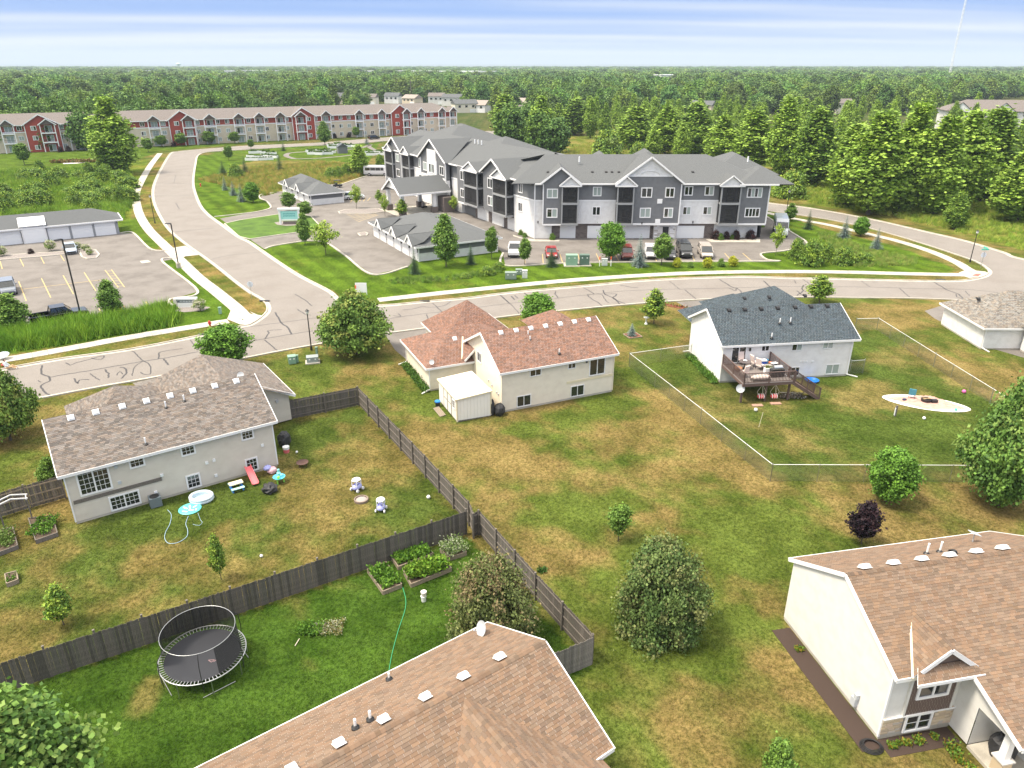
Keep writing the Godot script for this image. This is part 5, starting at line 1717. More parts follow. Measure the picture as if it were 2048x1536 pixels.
func build_garages() -> void:
	var I := Transform3D.IDENTITY
	var g := thing("garage_building", "white garage row with grey roof beside the lamp post parking lot", "garage", Vector3(-70.7, 0, -132.4), 31.8)
	face(g, I, -42.0, 0.0, 0.0, 2.7, 0.0, M.grey_frame, 6.0)
	plain_roof(g, "roof", [[Vector3(-43, 2.6, 0.6), Vector3(0.8, 2.6, 0.6), Vector3(-3.5, 4.4, -3.2), Vector3(-43, 4.4, -3.2)], [Vector3(0.8, 2.6, 0.6), Vector3(0.8, 2.6, -7.0), Vector3(-3.5, 4.4, -3.2)], [Vector3(0.8, 2.6, -7.0), Vector3(-43, 2.6, -7.0), Vector3(-43, 4.4, -3.2), Vector3(-3.5, 4.4, -3.2)]], M.grey_roof)
	eave_line(g, I, Vector3(-43, 2.5, 0.62), Vector3(0.8, 2.5, 0.62))
	eave_line(g, I, Vector3(0.82, 2.5, 0.62), Vector3(0.82, 2.5, -7.0))
	for i in 11:
		var x := -0.55 - 3.6 * i
		if i == 3:
			var mb := MB.new()
			mb.span(Vector3(x - 3.4, 0.0, 0.05), Vector3(x + 0.2, 3.0, 0.55))
			part(g, "tall_bay", mb, M.white_siding)
			plain_roof(g, "bay_roof", [[Vector3(x - 3.6, 2.95, 0.9), Vector3(x + 0.4, 2.95, 0.9), Vector3(x + 0.4, 4.0, -2.4), Vector3(x - 3.6, 4.0, -2.4)]], M.white_metal)
			garage_door(g, I, x - 3.1, x - 0.1, 2.5, 0.58)
		else:
			garage_door(g, I, x - 3.1, x - 0.1, 2.25, 0.05)
		post(g, I, x + 0.1, 2.0, 2.35, 0.12, 0.22, M.grey_plastic, "wall_lamp")
	g = thing("garage_building", "low garage block with small white gables beside the apartment lawn", "garage", Vector3(-14.4, 0, -111.95), 28.4)
	four_walls(g, 13.6, 21.6, 2.45)
	plain_roof(g, "roof", hip_faces(-0.7, 14.3, 0.6, -22.2, 2.4, 0.3), M.grey_roof)
	eaves(g, -0.7, 14.3, 0.6, -22.2, 2.38, M.white_trim, 0.25)
	side_doors(g, 6, 21.6)
	g = thing("garage_building", "low garage block with white doors next to the white parked van", "garage", Vector3(-43.4, 0, -161.3), 32.8)
	four_walls(g, 7.3, 20.5, 2.45)
	plain_roof(g, "roof", hip_faces(-0.7, 8.0, 0.6, -9.5, 2.4, 0.42), M.grey_roof)
	plain_roof(g, "roof", hip_faces(-0.7, 8.0, -7.0, -21.1, 2.45, 0.5), M.grey_roof)
	eaves(g, -0.7, 8.0, 0.6, -21.1, 2.38, M.white_trim, 0.25)
	side_doors(g, 5, 20.5)

func four_walls(g: Node3D, w: float, d: float, h: float) -> void:
	var I := Transform3D.IDENTITY
	face(g, I, 0.0, w, 0.0, 1.25, 0.0, M.light_siding, 0.3)
	face(g, I, 0.0, w, 1.27, h, -0.01, M.grey_siding, 0.3)
	for q in [[Vector3(0, 0, -d), Vector3(0, 0, 0)], [Vector3(w, 0, 0), Vector3(w, 0, -d)], [Vector3(w, 0, -d), Vector3(0, 0, -d)]]:
		plain(g, "wall", [q[0], q[1], q[1] + Vector3.UP * h, q[0] + Vector3.UP * h], M.white_siding)
	for x in [0.0, w]:
		post(g, I, x, 0, h, 0.0, 0.2, M.white_trim, "corner_board")

func side_doors(g: Node3D, n: int, d: float) -> void:
	var tf := Transform3D(Basis(Vector3.UP, -PI / 2), Vector3(0, 0, 0))
	for i in n:
		var x := -d + d * (i + 0.5) / n
		garage_door(g, tf, x - 1.35, x + 1.35, 2.1, 0.06)
		post(g, tf, x + 1.7, 1.4, 2.1, 0.1, 0.16, M.black_metal, "wall_lamp")
		if i % 2 == 1:
			plain_roof(g, "door_gable", [[Vector3(-1.0, 2.35, x + 1.7), Vector3(-1.0, 3.9, x), Vector3(3.4, 3.9, x), Vector3(1.0, 2.9, x + 1.7)], [Vector3(-1.0, 3.9, x), Vector3(-1.0, 2.35, x - 1.7), Vector3(1.0, 2.9, x - 1.7), Vector3(3.4, 3.9, x)]], M.grey_roof)
			plain(g, "gable_panel", [Vector3(-0.85, 2.35, x - 1.5), Vector3(-0.85, 2.35, x + 1.5), Vector3(-0.85, 3.7, x)], M.light_siding)
			for l in [[Vector3(-1.02, 2.3, x + 1.7), Vector3(-1.02, 3.85, x)], [Vector3(-1.02, 3.85, x), Vector3(-1.02, 2.3, x - 1.7)]]:
				var mb := MB.new()
				mb.bar(l[0], l[1], 0.1, 0.22)
				part(g, "fascia", mb, M.white_trim)

var kinds := {}   # kind -> [trunk mesh, crown mesh, height, width]

func profile(shape: int, t: float) -> float:
	match shape:
		0: return sqrt(maxf(0.0, 1.0 - (2.0 * t - 1.0) * (2.0 * t - 1.0)))
		1: return pow(1.0 - t, 0.62) * smoothstep(0.0, 0.14, t) * 1.12
		2: return sin(PI * pow(t, 0.66))
		3: return sin(PI * pow(t, 1.25))
		_: return sqrt(maxf(0.0, 1.0 - t * t))

func leaves(mb: MB, sd: int, low: float, high: float, wide: float, shape: int, clumps: int, each: int, spread: float, size: float, cols: Array, stretch := 1.4, hollow := 0.3) -> Array:
	# leaf-sized faces in clumps through the crown's volume; returns the clump centres
	var r := RandomNumberGenerator.new()
	r.seed = sd
	var nz := FastNoiseLite.new()
	nz.seed = sd
	nz.frequency = 0.9
	var centres := []
	for i in clumps:
		var t := r.randf()
		while r.randf() > profile(shape, t) * 0.9 + 0.1:
			t = r.randf()
		var a := r.randf() * TAU
		var lump := 0.86 + 0.5 * nz.get_noise_3d(cos(a) * 1.3, t * 2.6, sin(a) * 1.3)
		var q := wide * profile(shape, t) * lump * sqrt(lerpf(hollow, 1.0, r.randf()))
		var ce := Vector3(cos(a) * q, lerpf(low, high, t), sin(a) * q)
		centres.append(ce)
		var out := Vector3(ce.x, (ce.y - (low + high) * 0.5) * 0.6, ce.z).normalized()
		var base: Color = cols[r.randi() % cols.size()]
		var rad := spread * r.randf_range(0.6, 1.3)
		for k in each:
			var d := Vector3(r.randfn(), r.randfn() * 0.75, r.randfn()) * rad * 0.55
			var p := ce + d
			var n := (Vector3(r.randf() - 0.5, r.randf() - 0.5, r.randf() - 0.5) * 1.9 + out * 0.45 + Vector3(0, 0.5, 0)).normalized()
			var x := n.cross(Vector3(r.randf() - 0.5, r.randf() - 0.5, r.randf() - 0.5)).normalized() * size * r.randf_range(0.6, 1.25)
			var y := n.cross(x) * 0.55
			x *= stretch * 0.5
			var b := r.randf_range(0.7, 1.3)
			mb.col = Color(base.r * b, base.g * b, base.b * b)
			mb.tri(p - x, p - y, p + x)
			mb.tri(p - x, p + x, p + y)
	return centres

func limbs(mb: MB, high: float, thick: float, centres: Array, many: int, split := 0.35, sd := 1) -> void:
	var r := RandomNumberGenerator.new()
	r.seed = sd
	var top := Vector3(r.randf_range(-0.1, 0.1), high * 0.8, r.randf_range(-0.1, 0.1))
	var path := []
	for i in 5:
		var t := i / 4.0
		path.append(Vector3(sin(t * 3.0 + sd) * high * 0.008, high * 0.8 * t, cos(t * 2.3 + sd) * high * 0.008))
	mb.tube(path, thick, thick * 0.25, 7)
	for i in mini(many, centres.size()):
		var e: Vector3 = centres[i]
		var y := clampf(e.y * r.randf_range(0.45, 0.8), high * split * 0.6, high * 0.75)
		var s := Vector3(0, y, 0)
		mb.tube([s, s.lerp(e, 0.5) + Vector3(0, 0.04 * high, 0), e], thick * 0.34, thick * 0.06, 4)

func make_kind(called: String, sd: int, high: float, wide: float, trunk: float, shape: int, clumps: int, each: int, spread: float, size: float, cols: Array, thick: float, boughs := 10, hollow := 0.3) -> void:
	var c := MB.new(true)
	var ce := leaves(c, sd, trunk, high, wide * 0.5 - spread * 0.4, shape, clumps, each, spread, size, cols, 1.4, hollow)
	var t := MB.new()
	limbs(t, high, thick, ce, boughs, trunk / high + 0.1, sd)
	kinds[called] = [t.mesh(), c.mesh(), high, wide]

func make_spruce(called: String, sd: int, high: float, wide: float, cols: Array) -> void:
	var r := RandomNumberGenerator.new()
	r.seed = sd
	var c := MB.new(true)
	var t := MB.new()
	t.tube([Vector3.ZERO, Vector3(0, high * 0.97, 0)], high * 0.018, 0.01, 6)
	var tiers := 19
	for i in tiers:
		var f := float(i) / tiers
		var y := high * (0.03 + 0.95 * f)
		var long := wide * 0.5 * pow(1.0 - f, 0.85) + 0.05
		var n := int(lerpf(15.0, 6.0, f))
		for k in n:
			var a := TAU * (k + r.randf_range(-0.3, 0.3)) / n + i * 0.7
			var l := long * r.randf_range(0.78, 1.1)
			var d := Vector3(cos(a), 0, sin(a))
			var base: Color = cols[r.randi() % cols.size()]
			var s := 7
			for j in s:
				var q := (j + 0.6) / s
				var p := Vector3(0, y, 0) + d * l * q + Vector3(0, high * 0.012 * (q * 2.2 - q * q * 3.6), 0)
				var w := (0.36 - 0.22 * q) * l * 0.8 + 0.03
				for side in [-1.0, 1.0, 0.0]:
					var dir: Vector3 = (d * 0.8 + d.cross(Vector3.UP) * side * 0.9 + Vector3(0, r.randf_range(-0.25, 0.3), 0)).normalized()
					var acr: Vector3 = dir.cross(Vector3.UP + d * 0.4).normalized() * w * 0.2
					var b := r.randf_range(0.72, 1.25)
					c.col = Color(base.r * b, base.g * b, base.b * b)
					c.tri(p - acr, p + acr, p + dir * w)
	kinds[called] = [t.mesh(), c.mesh(), high, wide]

func tree(kind: String, called: String, label: String, category: String, spec: Array, group := "", turn := -1.0) -> Node3D:
	var k = kinds[kind]
	var o := thing(called, label, category, spec[0], turn if turn >= 0.0 else rng.randf() * 360.0, group)
	var sx: float = spec[2] / k[3]
	o.scale = Vector3(sx, spec[1] / k[2], sx)
	part(o, "trunk", k[0], M.bark)
	part(o, "crown", k[1], M.leaf)
	return o

func build_kinds() -> void:
	var lime := [Color(0.254, 0.364, 0.045), Color(0.21, 0.326, 0.045), Color(0.298, 0.403, 0.06)]
	var mid := [Color(0.131, 0.232, 0.042), Color(0.158, 0.264, 0.045), Color(0.114, 0.202, 0.042)]
	var deep := [Color(0.10, 0.19, 0.045), Color(0.12, 0.215, 0.05), Color(0.085, 0.165, 0.045)]
	var olive := [Color(0.11, 0.17, 0.05), Color(0.14, 0.195, 0.06), Color(0.085, 0.145, 0.042), Color(0.18, 0.2, 0.075)]
	var poplar := [Color(0.26, 0.4, 0.06), Color(0.31, 0.45, 0.07), Color(0.2, 0.32, 0.05)]
	make_kind("linden", 101, 6.6, 8.4, 0.9, 2, 430, 70, 0.62, 0.21, [Color(0.131, 0.225, 0.045), Color(0.166, 0.264, 0.0495), Color(0.105, 0.186, 0.042), Color(0.263, 0.31, 0.075)], 0.17, 26, 0.12)
	make_kind("round", 102, 5.0, 4.2, 0.7, 0, 240, 60, 0.42, 0.17, [Color(0.123, 0.256, 0.033), Color(0.149, 0.295, 0.039), Color(0.0963, 0.202, 0.03)], 0.12, 12)
	make_kind("maple", 103, 5.0, 2.9, 1.3, 0, 150, 46, 0.36, 0.17, mid, 0.07, 10)
	make_kind("young", 104, 4.4, 2.4, 1.0, 2, 90, 34, 0.34, 0.16, lime + mid, 0.05, 12, 0.15)
	make_kind("oval", 105, 8.0, 4.0, 1.3, 2, 230, 50, 0.5, 0.23, [Color(0.149, 0.264, 0.051), Color(0.193, 0.31, 0.06), Color(0.123, 0.225, 0.045)], 0.1, 14)
	make_kind("sparse", 106, 5.0, 4.6, 1.4, 3, 90, 26, 0.42, 0.18, lime, 0.06, 30, 0.1)
	make_kind("crabapple", 107, 5.0, 6.6, 0.15, 4, 520, 70, 0.5, 0.125, olive, 0.16, 18, 0.35)
	make_kind("willowy", 108, 5.0, 6.6, 0.15, 4, 460, 70, 0.55, 0.125, [Color(0.149, 0.178, 0.06), Color(0.193, 0.217, 0.075), Color(0.114, 0.147, 0.048), Color(0.219, 0.178, 0.09)], 0.14, 22, 0.25)
	make_kind("cottonwood", 109, 9.5, 9.0, 0.6, 2, 520, 70, 0.75, 0.22, [Color(0.123, 0.232, 0.048), Color(0.158, 0.279, 0.054), Color(0.0963, 0.186, 0.045), Color(0.21, 0.31, 0.075)], 0.22, 26, 0.2)
	make_kind("purple", 110, 3.6, 2.2, 0.9, 2, 120, 44, 0.3, 0.14, [Color(0.022, 0.014, 0.02), Color(0.032, 0.017, 0.022), Color(0.016, 0.011, 0.016)], 0.05, 12, 0.15)
	make_kind("sapling", 111, 2.8, 2.0, 0.7, 3, 80, 34, 0.3, 0.12, mid, 0.04, 14, 0.15)
	make_kind("bush", 112, 1.6, 2.0, 0.05, 4, 90, 46, 0.26, 0.10, mid, 0.04, 6)
	make_kind("gold_bush", 113, 1.5, 1.7, 0.05, 0, 80, 46, 0.22, 0.09, [Color(0.42, 0.419, 0.03), Color(0.35, 0.388, 0.0375)], 0.03, 4)
	make_kind("dark_bush", 114, 1.3, 1.7, 0.03, 4, 70, 40, 0.24, 0.09, [Color(0.03, 0.022, 0.022), Color(0.0788, 0.0388, 0.0375)], 0.03, 4)
	make_kind("wild_bush", 115, 3.2, 4.6, 0.05, 4, 170, 46, 0.5, 0.2, lime + mid + [Color(0.21, 0.295, 0.09)], 0.06, 10)
	make_kind("white_bloom", 116, 1.5, 1.8, 0.3, 0, 70, 40, 0.22, 0.09, [Color(0.5, 0.5, 0.36), Color(0.55, 0.52, 0.42), Color(0.21, 0.31, 0.06), Color(0.158, 0.248, 0.045)], 0.03, 5)
	for i in 4:
		make_kind("poplar_%d" % i, 120 + i, 15.0, [5.0, 4.2, 5.6, 4.6][i], 0.9, 2, 430, 38, 0.62, 0.28, poplar if i != 3 else mid + poplar, 0.17, 18, 0.25)
	for i in 3:
		make_kind("broadleaf_%d" % i, 130 + i, 12.0, [10.0, 8.4, 11.0][i], 1.0, 2 if i == 1 else 0, 150, 34, 1.35, 0.62, [deep, mid, deep + mid][i], 0.2, 6, 0.45)
	make_spruce("green_spruce", 140, 4.0, 2.4, [Color(0.0788, 0.139, 0.0675), Color(0.0963, 0.163, 0.075), Color(0.0613, 0.116, 0.057)])
	make_spruce("blue_spruce", 141, 4.0, 2.5, [Color(0.21, 0.287, 0.27), Color(0.263, 0.333, 0.315), Color(0.158, 0.225, 0.21)])

func build_vegetation() -> void:
	build_kinds()
	# --- yards
	tree("linden", "linden_tree", "wide leafy green tree beside the street lamp and green utility boxes", "tree", [Vector3(-16.45, 0, -72.35), 6.71, 8.29])
	tree("round", "round_tree", "dense round green tree between the street and the reddish roof", "tree", [Vector3(3.08, 0, -80.87), 3.91, 4.37])
	tree("young", "young_tree", "light green young tree beside the white birdbath", "tree", [Vector3(16.65, 0, -82.12), 4.13, 3.15])
	tree("blue_spruce", "blue_spruce", "small blue spruce in a square of red mulch", "spruce", [Vector3(13.44, 0, -77.95), 1.6, 1.23])
	tree("young", "young_tree", "young green tree behind the slate blue roof", "tree", [Vector3(39.15, 0, -90.21), 3.54, 3.68])
	tree("round", "round_tree", "round bright green tree behind the taupe roof near the kerb", "tree", [Vector3(-28.43, 0, -68.19), 4.39, 4.95])
	tree("linden", "leafy_tree", "grey green leafy tree on the lawn left of the taupe roofed house", "tree", [Vector3(-40.74, 0, -52.99), 6.37, 5.37])
	tree("cottonwood", "shade_tree", "large glossy shade tree outside the chain link fence", "tree", [Vector3(33.65, 0, -43.38), 9.6, 6.34])
	tree("round", "leafy_tree", "bright green bushy tree in front of the chain link fence", "tree", [Vector3(26.13, 0, -43.82), 3.97, 3.44])
	tree("purple", "purple_maple", "small dark purple leaved maple behind the tan roof", "tree", [Vector3(22.22, 0, -38.86), 3.1, 2.07])
	tree("sapling", "sapling", "small sapling alone on the dry lawn", "tree", [Vector3(6.79, 0, -39.18), 2.6, 1.77])
	tree("crabapple", "crabapple_tree", "broad olive green bushy tree on the open lawn", "tree", [Vector3(7.95, 0, -31.17), 5.54, 5.39])
	tree("willowy", "willow_tree", "broad grey green bushy tree inside the wooden fence beside the roof with the dish", "tree", [Vector3(-1.03, 0, -30.16), 5.15, 5.14])
	tree("young", "young_tree", "thin bright green sapling near the weathered plank fence, pale trunk showing", "tree", [Vector3(-17.21, 0, -35.29), 3.19, 1.11])
	tree("young", "young_tree", "bushy bright green young tree near the left end of the plank fence", "tree", [Vector3(-24.4, 0, -31.48), 2.63, 1.61])
	tree("cottonwood", "shade_tree", "leafy tree in the lush yard of the trampoline", "tree", [Vector3(-18.93, 0, -18.98), 7.93, 7.71])
	tree("bush", "evergreen_bush", "dark round bush on the lawn below the pale sided house", "bush", [Vector3(11.45, 0, -22.27), 1.79, 1.59])
	tree("bush", "evergreen_bush", "low dark bush against the left end of the tan house", "bush", [Vector3(-33.76, 0, -46.72), 1.68, 2.01])
	# --- left parking lot
	tree("oval", "street_tree", "small tree hiding a maroon car in the left parking lot", "tree", [Vector3(-48.15, 0, -84.54), 4.65, 2.75])
	tree("oval", "street_tree", "small tree beside the trailer of the black pickup", "tree", [Vector3(-56.62, 0, -79.13), 4.54, 3.72])
	for a in [[Vector3(-75.43, 0, -119.07), 1.67, 1.97], [Vector3(-80.95, 0, -115.17), 1.63, 1.81], [Vector3(-71.48, 0, -119.97), 1.16, 1.36], [Vector3(-69.71, 0, -119.07), 1.05, 1.45], [Vector3(-67.48, 0, -116.02), 1.09, 1.26]]:
		tree("white_bloom", "hydrangea", "white flowering hydrangea on a gravel parking island", "shrub", a, "hydrangeas on the parking islands")
	tree("white_bloom", "hydrangea", "white flowering hydrangea beside the low grey monument sign", "shrub", [Vector3(-38.63, 0, -87.25), 1.39, 1.81])
	tree("bush", "evergreen_bush", "green bush at the left of the low grey monument sign", "bush", [Vector3(-41.81, 0, -87.51), 0.66, 0.95])
	tree("dark_bush", "dark_shrub", "dark red shrub on a gravel parking island", "shrub", [Vector3(-77.37, 0, -116.88), 0.83, 1.12])
	# --- lawns of the grey apartments
	tree("oval", "shade_tree", "tall oval tree in front of the garage block with small gables", "tree", [Vector3(-9.94, 0, -108.78), 7.88, 3.87])
	tree("green_spruce", "spruce", "blue green spruce at the corner of the garage block with small gables", "spruce", [Vector3(-14.18, 0, -104.74), 4.11, 2.11])
	tree("green_spruce", "spruce", "small green spruce along the grey wall of the gabled garage block", "spruce", [Vector3(-6.28, 0, -110.31), 3.32, 1.83])
	tree("maple", "young_tree", "slim young tree at the right end of the gabled garage block", "tree", [Vector3(-3.2, 0, -113.51), 4.97, 2.07])
	tree("oval", "street_tree", "round green tree right of the white and teal sign", "tree", [Vector3(-35.01, 0, -123.7), 5.33, 2.45])
	tree("sparse", "sparse_tree", "sparse spreading tree on the striped lawn", "tree", [Vector3(-29.72, 0, -116.02), 5.25, 5.43])
	tree("maple", "street_tree", "round tree behind the white and teal sign", "tree", [Vector3(-46.53, 0, -155.31), 3.77, 3.17])
	tree("maple", "street_tree", "dark green tree between the sign and the garage block", "tree", [Vector3(-41.19, 0, -147.67), 3.12, 3.03])
	for a in [[Vector3(-22.05, 0, -149.01), 3.26, 2.92], [Vector3(-29.3, 0, -164.53), 2.74, 1.95], [Vector3(-25.5, 0, -149.01), 4.26, 2.41], [Vector3(-32.9, 0, -157.53), 4.85, 3.47], [Vector3(-11.96, 0, -152.45), 3.45, 2.47], [Vector3(-24.87, 0, -201.8), 2.62, 2.87]]:
		tree("sparse" if rng.randf() < 0.5 else "young", "young_tree", "small light green tree planted near the covered apartment entrance", "tree", a, "young trees round the apartment entrance")
	tree("maple", "street_tree", "small tree in a mulch ring beside the white pickup", "tree", [Vector3(1.94, 0, -109.77), 4.02, 2.07])
	tree("green_spruce", "spruce", "dark green spruce in front of the red parked car", "spruce", [Vector3(5.96, 0, -109.01), 2.9, 2.39])
	tree("round", "round_tree", "big round tree in front of the white garage doors", "tree", [Vector3(15.54, 0, -113.51), 5.49, 4.69])
	tree("blue_spruce", "blue_spruce", "tall pale blue spruce between two parked cars", "spruce", [Vector3(19.23, 0, -109.16), 5.1, 2.86])
	tree("maple", "round_tree", "round green tree with pale trunk in front of the stone entry", "tree", [Vector3(22.74, 0, -109.77), 4.64, 3.1])
	for a in [[Vector3(24.83, 0, -108.55), 1.36, 1.37], [Vector3(29.36, 0, -108.4), 1.4, 1.56], [Vector3(33.41, 0, -109.16), 1.46, 1.61]]:
		tree("gold_bush", "gold_bush", "yellow green ball shaped bush beside the apartment parking", "bush", a, "yellow bushes along the apartment parking")
	for a in [[Vector3(26.81, 0, -108.25), 0.81, 1.1], [Vector3(31.66, 0, -109.16), 1.07, 1.44]]:
		tree("bush", "evergreen_bush", "low spreading green bush between yellow bushes", "bush", a, "low green bushes along the apartment parking")
	for a in [[Vector3(35.5, 0, -127.84), 1.51, 1.77], [Vector3(37.38, 0, -127.84), 1.29, 1.44], [Vector3(39.05, 0, -127.84), 1.46, 1.77], [Vector3(41.73, 0, -128.15), 1.44, 2.04]]:
		tree("dark_bush", "dark_shrub", "dark red shrub at the foot of the grey apartment wall", "shrub", a, "dark shrubs at the grey apartment wall")
	for a in [[Vector3(36.25, 0, -127.34), 1.06, 1.32], [Vector3(38.33, 0, -127.64), 0.78, 0.88], [Vector3(1.53, 0, -131.28), 0.91, 1.02], [Vector3(7.02, 0, -127.44), 1.04, 1.21], [Vector3(2.26, 0, -129.7), 0.67, 1.12]]:
		tree("bush", "evergreen_bush", "small green shrub at the foot of the grey apartment wall", "shrub", a, "green shrubs at the grey apartment wall")
	tree("sparse", "young_tree", "young tree in front of the white shuttle bus", "tree", [Vector3(42.04, 0, -115.72), 4.89, 2.75])
	tree("oval", "street_tree", "small tree beside the far street lamp and the shuttle bus", "tree", [Vector3(54.29, 0, -144.41), 3.4, 2.34])
	tree("green_spruce", "spruce", "green spruce on the corner lawn nearest the shuttle bus", "spruce", [Vector3(54.88, 0, -136.51), 3.92, 2.1])
	tree("blue_spruce", "blue_spruce", "tallest blue spruce on the corner lawn", "spruce", [Vector3(58.22, 0, -128.51), 4.19, 2.61])
	tree("round", "round_tree", "round tree between two spruces on the corner lawn", "tree", [Vector3(61.96, 0, -130.37), 3.24, 3.03])
	tree("blue_spruce", "blue_spruce", "blue spruce on the corner lawn nearest the street sign", "spruce", [Vector3(60.24, 0, -120.55), 3.71, 2.2])
	for a in [[Vector3(44.37, 0, -113.26), 3.16, 2.71], [Vector3(45.43, 0, -109.91), 3.69, 3.85], [Vector3(48.64, 0, -112.41), 2.72, 2.69], [Vector3(50.49, 0, -110.32), 2.58, 3.46], [Vector3(53.92, 0, -111.15), 1.56, 3.49]]:
		tree("wild_bush", "wild_shrub", "tall pale green wild shrub on the corner lawn", "shrub", a, "wild shrubs on the corner lawn")
	for a in [[Vector3(-3.58, 0, -104.39), 1.22, 2.39], [Vector3(-1.96, 0, -107.28), 1.06, 2.08], [Vector3(-6.62, 0, -102.65), 0.65, 1.63]]:
		tree("wild_bush", "wild_shrub", "grassy wild shrub in the ditch below the gabled garage block", "shrub", a, "wild shrubs in the ditch")
	# --- lawn by the curved road
	tree("poplar_2", "poplar_tree", "tall poplar standing alone in front of the red apartments", "tree", [Vector3(-109.88, 0, -211.74), 19.68, 13.39])
	for a in [[Vector3(-148.18, 0, -231.56), 6.26, 4.53], [Vector3(-126.54, 0, -266.84), 4.63, 3.96], [Vector3(-129.39, 0, -283.99), 4.15, 4.44], [Vector3(-123.35, 0, -287.21), 4.64, 4.49], [Vector3(-115.34, 0, -293.38), 4.82, 5.06], [Vector3(-106.5, 0, -295.82), 4.4, 4.13], [Vector3(-94.24, 0, -277.32), 3.28, 2.52]]:
		tree("maple", "street_tree", "small round tree on the lawn before the red apartments", "tree", a, "round trees before the red apartments")
	tree("maple", "street_tree", "round tree inside the bend of the curved road", "tree", [Vector3(-89.77, 0, -242.17), 4.51, 2.89])
	tree("green_spruce", "spruce", "ragged green spruce behind the three blue spruces", "spruce", [Vector3(-79.69, 0, -209.17), 3.95, 3.32])
	tree("wild_bush", "wild_shrub", "light green shrub behind the three blue spruces", "shrub", [Vector3(-74.48, 0, -204.2), 3.47, 4.27])
	tree("green_spruce", "spruce", "slender young conifer near the white garden boxes", "spruce", [Vector3(-74.95, 0, -213.05), 5.2, 2.66])
	for a in [[Vector3(-69.58, 0, -182.36), 3.44, 1.9], [Vector3(-64.95, 0, -174.81), 3.37, 2.3], [Vector3(-60.11, 0, -166.16), 4.13, 2.39]]:
		tree("blue_spruce", "blue_spruce", "small blue spruce in a row of three on the striped lawn", "spruce", a, "row of three blue spruces")
	tree("round", "round_tree", "round green tree at the end of the blue spruce row", "tree", [Vector3(-57.31, 0, -165.34), 4.17, 3.78])
	tree("oval", "shade_tree", "tall dark tree beside the road before the red apartments", "tree", [Vector3(-70.99, 0, -291.94), 8.46, 5.03])
	tree("maple", "street_tree", "light green tree against the red apartments", "tree", [Vector3(-64.77, 0, -321.41), 4.35, 3.27])
	tree("green_spruce", "spruce", "slim pale conifer between the garden boxes", "spruce", [Vector3(-66.33, 0, -217.07), 6.43, 2.6])
	tree("green_spruce", "spruce", "small dark conifer behind the garden boxes", "spruce", [Vector3(-80.67, 0, -270.94), 3.42, 2.24])
	tree("blue_spruce", "blue_spruce", "small blue spruce beside the black car on the road", "spruce", [Vector3(-55.62, 0, -294.84), 4.02, 2.33])
	tree("poplar_1", "poplar_tree", "light green young poplar behind the white van", "tree", [Vector3(-42.03, 0, -209.17), 7.87, 5.22])
	for a in [[Vector3(-48.53, 0, -202.99), 2.64, 3.74], [Vector3(-46.48, 0, -202.99), 2.96, 2.72], [Vector3(-45.45, 0, -207.9), 3.03, 3.13], [Vector3(-41.85, 0, -209.17), 3.21, 3.84], [Vector3(-37.32, 0, -215.71), 4.51, 3.23]]:
		tree("wild_bush", "wild_shrub", "wild shrub at the edge of the meadow behind the white van", "shrub", a, "meadow shrubs behind the white van")
	for a in [[Vector3(-157.03, 0, -266.84), 1.82, 2.12], [Vector3(-155.37, 0, -268.88), 1.83, 2.13], [Vector3(-125.42, 0, -285.36), 1.89, 2.17], [Vector3(-73.27, 0, -319.69), 1.75, 1.89], [Vector3(-68.07, 0, -322.57), 1.76, 2.12], [Vector3(-91.15, 0, -314.07), 3.19, 2.32]]:
		tree("dark_bush", "dark_shrub", "dark purple shrub at the foot of the red apartments", "shrub", a, "dark shrubs before the red apartments")
	# --- wild shrubs of the wet meadow on the left
	var r := RandomNumberGenerator.new()
	r.seed = 77
	var wet := PackedVector2Array(pl([-175.8,-207.3,-123.5,-214.4,-114.4,-214.4,-104.3,-207.3,-85.8,-168.4,-78.5,-149.3,-88.6,-156,-98.6,-158.9,-103.9,-150.4,-122.1,-140.3]))
	var n := 0
	while n < 74:
		var p := Vector2(r.randf_range(-150, -55), r.randf_range(-235, -125))
		if not Geometry2D.is_point_in_polygon(p, wet):
			continue
		n += 1
		tree("wild_bush", "wild_shrub", "wild green shrub in the wet meadow left of the curved road", "shrub", [v3(p), r.randf_range(1.6, 4.2), r.randf_range(3.0, 7.0)], "wild shrubs of the wet meadow")
	# --- poplar wood behind the apartments
	var wood := PackedVector2Array(pl([18.4,-330,30.5,-301.5,46,-255.2,57.8,-222,73.4,-207.3,72.4,-189.2,70.5,-168.4,75.2,-151.5,83.8,-150.4,96.7,-160.8,108,-167.1,103.7,-145.2,125.3,-145.2,292.9,-355.8,240.9,-428.7,141.1,-463,21.9,-449.5]))
	var done := []
	var rows := [[Vector3(-2.99, 0, -330.05), 16.3, 12.68], [Vector3(10.86, 0, -288.06), 17.28, 11.47], [Vector3(27.28, 0, -334.9), 14.75, 15.02], [Vector3(72.6, 0, -151.5), 19.75, 12.93], [Vector3(71.85, 0, -160.75), 16.53, 10.04], [Vector3(80.04, 0, -153.16), 20.76, 12.04], [Vector3(74.88, 0, -189.22), 18.49, 11.08], [Vector3(73.38, 0, -207.28), 20.04, 10.74], [Vector3(68.23, 0, -217.58), 16.15, 12], [Vector3(61.65, 0, -225.39), 14.37, 11.7], [Vector3(58.32, 0, -246.76), 17.06, 12.74], [Vector3(52.19, 0, -261.22), 15.33, 12.64], [Vector3(43.92, 0, -274.01), 14.22, 13.25], [Vector3(92.96, 0, -156), 19.22, 12.28], [Vector3(103.54, 0, -165.14), 19.7, 11.87], [Vector3(97.2, 0, -142.69), 14.31, 10.41], [Vector3(84.8, 0, -150.41), 18.63, 9.89]]
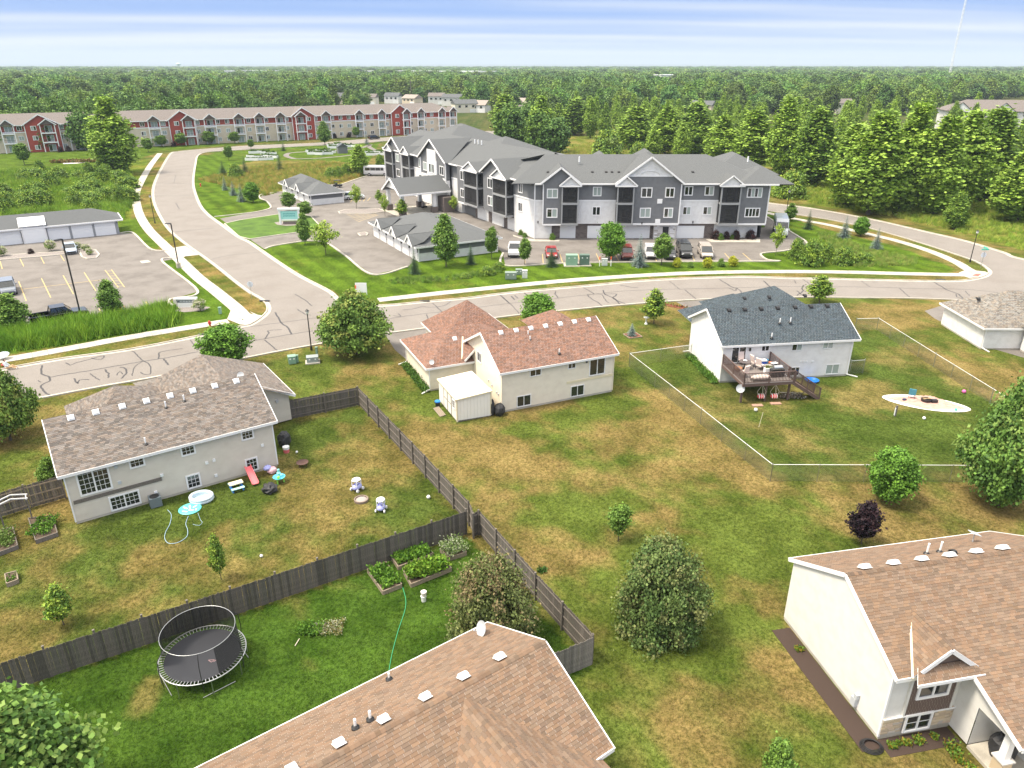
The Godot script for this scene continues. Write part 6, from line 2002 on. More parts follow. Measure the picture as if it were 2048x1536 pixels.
	for a in rows:
		done.append(Vector2(a[0].x, a[0].z))
		tree("poplar_%d" % (done.size() % 4), "poplar_tree", "tall light green poplar at the edge of the wood behind the apartments", "tree", a, "poplars at the edge of the wood")
	tree("wild_bush", "leafy_tree", "broad bright green tree alone in the clearing behind the grey roof", "tree", [Vector3(30.85, 0, -246.76), 8.58, 10.58])
	tree("wild_bush", "wild_shrub", "bright green shrub in the clearing next to the wood", "shrub", [Vector3(39.71, 0, -241.39), 5.58, 6.3])
	tree("poplar_1", "poplar_tree", "narrow light green young poplar in the clearing behind the grey roof", "tree", [Vector3(45.88, 0, -249.53), 8.36, 5.51])
	tree("poplar_3", "poplar_tree", "young poplar standing alone in the meadow across the road", "tree", [Vector3(82.03, 0, -136.57), 6.81, 4.23])
	tree("wild_bush", "wild_shrub", "large round wild shrub beside the road at the end of the grey apartments", "shrub", [Vector3(63.82, 0, -171.8), 5.56, 7.98])
	var tries := 0
	while done.size() < 170 and tries < 6000:
		tries += 1
		var p := Vector2(r.randf_range(10, 330), r.randf_range(-420, -135))
		if not Geometry2D.is_point_in_polygon(p, wood):
			continue
		var ok := true
		for q in done:
			if q.distance_squared_to(p) < 44.0:
				ok = false
				break
		if ok:
			done.append(p)
			tree("poplar_%d" % (done.size() % 4), "poplar_tree", "tall light green poplar within the wood behind the apartments", "tree", [v3(p), r.randf_range(10.5, 15.0), r.randf_range(4.2, 6.4)], "poplars of the wood")

func build_grass() -> void:
	var r := RandomNumberGenerator.new()
	r.seed = 53
	var yard := PackedVector2Array(pl([-47.14,-53.87,-43.88,-60.11,-34.18,-65.88,-27.16,-70.91,-14.4,-78.1,-1.4,-84,16.7,-89.6,38,-92.2,58.7,-90.6,64.5,-88.7,65.9,-80,24.87,-22.61,16.01,-17.11,-18.71,-17.11,-26.44,-21.1]))
	var box := Rect2(yard[0], Vector2.ZERO)
	for q in yard:
		box = box.expand(q)
	var where := []
	var cols := PackedColorArray()
	var foot := []
	for a in [[house_m, -4.6, 11.4, -20, 0.4], [house_r, -0.2, 15.6, -18, 0.2], [house_l, -0.2, 17.2, -15, 0.2], [house_br, -1.2, 12, -8, 1.1], [house_br, 2.9, 12, -8, 8], [house_bc, -13, -0.2, -4, 4]]:
		foot.append([a[0].transform.affine_inverse(), a[1], a[2], a[3], a[4]])
	var pad := Vector3(37.31, 0, -60.31)
	for i in int(box.get_area() * 46.0):
		var q := box.position + Vector2(r.randf(), r.randf()) * box.size
		if r.randf() * 62.0 < -q.y - 14.0 or not Geometry2D.is_point_in_polygon(q, yard) or Vector2(q.x - pad.x, q.y - pad.z).length() < 2.6:
			continue
		var inside := false
		for f in foot:
			var l: Vector3 = f[0] * v3(q)
			if l.x > f[1] and l.x < f[2] and l.z > f[3] and l.z < f[4]:
				inside = true
		if inside:
			continue
		var s := r.randf_range(0.6, 1.25)
		where.append(Transform3D(Basis(Vector3.UP, r.randf() * TAU) * Basis.from_scale(Vector3(s, s * r.randf_range(0.6, 1.2), s)), v3(q)))
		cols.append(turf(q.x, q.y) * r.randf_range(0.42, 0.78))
	print("tufts ", where.size())
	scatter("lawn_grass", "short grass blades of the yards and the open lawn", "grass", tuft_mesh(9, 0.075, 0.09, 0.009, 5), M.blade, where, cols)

func wood_fence(label: String, run: Array, side: float, tone := 1.0) -> void:
	# pickets on one side of posts and rails; side +1 puts them to the right of the run
	var o := thing("wooden_fence", label, "fence", v3(run[0]))
	var shapes := []
	for i in 7:
		var k := rng.randf_range(0.72, 1.28) * tone
		var mb := MB.new(true)
		mb.col = Color(0.245 * k, 0.225 * k, 0.21 * k) if i % 3 else Color(0.20 * k, 0.19 * k, 0.17 * k)
		var h := 1.8 + rng.randf_range(-0.035, 0.035)
		mb.prism(Transform3D(Basis.IDENTITY, Vector3(0, 0, -0.009)), [Vector2(-0.069, 0.03), Vector2(0.069, 0.03), Vector2(0.069, h - 0.03), Vector2(0.045, h), Vector2(-0.045, h), Vector2(-0.069, h - 0.03)], 0.018)
		shapes.append(mb.mesh())
	var count := 0
	for s in run.size() - 1:
		var a: Vector2 = run[s] - run[0]
		var b: Vector2 = run[s + 1] - run[0]
		var d := (b - a).normalized()
		var long := (b - a).length()
		var n := Vector2(-d.y, d.x) * side
		var turn := Basis(Vector3.UP, -atan2(d.y, d.x))
		var bays := maxi(1, int(round(long / 2.4)))
		for i in bays + 1:
			if i == 0 and s > 0:
				continue
			var mb := MB.new()
			mb.box(v3(a + d * long * i / bays, 0.96), Vector3(0.095, 1.92, 0.095), turn)
			mb.box(v3(a + d * long * i / bays, 1.93), Vector3(0.115, 0.02, 0.115), turn)
			part(o, "post", mb, M.old_wood)
		for i in bays:
			for y in [0.3, 0.95, 1.6]:
				var mb := MB.new()
				mb.bar(v3(a + d * (long * i / bays + 0.03) + n * 0.045, y), v3(a + d * (long * (i + 1) / bays - 0.03) + n * 0.045, y), 0.04, 0.09)
				part(o, "rail", mb, M.bed_wood if side * tone > 0.9 else M.old_wood)
		var x := 0.07
		while x < long:
			var p := v3(a + d * x + n * 0.078, rng.randf_range(-0.015, 0.02))
			part(o, "picket", shapes[rng.randi() % 7], M.fence_wood, Transform3D(turn * Basis(Vector3.BACK, rng.randf_range(-0.008, 0.008)), p))
			count += 1
			x += 0.143

func chain_fence(label: String, run: Array) -> void:
	var o := thing("chain_link_fence", label, "fence", v3(run[0]))
	var h := 1.42
	var wires := MB.new()
	for s in run.size() - 1:
		var a: Vector2 = run[s] - run[0]
		var b: Vector2 = run[s + 1] - run[0]
		var d := (b - a).normalized()
		var long := (b - a).length()
		var bays := maxi(1, int(round(long / 3.0)))
		for i in bays + 1:
			if i == 0 and s > 0:
				continue
			var mb := MB.new(false, true)
			var q := v3(a + d * long * i / bays)
			var end := i == 0 or i == bays
			mb.tube([q, q + Vector3.UP * (h + (0.1 if end else 0.03))], 0.036 if end else 0.026, 0.036 if end else 0.026, 6)
			mb.ball(q + Vector3.UP * (h + (0.1 if end else 0.03)), Vector3(0.042, 0.03, 0.042), 6, 4)
			part(o, "post", mb, M.metal)
		var rl := MB.new(false, true)
		rl.tube([v3(a, h), v3(b, h)], 0.022, 0.022, 6)
		part(o, "top_rail", rl, M.white_metal)
		var step := 0.075
		var x := -h
		while x < long:
			for way in [1.0, -1.0]:
				var x0 := x if way > 0.0 else x + h
				var x1 := x + h if way > 0.0 else x
				var p := Vector2(x0, 0.04)
				var q := Vector2(x1, h)
				# keep the strand inside this run
				if maxf(x0, x1) < 0.0 or minf(x0, x1) > long:
					continue
				if p.x < 0.0: p = p.lerp(q, (0.0 - p.x) / (q.x - p.x))
				if q.x < 0.0: q = q.lerp(p, (0.0 - q.x) / (p.x - q.x))
				if p.x > long: p = p.lerp(q, (long - p.x) / (q.x - p.x))
				if q.x > long: q = q.lerp(p, (long - q.x) / (p.x - q.x))
				var u := (q - p).normalized().orthogonal() * 0.0045
				var f := func(t: Vector2) -> Vector3: return v3(a + d * t.x, t.y)
				wires.quad(f.call(p - u), f.call(q - u), f.call(q + u), f.call(p + u))
			x += step
	var w := part(o, "wire_mesh", wires, M.metal)
	w.set_meta("kind", "stuff")

func build_fences() -> void:
	wood_fence("long weathered grey plank fence behind the trampoline", pl([-26.09,-26.06,-24.85,-26.73,-15.38,-32.32,-2.96,-39.95]), 1.0, 0.82)
	wood_fence("wooden fence with posts and rails showing, round the yard of plastic toys", pl([-18.96,-56.75,-13.68,-59.48,-7.57,-49.08,-2.84,-40.85]), -1.0)
	wood_fence("wooden fence with a jog, between garden beds and the open dry lawn", pl([-2.84,-40.85,-2.48,-39.45,-2.14,-39.83,1.31,-33.52,4.03,-28.68]), -1.0)
	wood_fence("short pale plank fence end beside the roof with the dish", pl([4.02,-28.64,1.75,-27.42]), -1.0, 1.35)
	wood_fence("wooden fence beside the raised beds at the left of the tan house", pl([-31.34,-44.21,-33.11,-42.88,-35.95,-40.51]), 1.0)
	chain_fence("chain link fence along the dry strip of the deck yard", pl([18.6,-71.34,11.83,-68.85,15.97,-55.89,18.89,-46.51]))
	chain_fence("chain link fence behind the bright bushy tree at the bottom of the deck yard", pl([18.89,-46.51,29.11,-46.44,40.34,-46.3]))
	chain_fence("chain link fence between the deck yard and the far white house", pl([39.3,-79.8,41.9,-80,42.49,-68.72,43,-60.01,43.4,-51.88]))
	chain_fence("short wire fence at the corner of the white house", pl([33.21,-66.83,34.65,-67.09]))

func wheel(o: Node3D, at: Vector3, r: float) -> void:
	var mb := MB.new(false, true)
	var tf := Transform3D(Basis(Vector3.RIGHT, PI / 2), at)
	mb.lathe(tf, [Vector2(r * 0.55, -0.11), Vector2(r * 0.92, -0.11), Vector2(r, -0.07), Vector2(r, 0.07), Vector2(r * 0.92, 0.11), Vector2(r * 0.55, 0.11)], 16)
	var w := part(o, "wheel", mb, M.tyre)
	mb = MB.new(false, true)
	mb.lathe(tf, [Vector2(0, -0.115), Vector2(r * 0.62, -0.10), Vector2(r * 0.62, 0.10), Vector2(0, 0.115)], 12)
	part(w, "rim", mb, M.rim)

func hull(mb: MB, st: Array) -> void:
	# st: x, bottom, belt, half width; a rounded box swept along x, front last
	var ring := func(s: Array) -> Array:
		var b: float = s[1]
		var t: float = s[2]
		var w: float = s[3]
		var half := [Vector2(w * 0.86, b), Vector2(w * 0.97, b + (t - b) * 0.22), Vector2(w, b + (t - b) * 0.55), Vector2(w * 0.97, t - 0.09), Vector2(w * 0.88, t)]
		var out := []
		for p in half:
			out.append(Vector3(s[0], p.y, p.x))
		for i in range(4, -1, -1):
			out.append(Vector3(s[0], half[i].y, -half[i].x))
		return out
	var prev: Array = ring.call(st[0])
	mb.poly(prev)
	for i in range(1, st.size()):
		var next: Array = ring.call(st[i])
		for k in 10:
			mb.quad(prev[k], next[k], next[(k + 1) % 10], prev[(k + 1) % 10])
		prev = next
	var last := prev.duplicate()
	last.reverse()
	mb.poly(last)

func cabin(o: Node3D, x0: float, x1: float, r0: float, r1: float, belt: float, roof: float, w: float, paint: Material) -> void:
	# glass all round under a painted roof, with painted pillars; x0..x1 at the belt, r0..r1 at the roof
	var wr := w * 0.80
	var wb := w * 0.93
	var q := [Vector3(x0, belt, wb), Vector3(x1, belt, wb), Vector3(r1, roof - 0.06, wr), Vector3(r0, roof - 0.06, wr)]
	var m := []
	for p in q:
		m.append(Vector3(p.x, p.y, -p.z))
	var mb := MB.new()
	mb.quad(q[0], q[1], q[2], q[3])
	mb.quad(m[1], m[0], m[3], m[2])
	mb.quad(q[1], m[1], m[2], q[2])
	mb.quad(m[0], q[0], q[3], m[3])
	part(o, "glass", mb, M.pane)
	mb = MB.new()
	mb.prism(Transform3D(Basis(Vector3.RIGHT, -PI / 2), Vector3(0, roof - 0.07, 0)), [Vector2(r0 - 0.03, -wr + 0.03), Vector2(r0 + 0.08, -wr - 0.02), Vector2(r1 - 0.08, -wr - 0.02), Vector2(r1 + 0.04, -wr + 0.06), Vector2(r1 + 0.06, wr - 0.06), Vector2(r1 - 0.08, wr + 0.02), Vector2(r0 + 0.08, wr + 0.02), Vector2(r0 - 0.03, wr - 0.03)], 0.07)
	part(o, "roof", mb, paint)
	mb = MB.new()
	for side in [q, m]:
		mb.bar(side[0], side[3], 0.09, 0.07)
		mb.bar(side[1], side[2], 0.07, 0.06)
		for t in [0.36, 0.66]:
			mb.bar(side[0].lerp(side[1], t), side[3].lerp(side[2], t), 0.06, 0.08)
	part(o, "pillar", mb, paint)

func car(kind: String, label: String, category: String, rear: Vector3, front: Vector3, col: Color, group := "") -> Node3D:
	var d := front - rear
	var o := thing({"sedan": "parked_car", "suv": "parked_car", "minivan": "parked_van", "pickup": "pickup_truck", "bus": "shuttle_bus"}[kind], label, category, (rear + front) * 0.5, rad_to_deg(atan2(-d.z, d.x)), group)
	var pm := mat("car_paint_%d" % M.size(), col, 0.28)
	pm.clearcoat_enabled = true
	pm.clearcoat = 0.7
	pm.clearcoat_roughness = 0.08
	pm.metallic_specular = 0.5
	var L: float = {"sedan": 4.75, "suv": 4.75, "minivan": 5.1, "pickup": 6.1, "bus": 7.2}[kind] / 2.0
	var W: float = {"sedan": 0.92, "suv": 0.95, "minivan": 0.99, "pickup": 1.02, "bus": 1.08}[kind]
	var mb := MB.new()
	var axle := 0.34
	match kind:
		"sedan":
			hull(mb, [[-L, 0.4, 0.78, W * 0.8], [-L + 0.15, 0.28, 0.95, W * 0.93], [-1.5, 0.22, 1.0, W], [0.6, 0.22, 0.95, W], [1.5, 0.25, 0.88, W * 0.98], [L - 0.15, 0.28, 0.72, W * 0.9], [L, 0.38, 0.6, W * 0.74]])
			cabin(o, -1.85, 1.25, -1.15, 0.35, 0.92, 1.45, W, pm)
		"suv":
			hull(mb, [[-L, 0.45, 0.95, W * 0.84], [-L + 0.12, 0.3, 1.08, W * 0.95], [-1.4, 0.26, 1.1, W], [0.8, 0.26, 1.07, W], [1.5, 0.28, 1.02, W * 0.98], [L - 0.15, 0.3, 0.9, W * 0.92], [L, 0.42, 0.72, W * 0.78]])
			cabin(o, -2.28, 1.3, -2.0, 0.5, 1.05, 1.72, W, pm)
			axle = 0.37
		"minivan":
			hull(mb, [[-L, 0.42, 1.0, W * 0.86], [-L + 0.1, 0.26, 1.06, W * 0.96], [-1.5, 0.22, 1.08, W], [1.0, 0.22, 1.02, W], [1.7, 0.24, 0.95, W * 0.97], [L - 0.15, 0.28, 0.8, W * 0.9], [L, 0.4, 0.66, W * 0.72]])
			cabin(o, -2.5, 1.75, -2.3, 0.75, 1.0, 1.77, W, pm)
		"pickup":
			hull(mb, [[-L + 2.25, 0.42, 1.2, W * 0.99], [0.9, 0.42, 1.2, W], [1.4, 0.42, 1.16, W], [L - 0.2, 0.44, 1.08, W * 0.97], [L, 0.5, 0.95, W * 0.9]])
			cabin(o, -0.95, 1.45, -0.75, 0.72, 1.16, 1.92, W, pm)
			var bed := MB.new()
			for z in [-1.0, 1.0]:
				bed.box(Vector3(-L + 1.13, 0.85, z * (W - 0.05)), Vector3(2.26, 0.75, 0.1))
			bed.box(Vector3(-L + 0.05, 0.85, 0), Vector3(0.08, 0.75, W * 2 - 0.2))
			bed.box(Vector3(-L + 1.13, 0.55, 0), Vector3(2.1, 0.12, W * 2 - 0.2))
			part(o, "bed", bed, pm)
			axle = 0.42
		"bus":
			hull(mb, [[-L, 0.6, 2.2, W * 0.94], [-L + 0.1, 0.4, 2.7, W], [1.6, 0.4, 2.7, W], [2.3, 0.42, 2.35, W * 0.98], [2.75, 0.42, 1.45, W * 0.97], [L - 0.1, 0.44, 1.1, W * 0.92], [L, 0.55, 0.85, W * 0.8]])
			for z in [-1.0, 1.0]:
				for x in [[-3.1, -1.75], [-1.65, -0.3], [-0.2, 1.1], [1.2, 2.0]]:
					var g := MB.new()
					g.box(Vector3((x[0] + x[1]) / 2, 1.85, z * (W + 0.005)), Vector3(x[1] - x[0], 0.75, 0.03))
					part(o, "side_window", g, M.pane)
			var wsd := MB.new()
			wsd.quad(Vector3(2.36, 2.28, W * 0.85), Vector3(2.8, 1.45, W * 0.88), Vector3(2.8, 1.45, -W * 0.88), Vector3(2.36, 2.28, -W * 0.85))
			part(o, "windscreen", wsd, M.pane)
			axle = 0.4
	part(o, "body", mb, pm)
	for x in [-L * 0.58, L * 0.60]:
		for z in [-1.0, 1.0]:
			wheel(o, Vector3(x, axle, z * (W - 0.09)), axle)
	var y := 0.68 if kind != "pickup" else 0.9
	for z in [-1.0, 1.0]:
		mb = MB.new()
		mb.box(Vector3(L - 0.1, y, z * W * 0.66), Vector3(0.16, 0.14, 0.34))
		part(o, "headlight", mb, M.white_metal)
		mb = MB.new()
		mb.box(Vector3(-L + 0.06, y + 0.2, z * W * 0.8), Vector3(0.12, 0.22, 0.2))
		part(o, "taillight", mb, M.red_paint)
		mb = MB.new()
		mb.box(Vector3(1.0 if kind != "bus" else 2.6, 1.12 if kind == "sedan" else 1.3, z * (W + 0.1)), Vector3(0.12, 0.14, 0.2))
		part(o, "mirror", mb, pm)
	mb = MB.new()
	mb.box(Vector3(L - 0.02, 0.45, 0), Vector3(0.1, 0.2, W * 1.4))
	part(o, "grille", mb, M.black_plastic)
	mb = MB.new()
	mb.box(Vector3(-L + 0.0, 0.5, 0), Vector3(0.1, 0.16, W * 1.6))
	part(o, "rear_bumper", mb, M.black_plastic)
	return o

func build_cars() -> void:
	car("pickup", "black crew cab pickup truck with a trailer hitched behind it", "truck", Vector3(-55.79, 0, -81.55), Vector3(-51.6, 0, -84.75), Color(0.03, 0.035, 0.04))
	car("suv", "grey silver car facing the small trees in the left parking lot", "car", Vector3(-69.54, 0, -98.37), Vector3(-65.18, 0, -91.98), Color(0.45, 0.48, 0.52))
	car("sedan", "maroon car parked behind a small tree", "car", Vector3(-47.92, 0, -84.75), Vector3(-50.74, 0, -89.62), Color(0.25, 0.03, 0.05))
	car("sedan", "pale silver blue sedan beside the hydrangea island", "car", Vector3(-73.77, 0, -121.35), Vector3(-69.81, 0, -115.17), Color(0.72, 0.78, 0.84))
	car("pickup", "white pickup truck facing the lawn at the apartment parking", "truck", Vector3(0.49, 0, -119.97), Vector3(0.35, 0, -113.92), Color(0.85, 0.85, 0.86))
	car("sedan", "red car behind the dark green spruce", "car", Vector3(6.23, 0, -118.63), Vector3(6.26, 0, -112.29), Color(0.6, 0.07, 0.06))
	car("suv", "rust red car between the round tree and the blue spruce", "car", Vector3(18.26, 0, -117.31), Vector3(17.95, 0, -112.29), Color(0.5, 0.2, 0.18))
	car("suv", "white car half hidden by the tall blue spruce", "car", Vector3(22.25, 0, -118.18), Vector3(21.72, 0, -112.45), Color(0.86, 0.86, 0.87))
	car("sedan", "dark blue car behind the round tree with pale trunk", "car", Vector3(25.24, 0, -117.31), Vector3(24.56, 0, -112.29), Color(0.06, 0.07, 0.12))
	car("minivan", "tall black van parked between a dark car and a beige van", "van", Vector3(27.64, 0, -119.97), Vector3(27.32, 0, -112.29), Color(0.045, 0.05, 0.06)).scale = Vector3(1.08, 1.18, 1.0)
	car("minivan", "beige silver minivan with roof rack beside the yellow bushes", "van", Vector3(31.09, 0, -119.07), Vector3(30.47, 0, -112.29), Color(0.7, 0.66, 0.62))
	car("bus", "white camper van parked across the end of the lot", "van", Vector3(-40.49, 0, -208.41), Vector3(-33.42, 0, -207.9), Color(0.87, 0.87, 0.88))
	car("suv", "white car behind the sparse tree next to the garage block", "car", Vector3(-37.69, 0, -168.67), Vector3(-33.82, 0, -170.04), Color(0.84, 0.86, 0.87))
	car("suv", "black car on the far road before the red apartments", "car", Vector3(-57.72, 0, -313.52), Vector3(-54.73, 0, -315.74), Color(0.04, 0.045, 0.05))
	car("bus", "white shuttle bus at the end of the grey apartments", "bus", Vector3(50.14, 0, -139.22), Vector3(46.24, 0, -125.03), Color(0.84, 0.85, 0.86)).scale = Vector3(1.1, 1.15, 1.05)
	# flatbed trailer behind the black pickup
	var a := Vector3(-55.88, 0, -81.46)
	var b := Vector3(-60.43, 0, -78.81)
	var d := (b - a).normalized()
	var o := thing("flatbed_trailer", "flatbed trailer with a white deck hitched to the black pickup", "trailer", a, rad_to_deg(atan2(d.z, -d.x)))
	var mb := MB.new()
	mb.box(Vector3(-4.6, 0.75, 0), Vector3(5.4, 0.12, 2.1))
	part(o, "deck", mb, M.white_metal)
	mb = MB.new()
	for z in [-1.0, 1.0]:
		mb.bar(Vector3(-1.9, 0.62, z * 0.9), Vector3(-0.2, 0.5, 0), 0.1, 0.12)
		mb.box(Vector3(-4.6, 0.62, z * 0.98), Vector3(5.4, 0.16, 0.1))
	part(o, "frame", mb, M.black_metal)
	for x in [-4.9, -5.8]:
		for z in [-0.95, 0.95]:
			wheel(o, Vector3(x, 0.36, z), 0.36)
	# golf cart by the garage block
	o = thing("golf_cart", "small dark golf cart beside the garage block", "golf cart", Vector3(-43.14, 0, -186.37), 20)
	mb = MB.new()
	mb.box(Vector3(0, 0.55, 0), Vector3(2.2, 0.4, 1.1))
	mb.box(Vector3(-0.3, 0.95, 0), Vector3(0.5, 0.4, 1.0))
	part(o, "body", mb, M.black_plastic)
	mb = MB.new()
	mb.box(Vector3(-0.1, 1.8, 0), Vector3(1.5, 0.08, 1.15))
	part(o, "canopy", mb, M.black_plastic)
	for x in [-0.75, 0.55]:
		for z in [-0.5, 0.5]:
			mb = MB.new()
			mb.box(Vector3(x, 1.25, z), Vector3(0.04, 1.1, 0.04))
			part(o, "canopy_post", mb, M.black_metal)
			wheel(o, Vector3(x, 0.24, z), 0.24)

func hue(called: String, r: float, g: float, b: float, rough := 0.45) -> Material:
	return M[called] if M.has(called) else mat(called, lin(r, g, b), rough)

func blk(o: Node, called: String, ce: Vector3, s: Vector3, m: Material, b := Basis.IDENTITY) -> MeshInstance3D:
	var mb := MB.new()
	mb.box(ce, s, b)
	return part(o, called, mb, m)

func rod(o: Node, called: String, p: Array, r: float, m: Material, n := 6) -> MeshInstance3D:
	var mb := MB.new(false, true)
	mb.tube(p, r, r, n)
	return part(o, called, mb, m)

func turn_of(o: Node, called: String, at: Vector3, prof: Array, m: Material, n := 14) -> MeshInstance3D:
	var mb := MB.new(false, true)
	mb.lathe(Transform3D(Basis.IDENTITY, at), prof, n)
	return part(o, called, mb, m)

func lump(o: Node, called: String, ce: Vector3, r: Vector3, m: Material, sd: int, rough := 0.25) -> MeshInstance3D:
	# a draped or heaped shape: a squashed ball with folds
	var nz := FastNoiseLite.new()
	nz.seed = sd
	nz.frequency = 0.9
	var mb := MB.new()
	mb.ball(Vector3.ZERO, Vector3.ONE, 16, 9)
	for i in mb.v.size():
		var p := mb.v[i]
		p *= 1.0 + rough * nz.get_noise_3dv(p * 1.8)
		p.y = maxf(p.y, -0.75)
		mb.v[i] = ce + p * r
	return part(o, called, mb, m)

func hose(label: String, p: Array, m: Material, r := 0.02) -> void:
	var q := []
	for a in smooth_line(p, 0.25):
		q.append(v3(a, 0.03))
	var mb := MB.new(false, true)
	mb.tube(q, r, r, 5)
	solo("garden_hose", mb, m, label, "hose")

func plants(o: Node, called: String, at: Vector3, w: float, d: float, h: float, many: int, size: float, cols: Array, sd: int) -> void:
	var r := RandomNumberGenerator.new()
	r.seed = sd
	var mb := MB.new(true)
	for i in many:
		var p := at + Vector3(r.randf_range(-0.5, 0.5) * w, 0, r.randf_range(-0.5, 0.5) * d)
		var tall := h * r.randf_range(0.35, 1.0)
		for k in 5:
			var dir := Vector3(r.randfn() * 0.45, 1.0, r.randfn() * 0.45).normalized()
			var q := p + dir * tall * r.randf_range(0.3, 1.0)
			var x := dir.cross(Vector3(r.randf() - 0.5, r.randf() - 0.5, r.randf() - 0.5)).normalized() * size
			var y := (dir + Vector3(r.randfn(), r.randfn(), r.randfn()) * 0.5).normalized() * size * 1.5
			var b := r.randf_range(0.7, 1.3)
			var c: Color = cols[r.randi() % cols.size()]
			mb.col = Color(c.r * b, c.g * b, c.b * b)
			mb.tri(q - y * 0.5, q + x * 0.5, q + y * 0.5)
			mb.tri(q - y * 0.5, q + y * 0.5, q - x * 0.5)
	part(o, called, mb, M.leaf).set_meta("kind", "stuff")

func raised_bed(label: String, c: Array, tall: float, plant_high: float, many: int, leaf: float, cols: Array, m: Material) -> void:
	# c: four ground corners in order
	var mid: Vector2 = (c[0] + c[1] + c[2] + c[3]) / 4.0
	var o := thing("garden_bed", label, "garden bed", v3(mid))
	for i in 4:
		var a := v3(c[i] - mid, tall / 2)
		var b := v3(c[(i + 1) % 4] - mid, tall / 2)
		var mb := MB.new()
		mb.bar(a, b, 0.06, tall)
		part(o, "plank", mb, m)
	var soil := MB.new()
	flat(soil, [c[0] - mid, c[1] - mid, c[2] - mid, c[3] - mid], tall - 0.06)
	part(o, "soil", soil, M.soil)
	if many:
		plants(o, "plants", Vector3(0, tall - 0.05, 0), (c[1] - c[0]).length() * 0.9, (c[2] - c[1]).length() * 0.9, plant_high, many, leaf, cols, int(mid.x * 100))
		o.get_node("plants").rotation.y = -atan2((c[1] - c[0]).y, (c[1] - c[0]).x)

func build_trampoline() -> void:
	var o := thing("trampoline", "round black trampoline with safety net inside the plank fence", "trampoline", Vector3(-15.5, 0, -28.4))
	var R := 2.06
	var y := 0.9
	var circle := func(r: float, h: float, n: int) -> Array:
		var out := []
		for i in n + 1:
			out.append(Vector3(cos(TAU * i / n) * r, h, sin(TAU * i / n) * r))
		return out
	rod(o, "frame_ring", circle.call(R, y, 48), 0.035, M.metal)
	var mb := MB.new()
	var c: Array = circle.call(R - 0.24, y - 0.02, 40)
	for i in 40:
		mb.tri(Vector3(0, y - 0.05, 0), c[i + 1], c[i])
		mb.tri(Vector3(0, y - 0.06, 0), c[i] + Vector3.DOWN * 0.01, c[i + 1] + Vector3.DOWN * 0.01)
	part(o, "jumping_mat", mb, hue("mat_black", 0.018, 0.02, 0.027, 0.6))
	var spring := MB.new()
	spring.bar(Vector3(R - 0.25, y - 0.015, 0), Vector3(R, y, 0), 0.03, 0.03)
	var sm := spring.mesh()
	for i in 72:
		part(o, "spring", sm, M.metal, Transform3D(Basis(Vector3.UP, TAU * i / 72.0), Vector3.ZERO))
	var tilt := Basis(Vector3(1, 0, 0.3).normalized(), 0.05)
	for i in 8:
		var a := TAU * (i + 0.3) / 8.0
		var d := Vector3(cos(a), 0, sin(a))
		rod(o, "leg", [d * R + Vector3.UP * y, d * R * 1.0 + Vector3.UP * 0.05], 0.022, M.metal)
	for i in 4:
		var a := TAU * (i + 0.3) / 4.0
		var b := TAU * (i + 0.3) / 4.0 + TAU / 8.0
		rod(o, "foot_bar", [Vector3(cos(a), 0, sin(a)) * R + Vector3.UP * 0.04, Vector3(cos(b), 0, sin(b)) * R + Vector3.UP * 0.04], 0.022, M.metal)
	var top := 2.45
	var rt := 1.75
	for i in 6:
		var a := TAU * (i + 0.15) / 6.0
		var d := Vector3(cos(a), 0, sin(a))
		rod(o, "net_pole", [d * (R + 0.05) + Vector3.UP * 0.35, d * (R + 0.12) + Vector3.UP * 1.3, d * (R + 0.08) + Vector3.UP * 2.0, d * rt + Vector3.UP * top], 0.02, M.black_metal)
	rod(o, "net_ring", circle.call(rt, top, 40), 0.016, M.metal)
	mb = MB.new()
	var lo: Array = circle.call(R - 0.22, y, 40)
	var hi: Array = circle.call(rt, top, 40)
	for i in 40:
		if i > 4 and i < 17:
			continue
		mb.quad(lo[i], lo[i + 1], hi[i + 1], hi[i])
	part(o, "safety_net", mb, M.net)
	mb = MB.new()
	for s in [[0.42, 0.38, 0.62, 0.52], [0.62, 0.52, 0.72, 0.36], [0.42, 0.38, 0.7, 0.36], [0.72, 0.5, 0.8, 0.36]]:
		mb.bar(Vector3(s[0], y - 0.03, s[1]), Vector3(s[2], y - 0.03, s[3]), 0.035, 0.008)
	part(o, "mat_mark", mb, hue("mark_pink", 0.25, 0.16, 0.17))

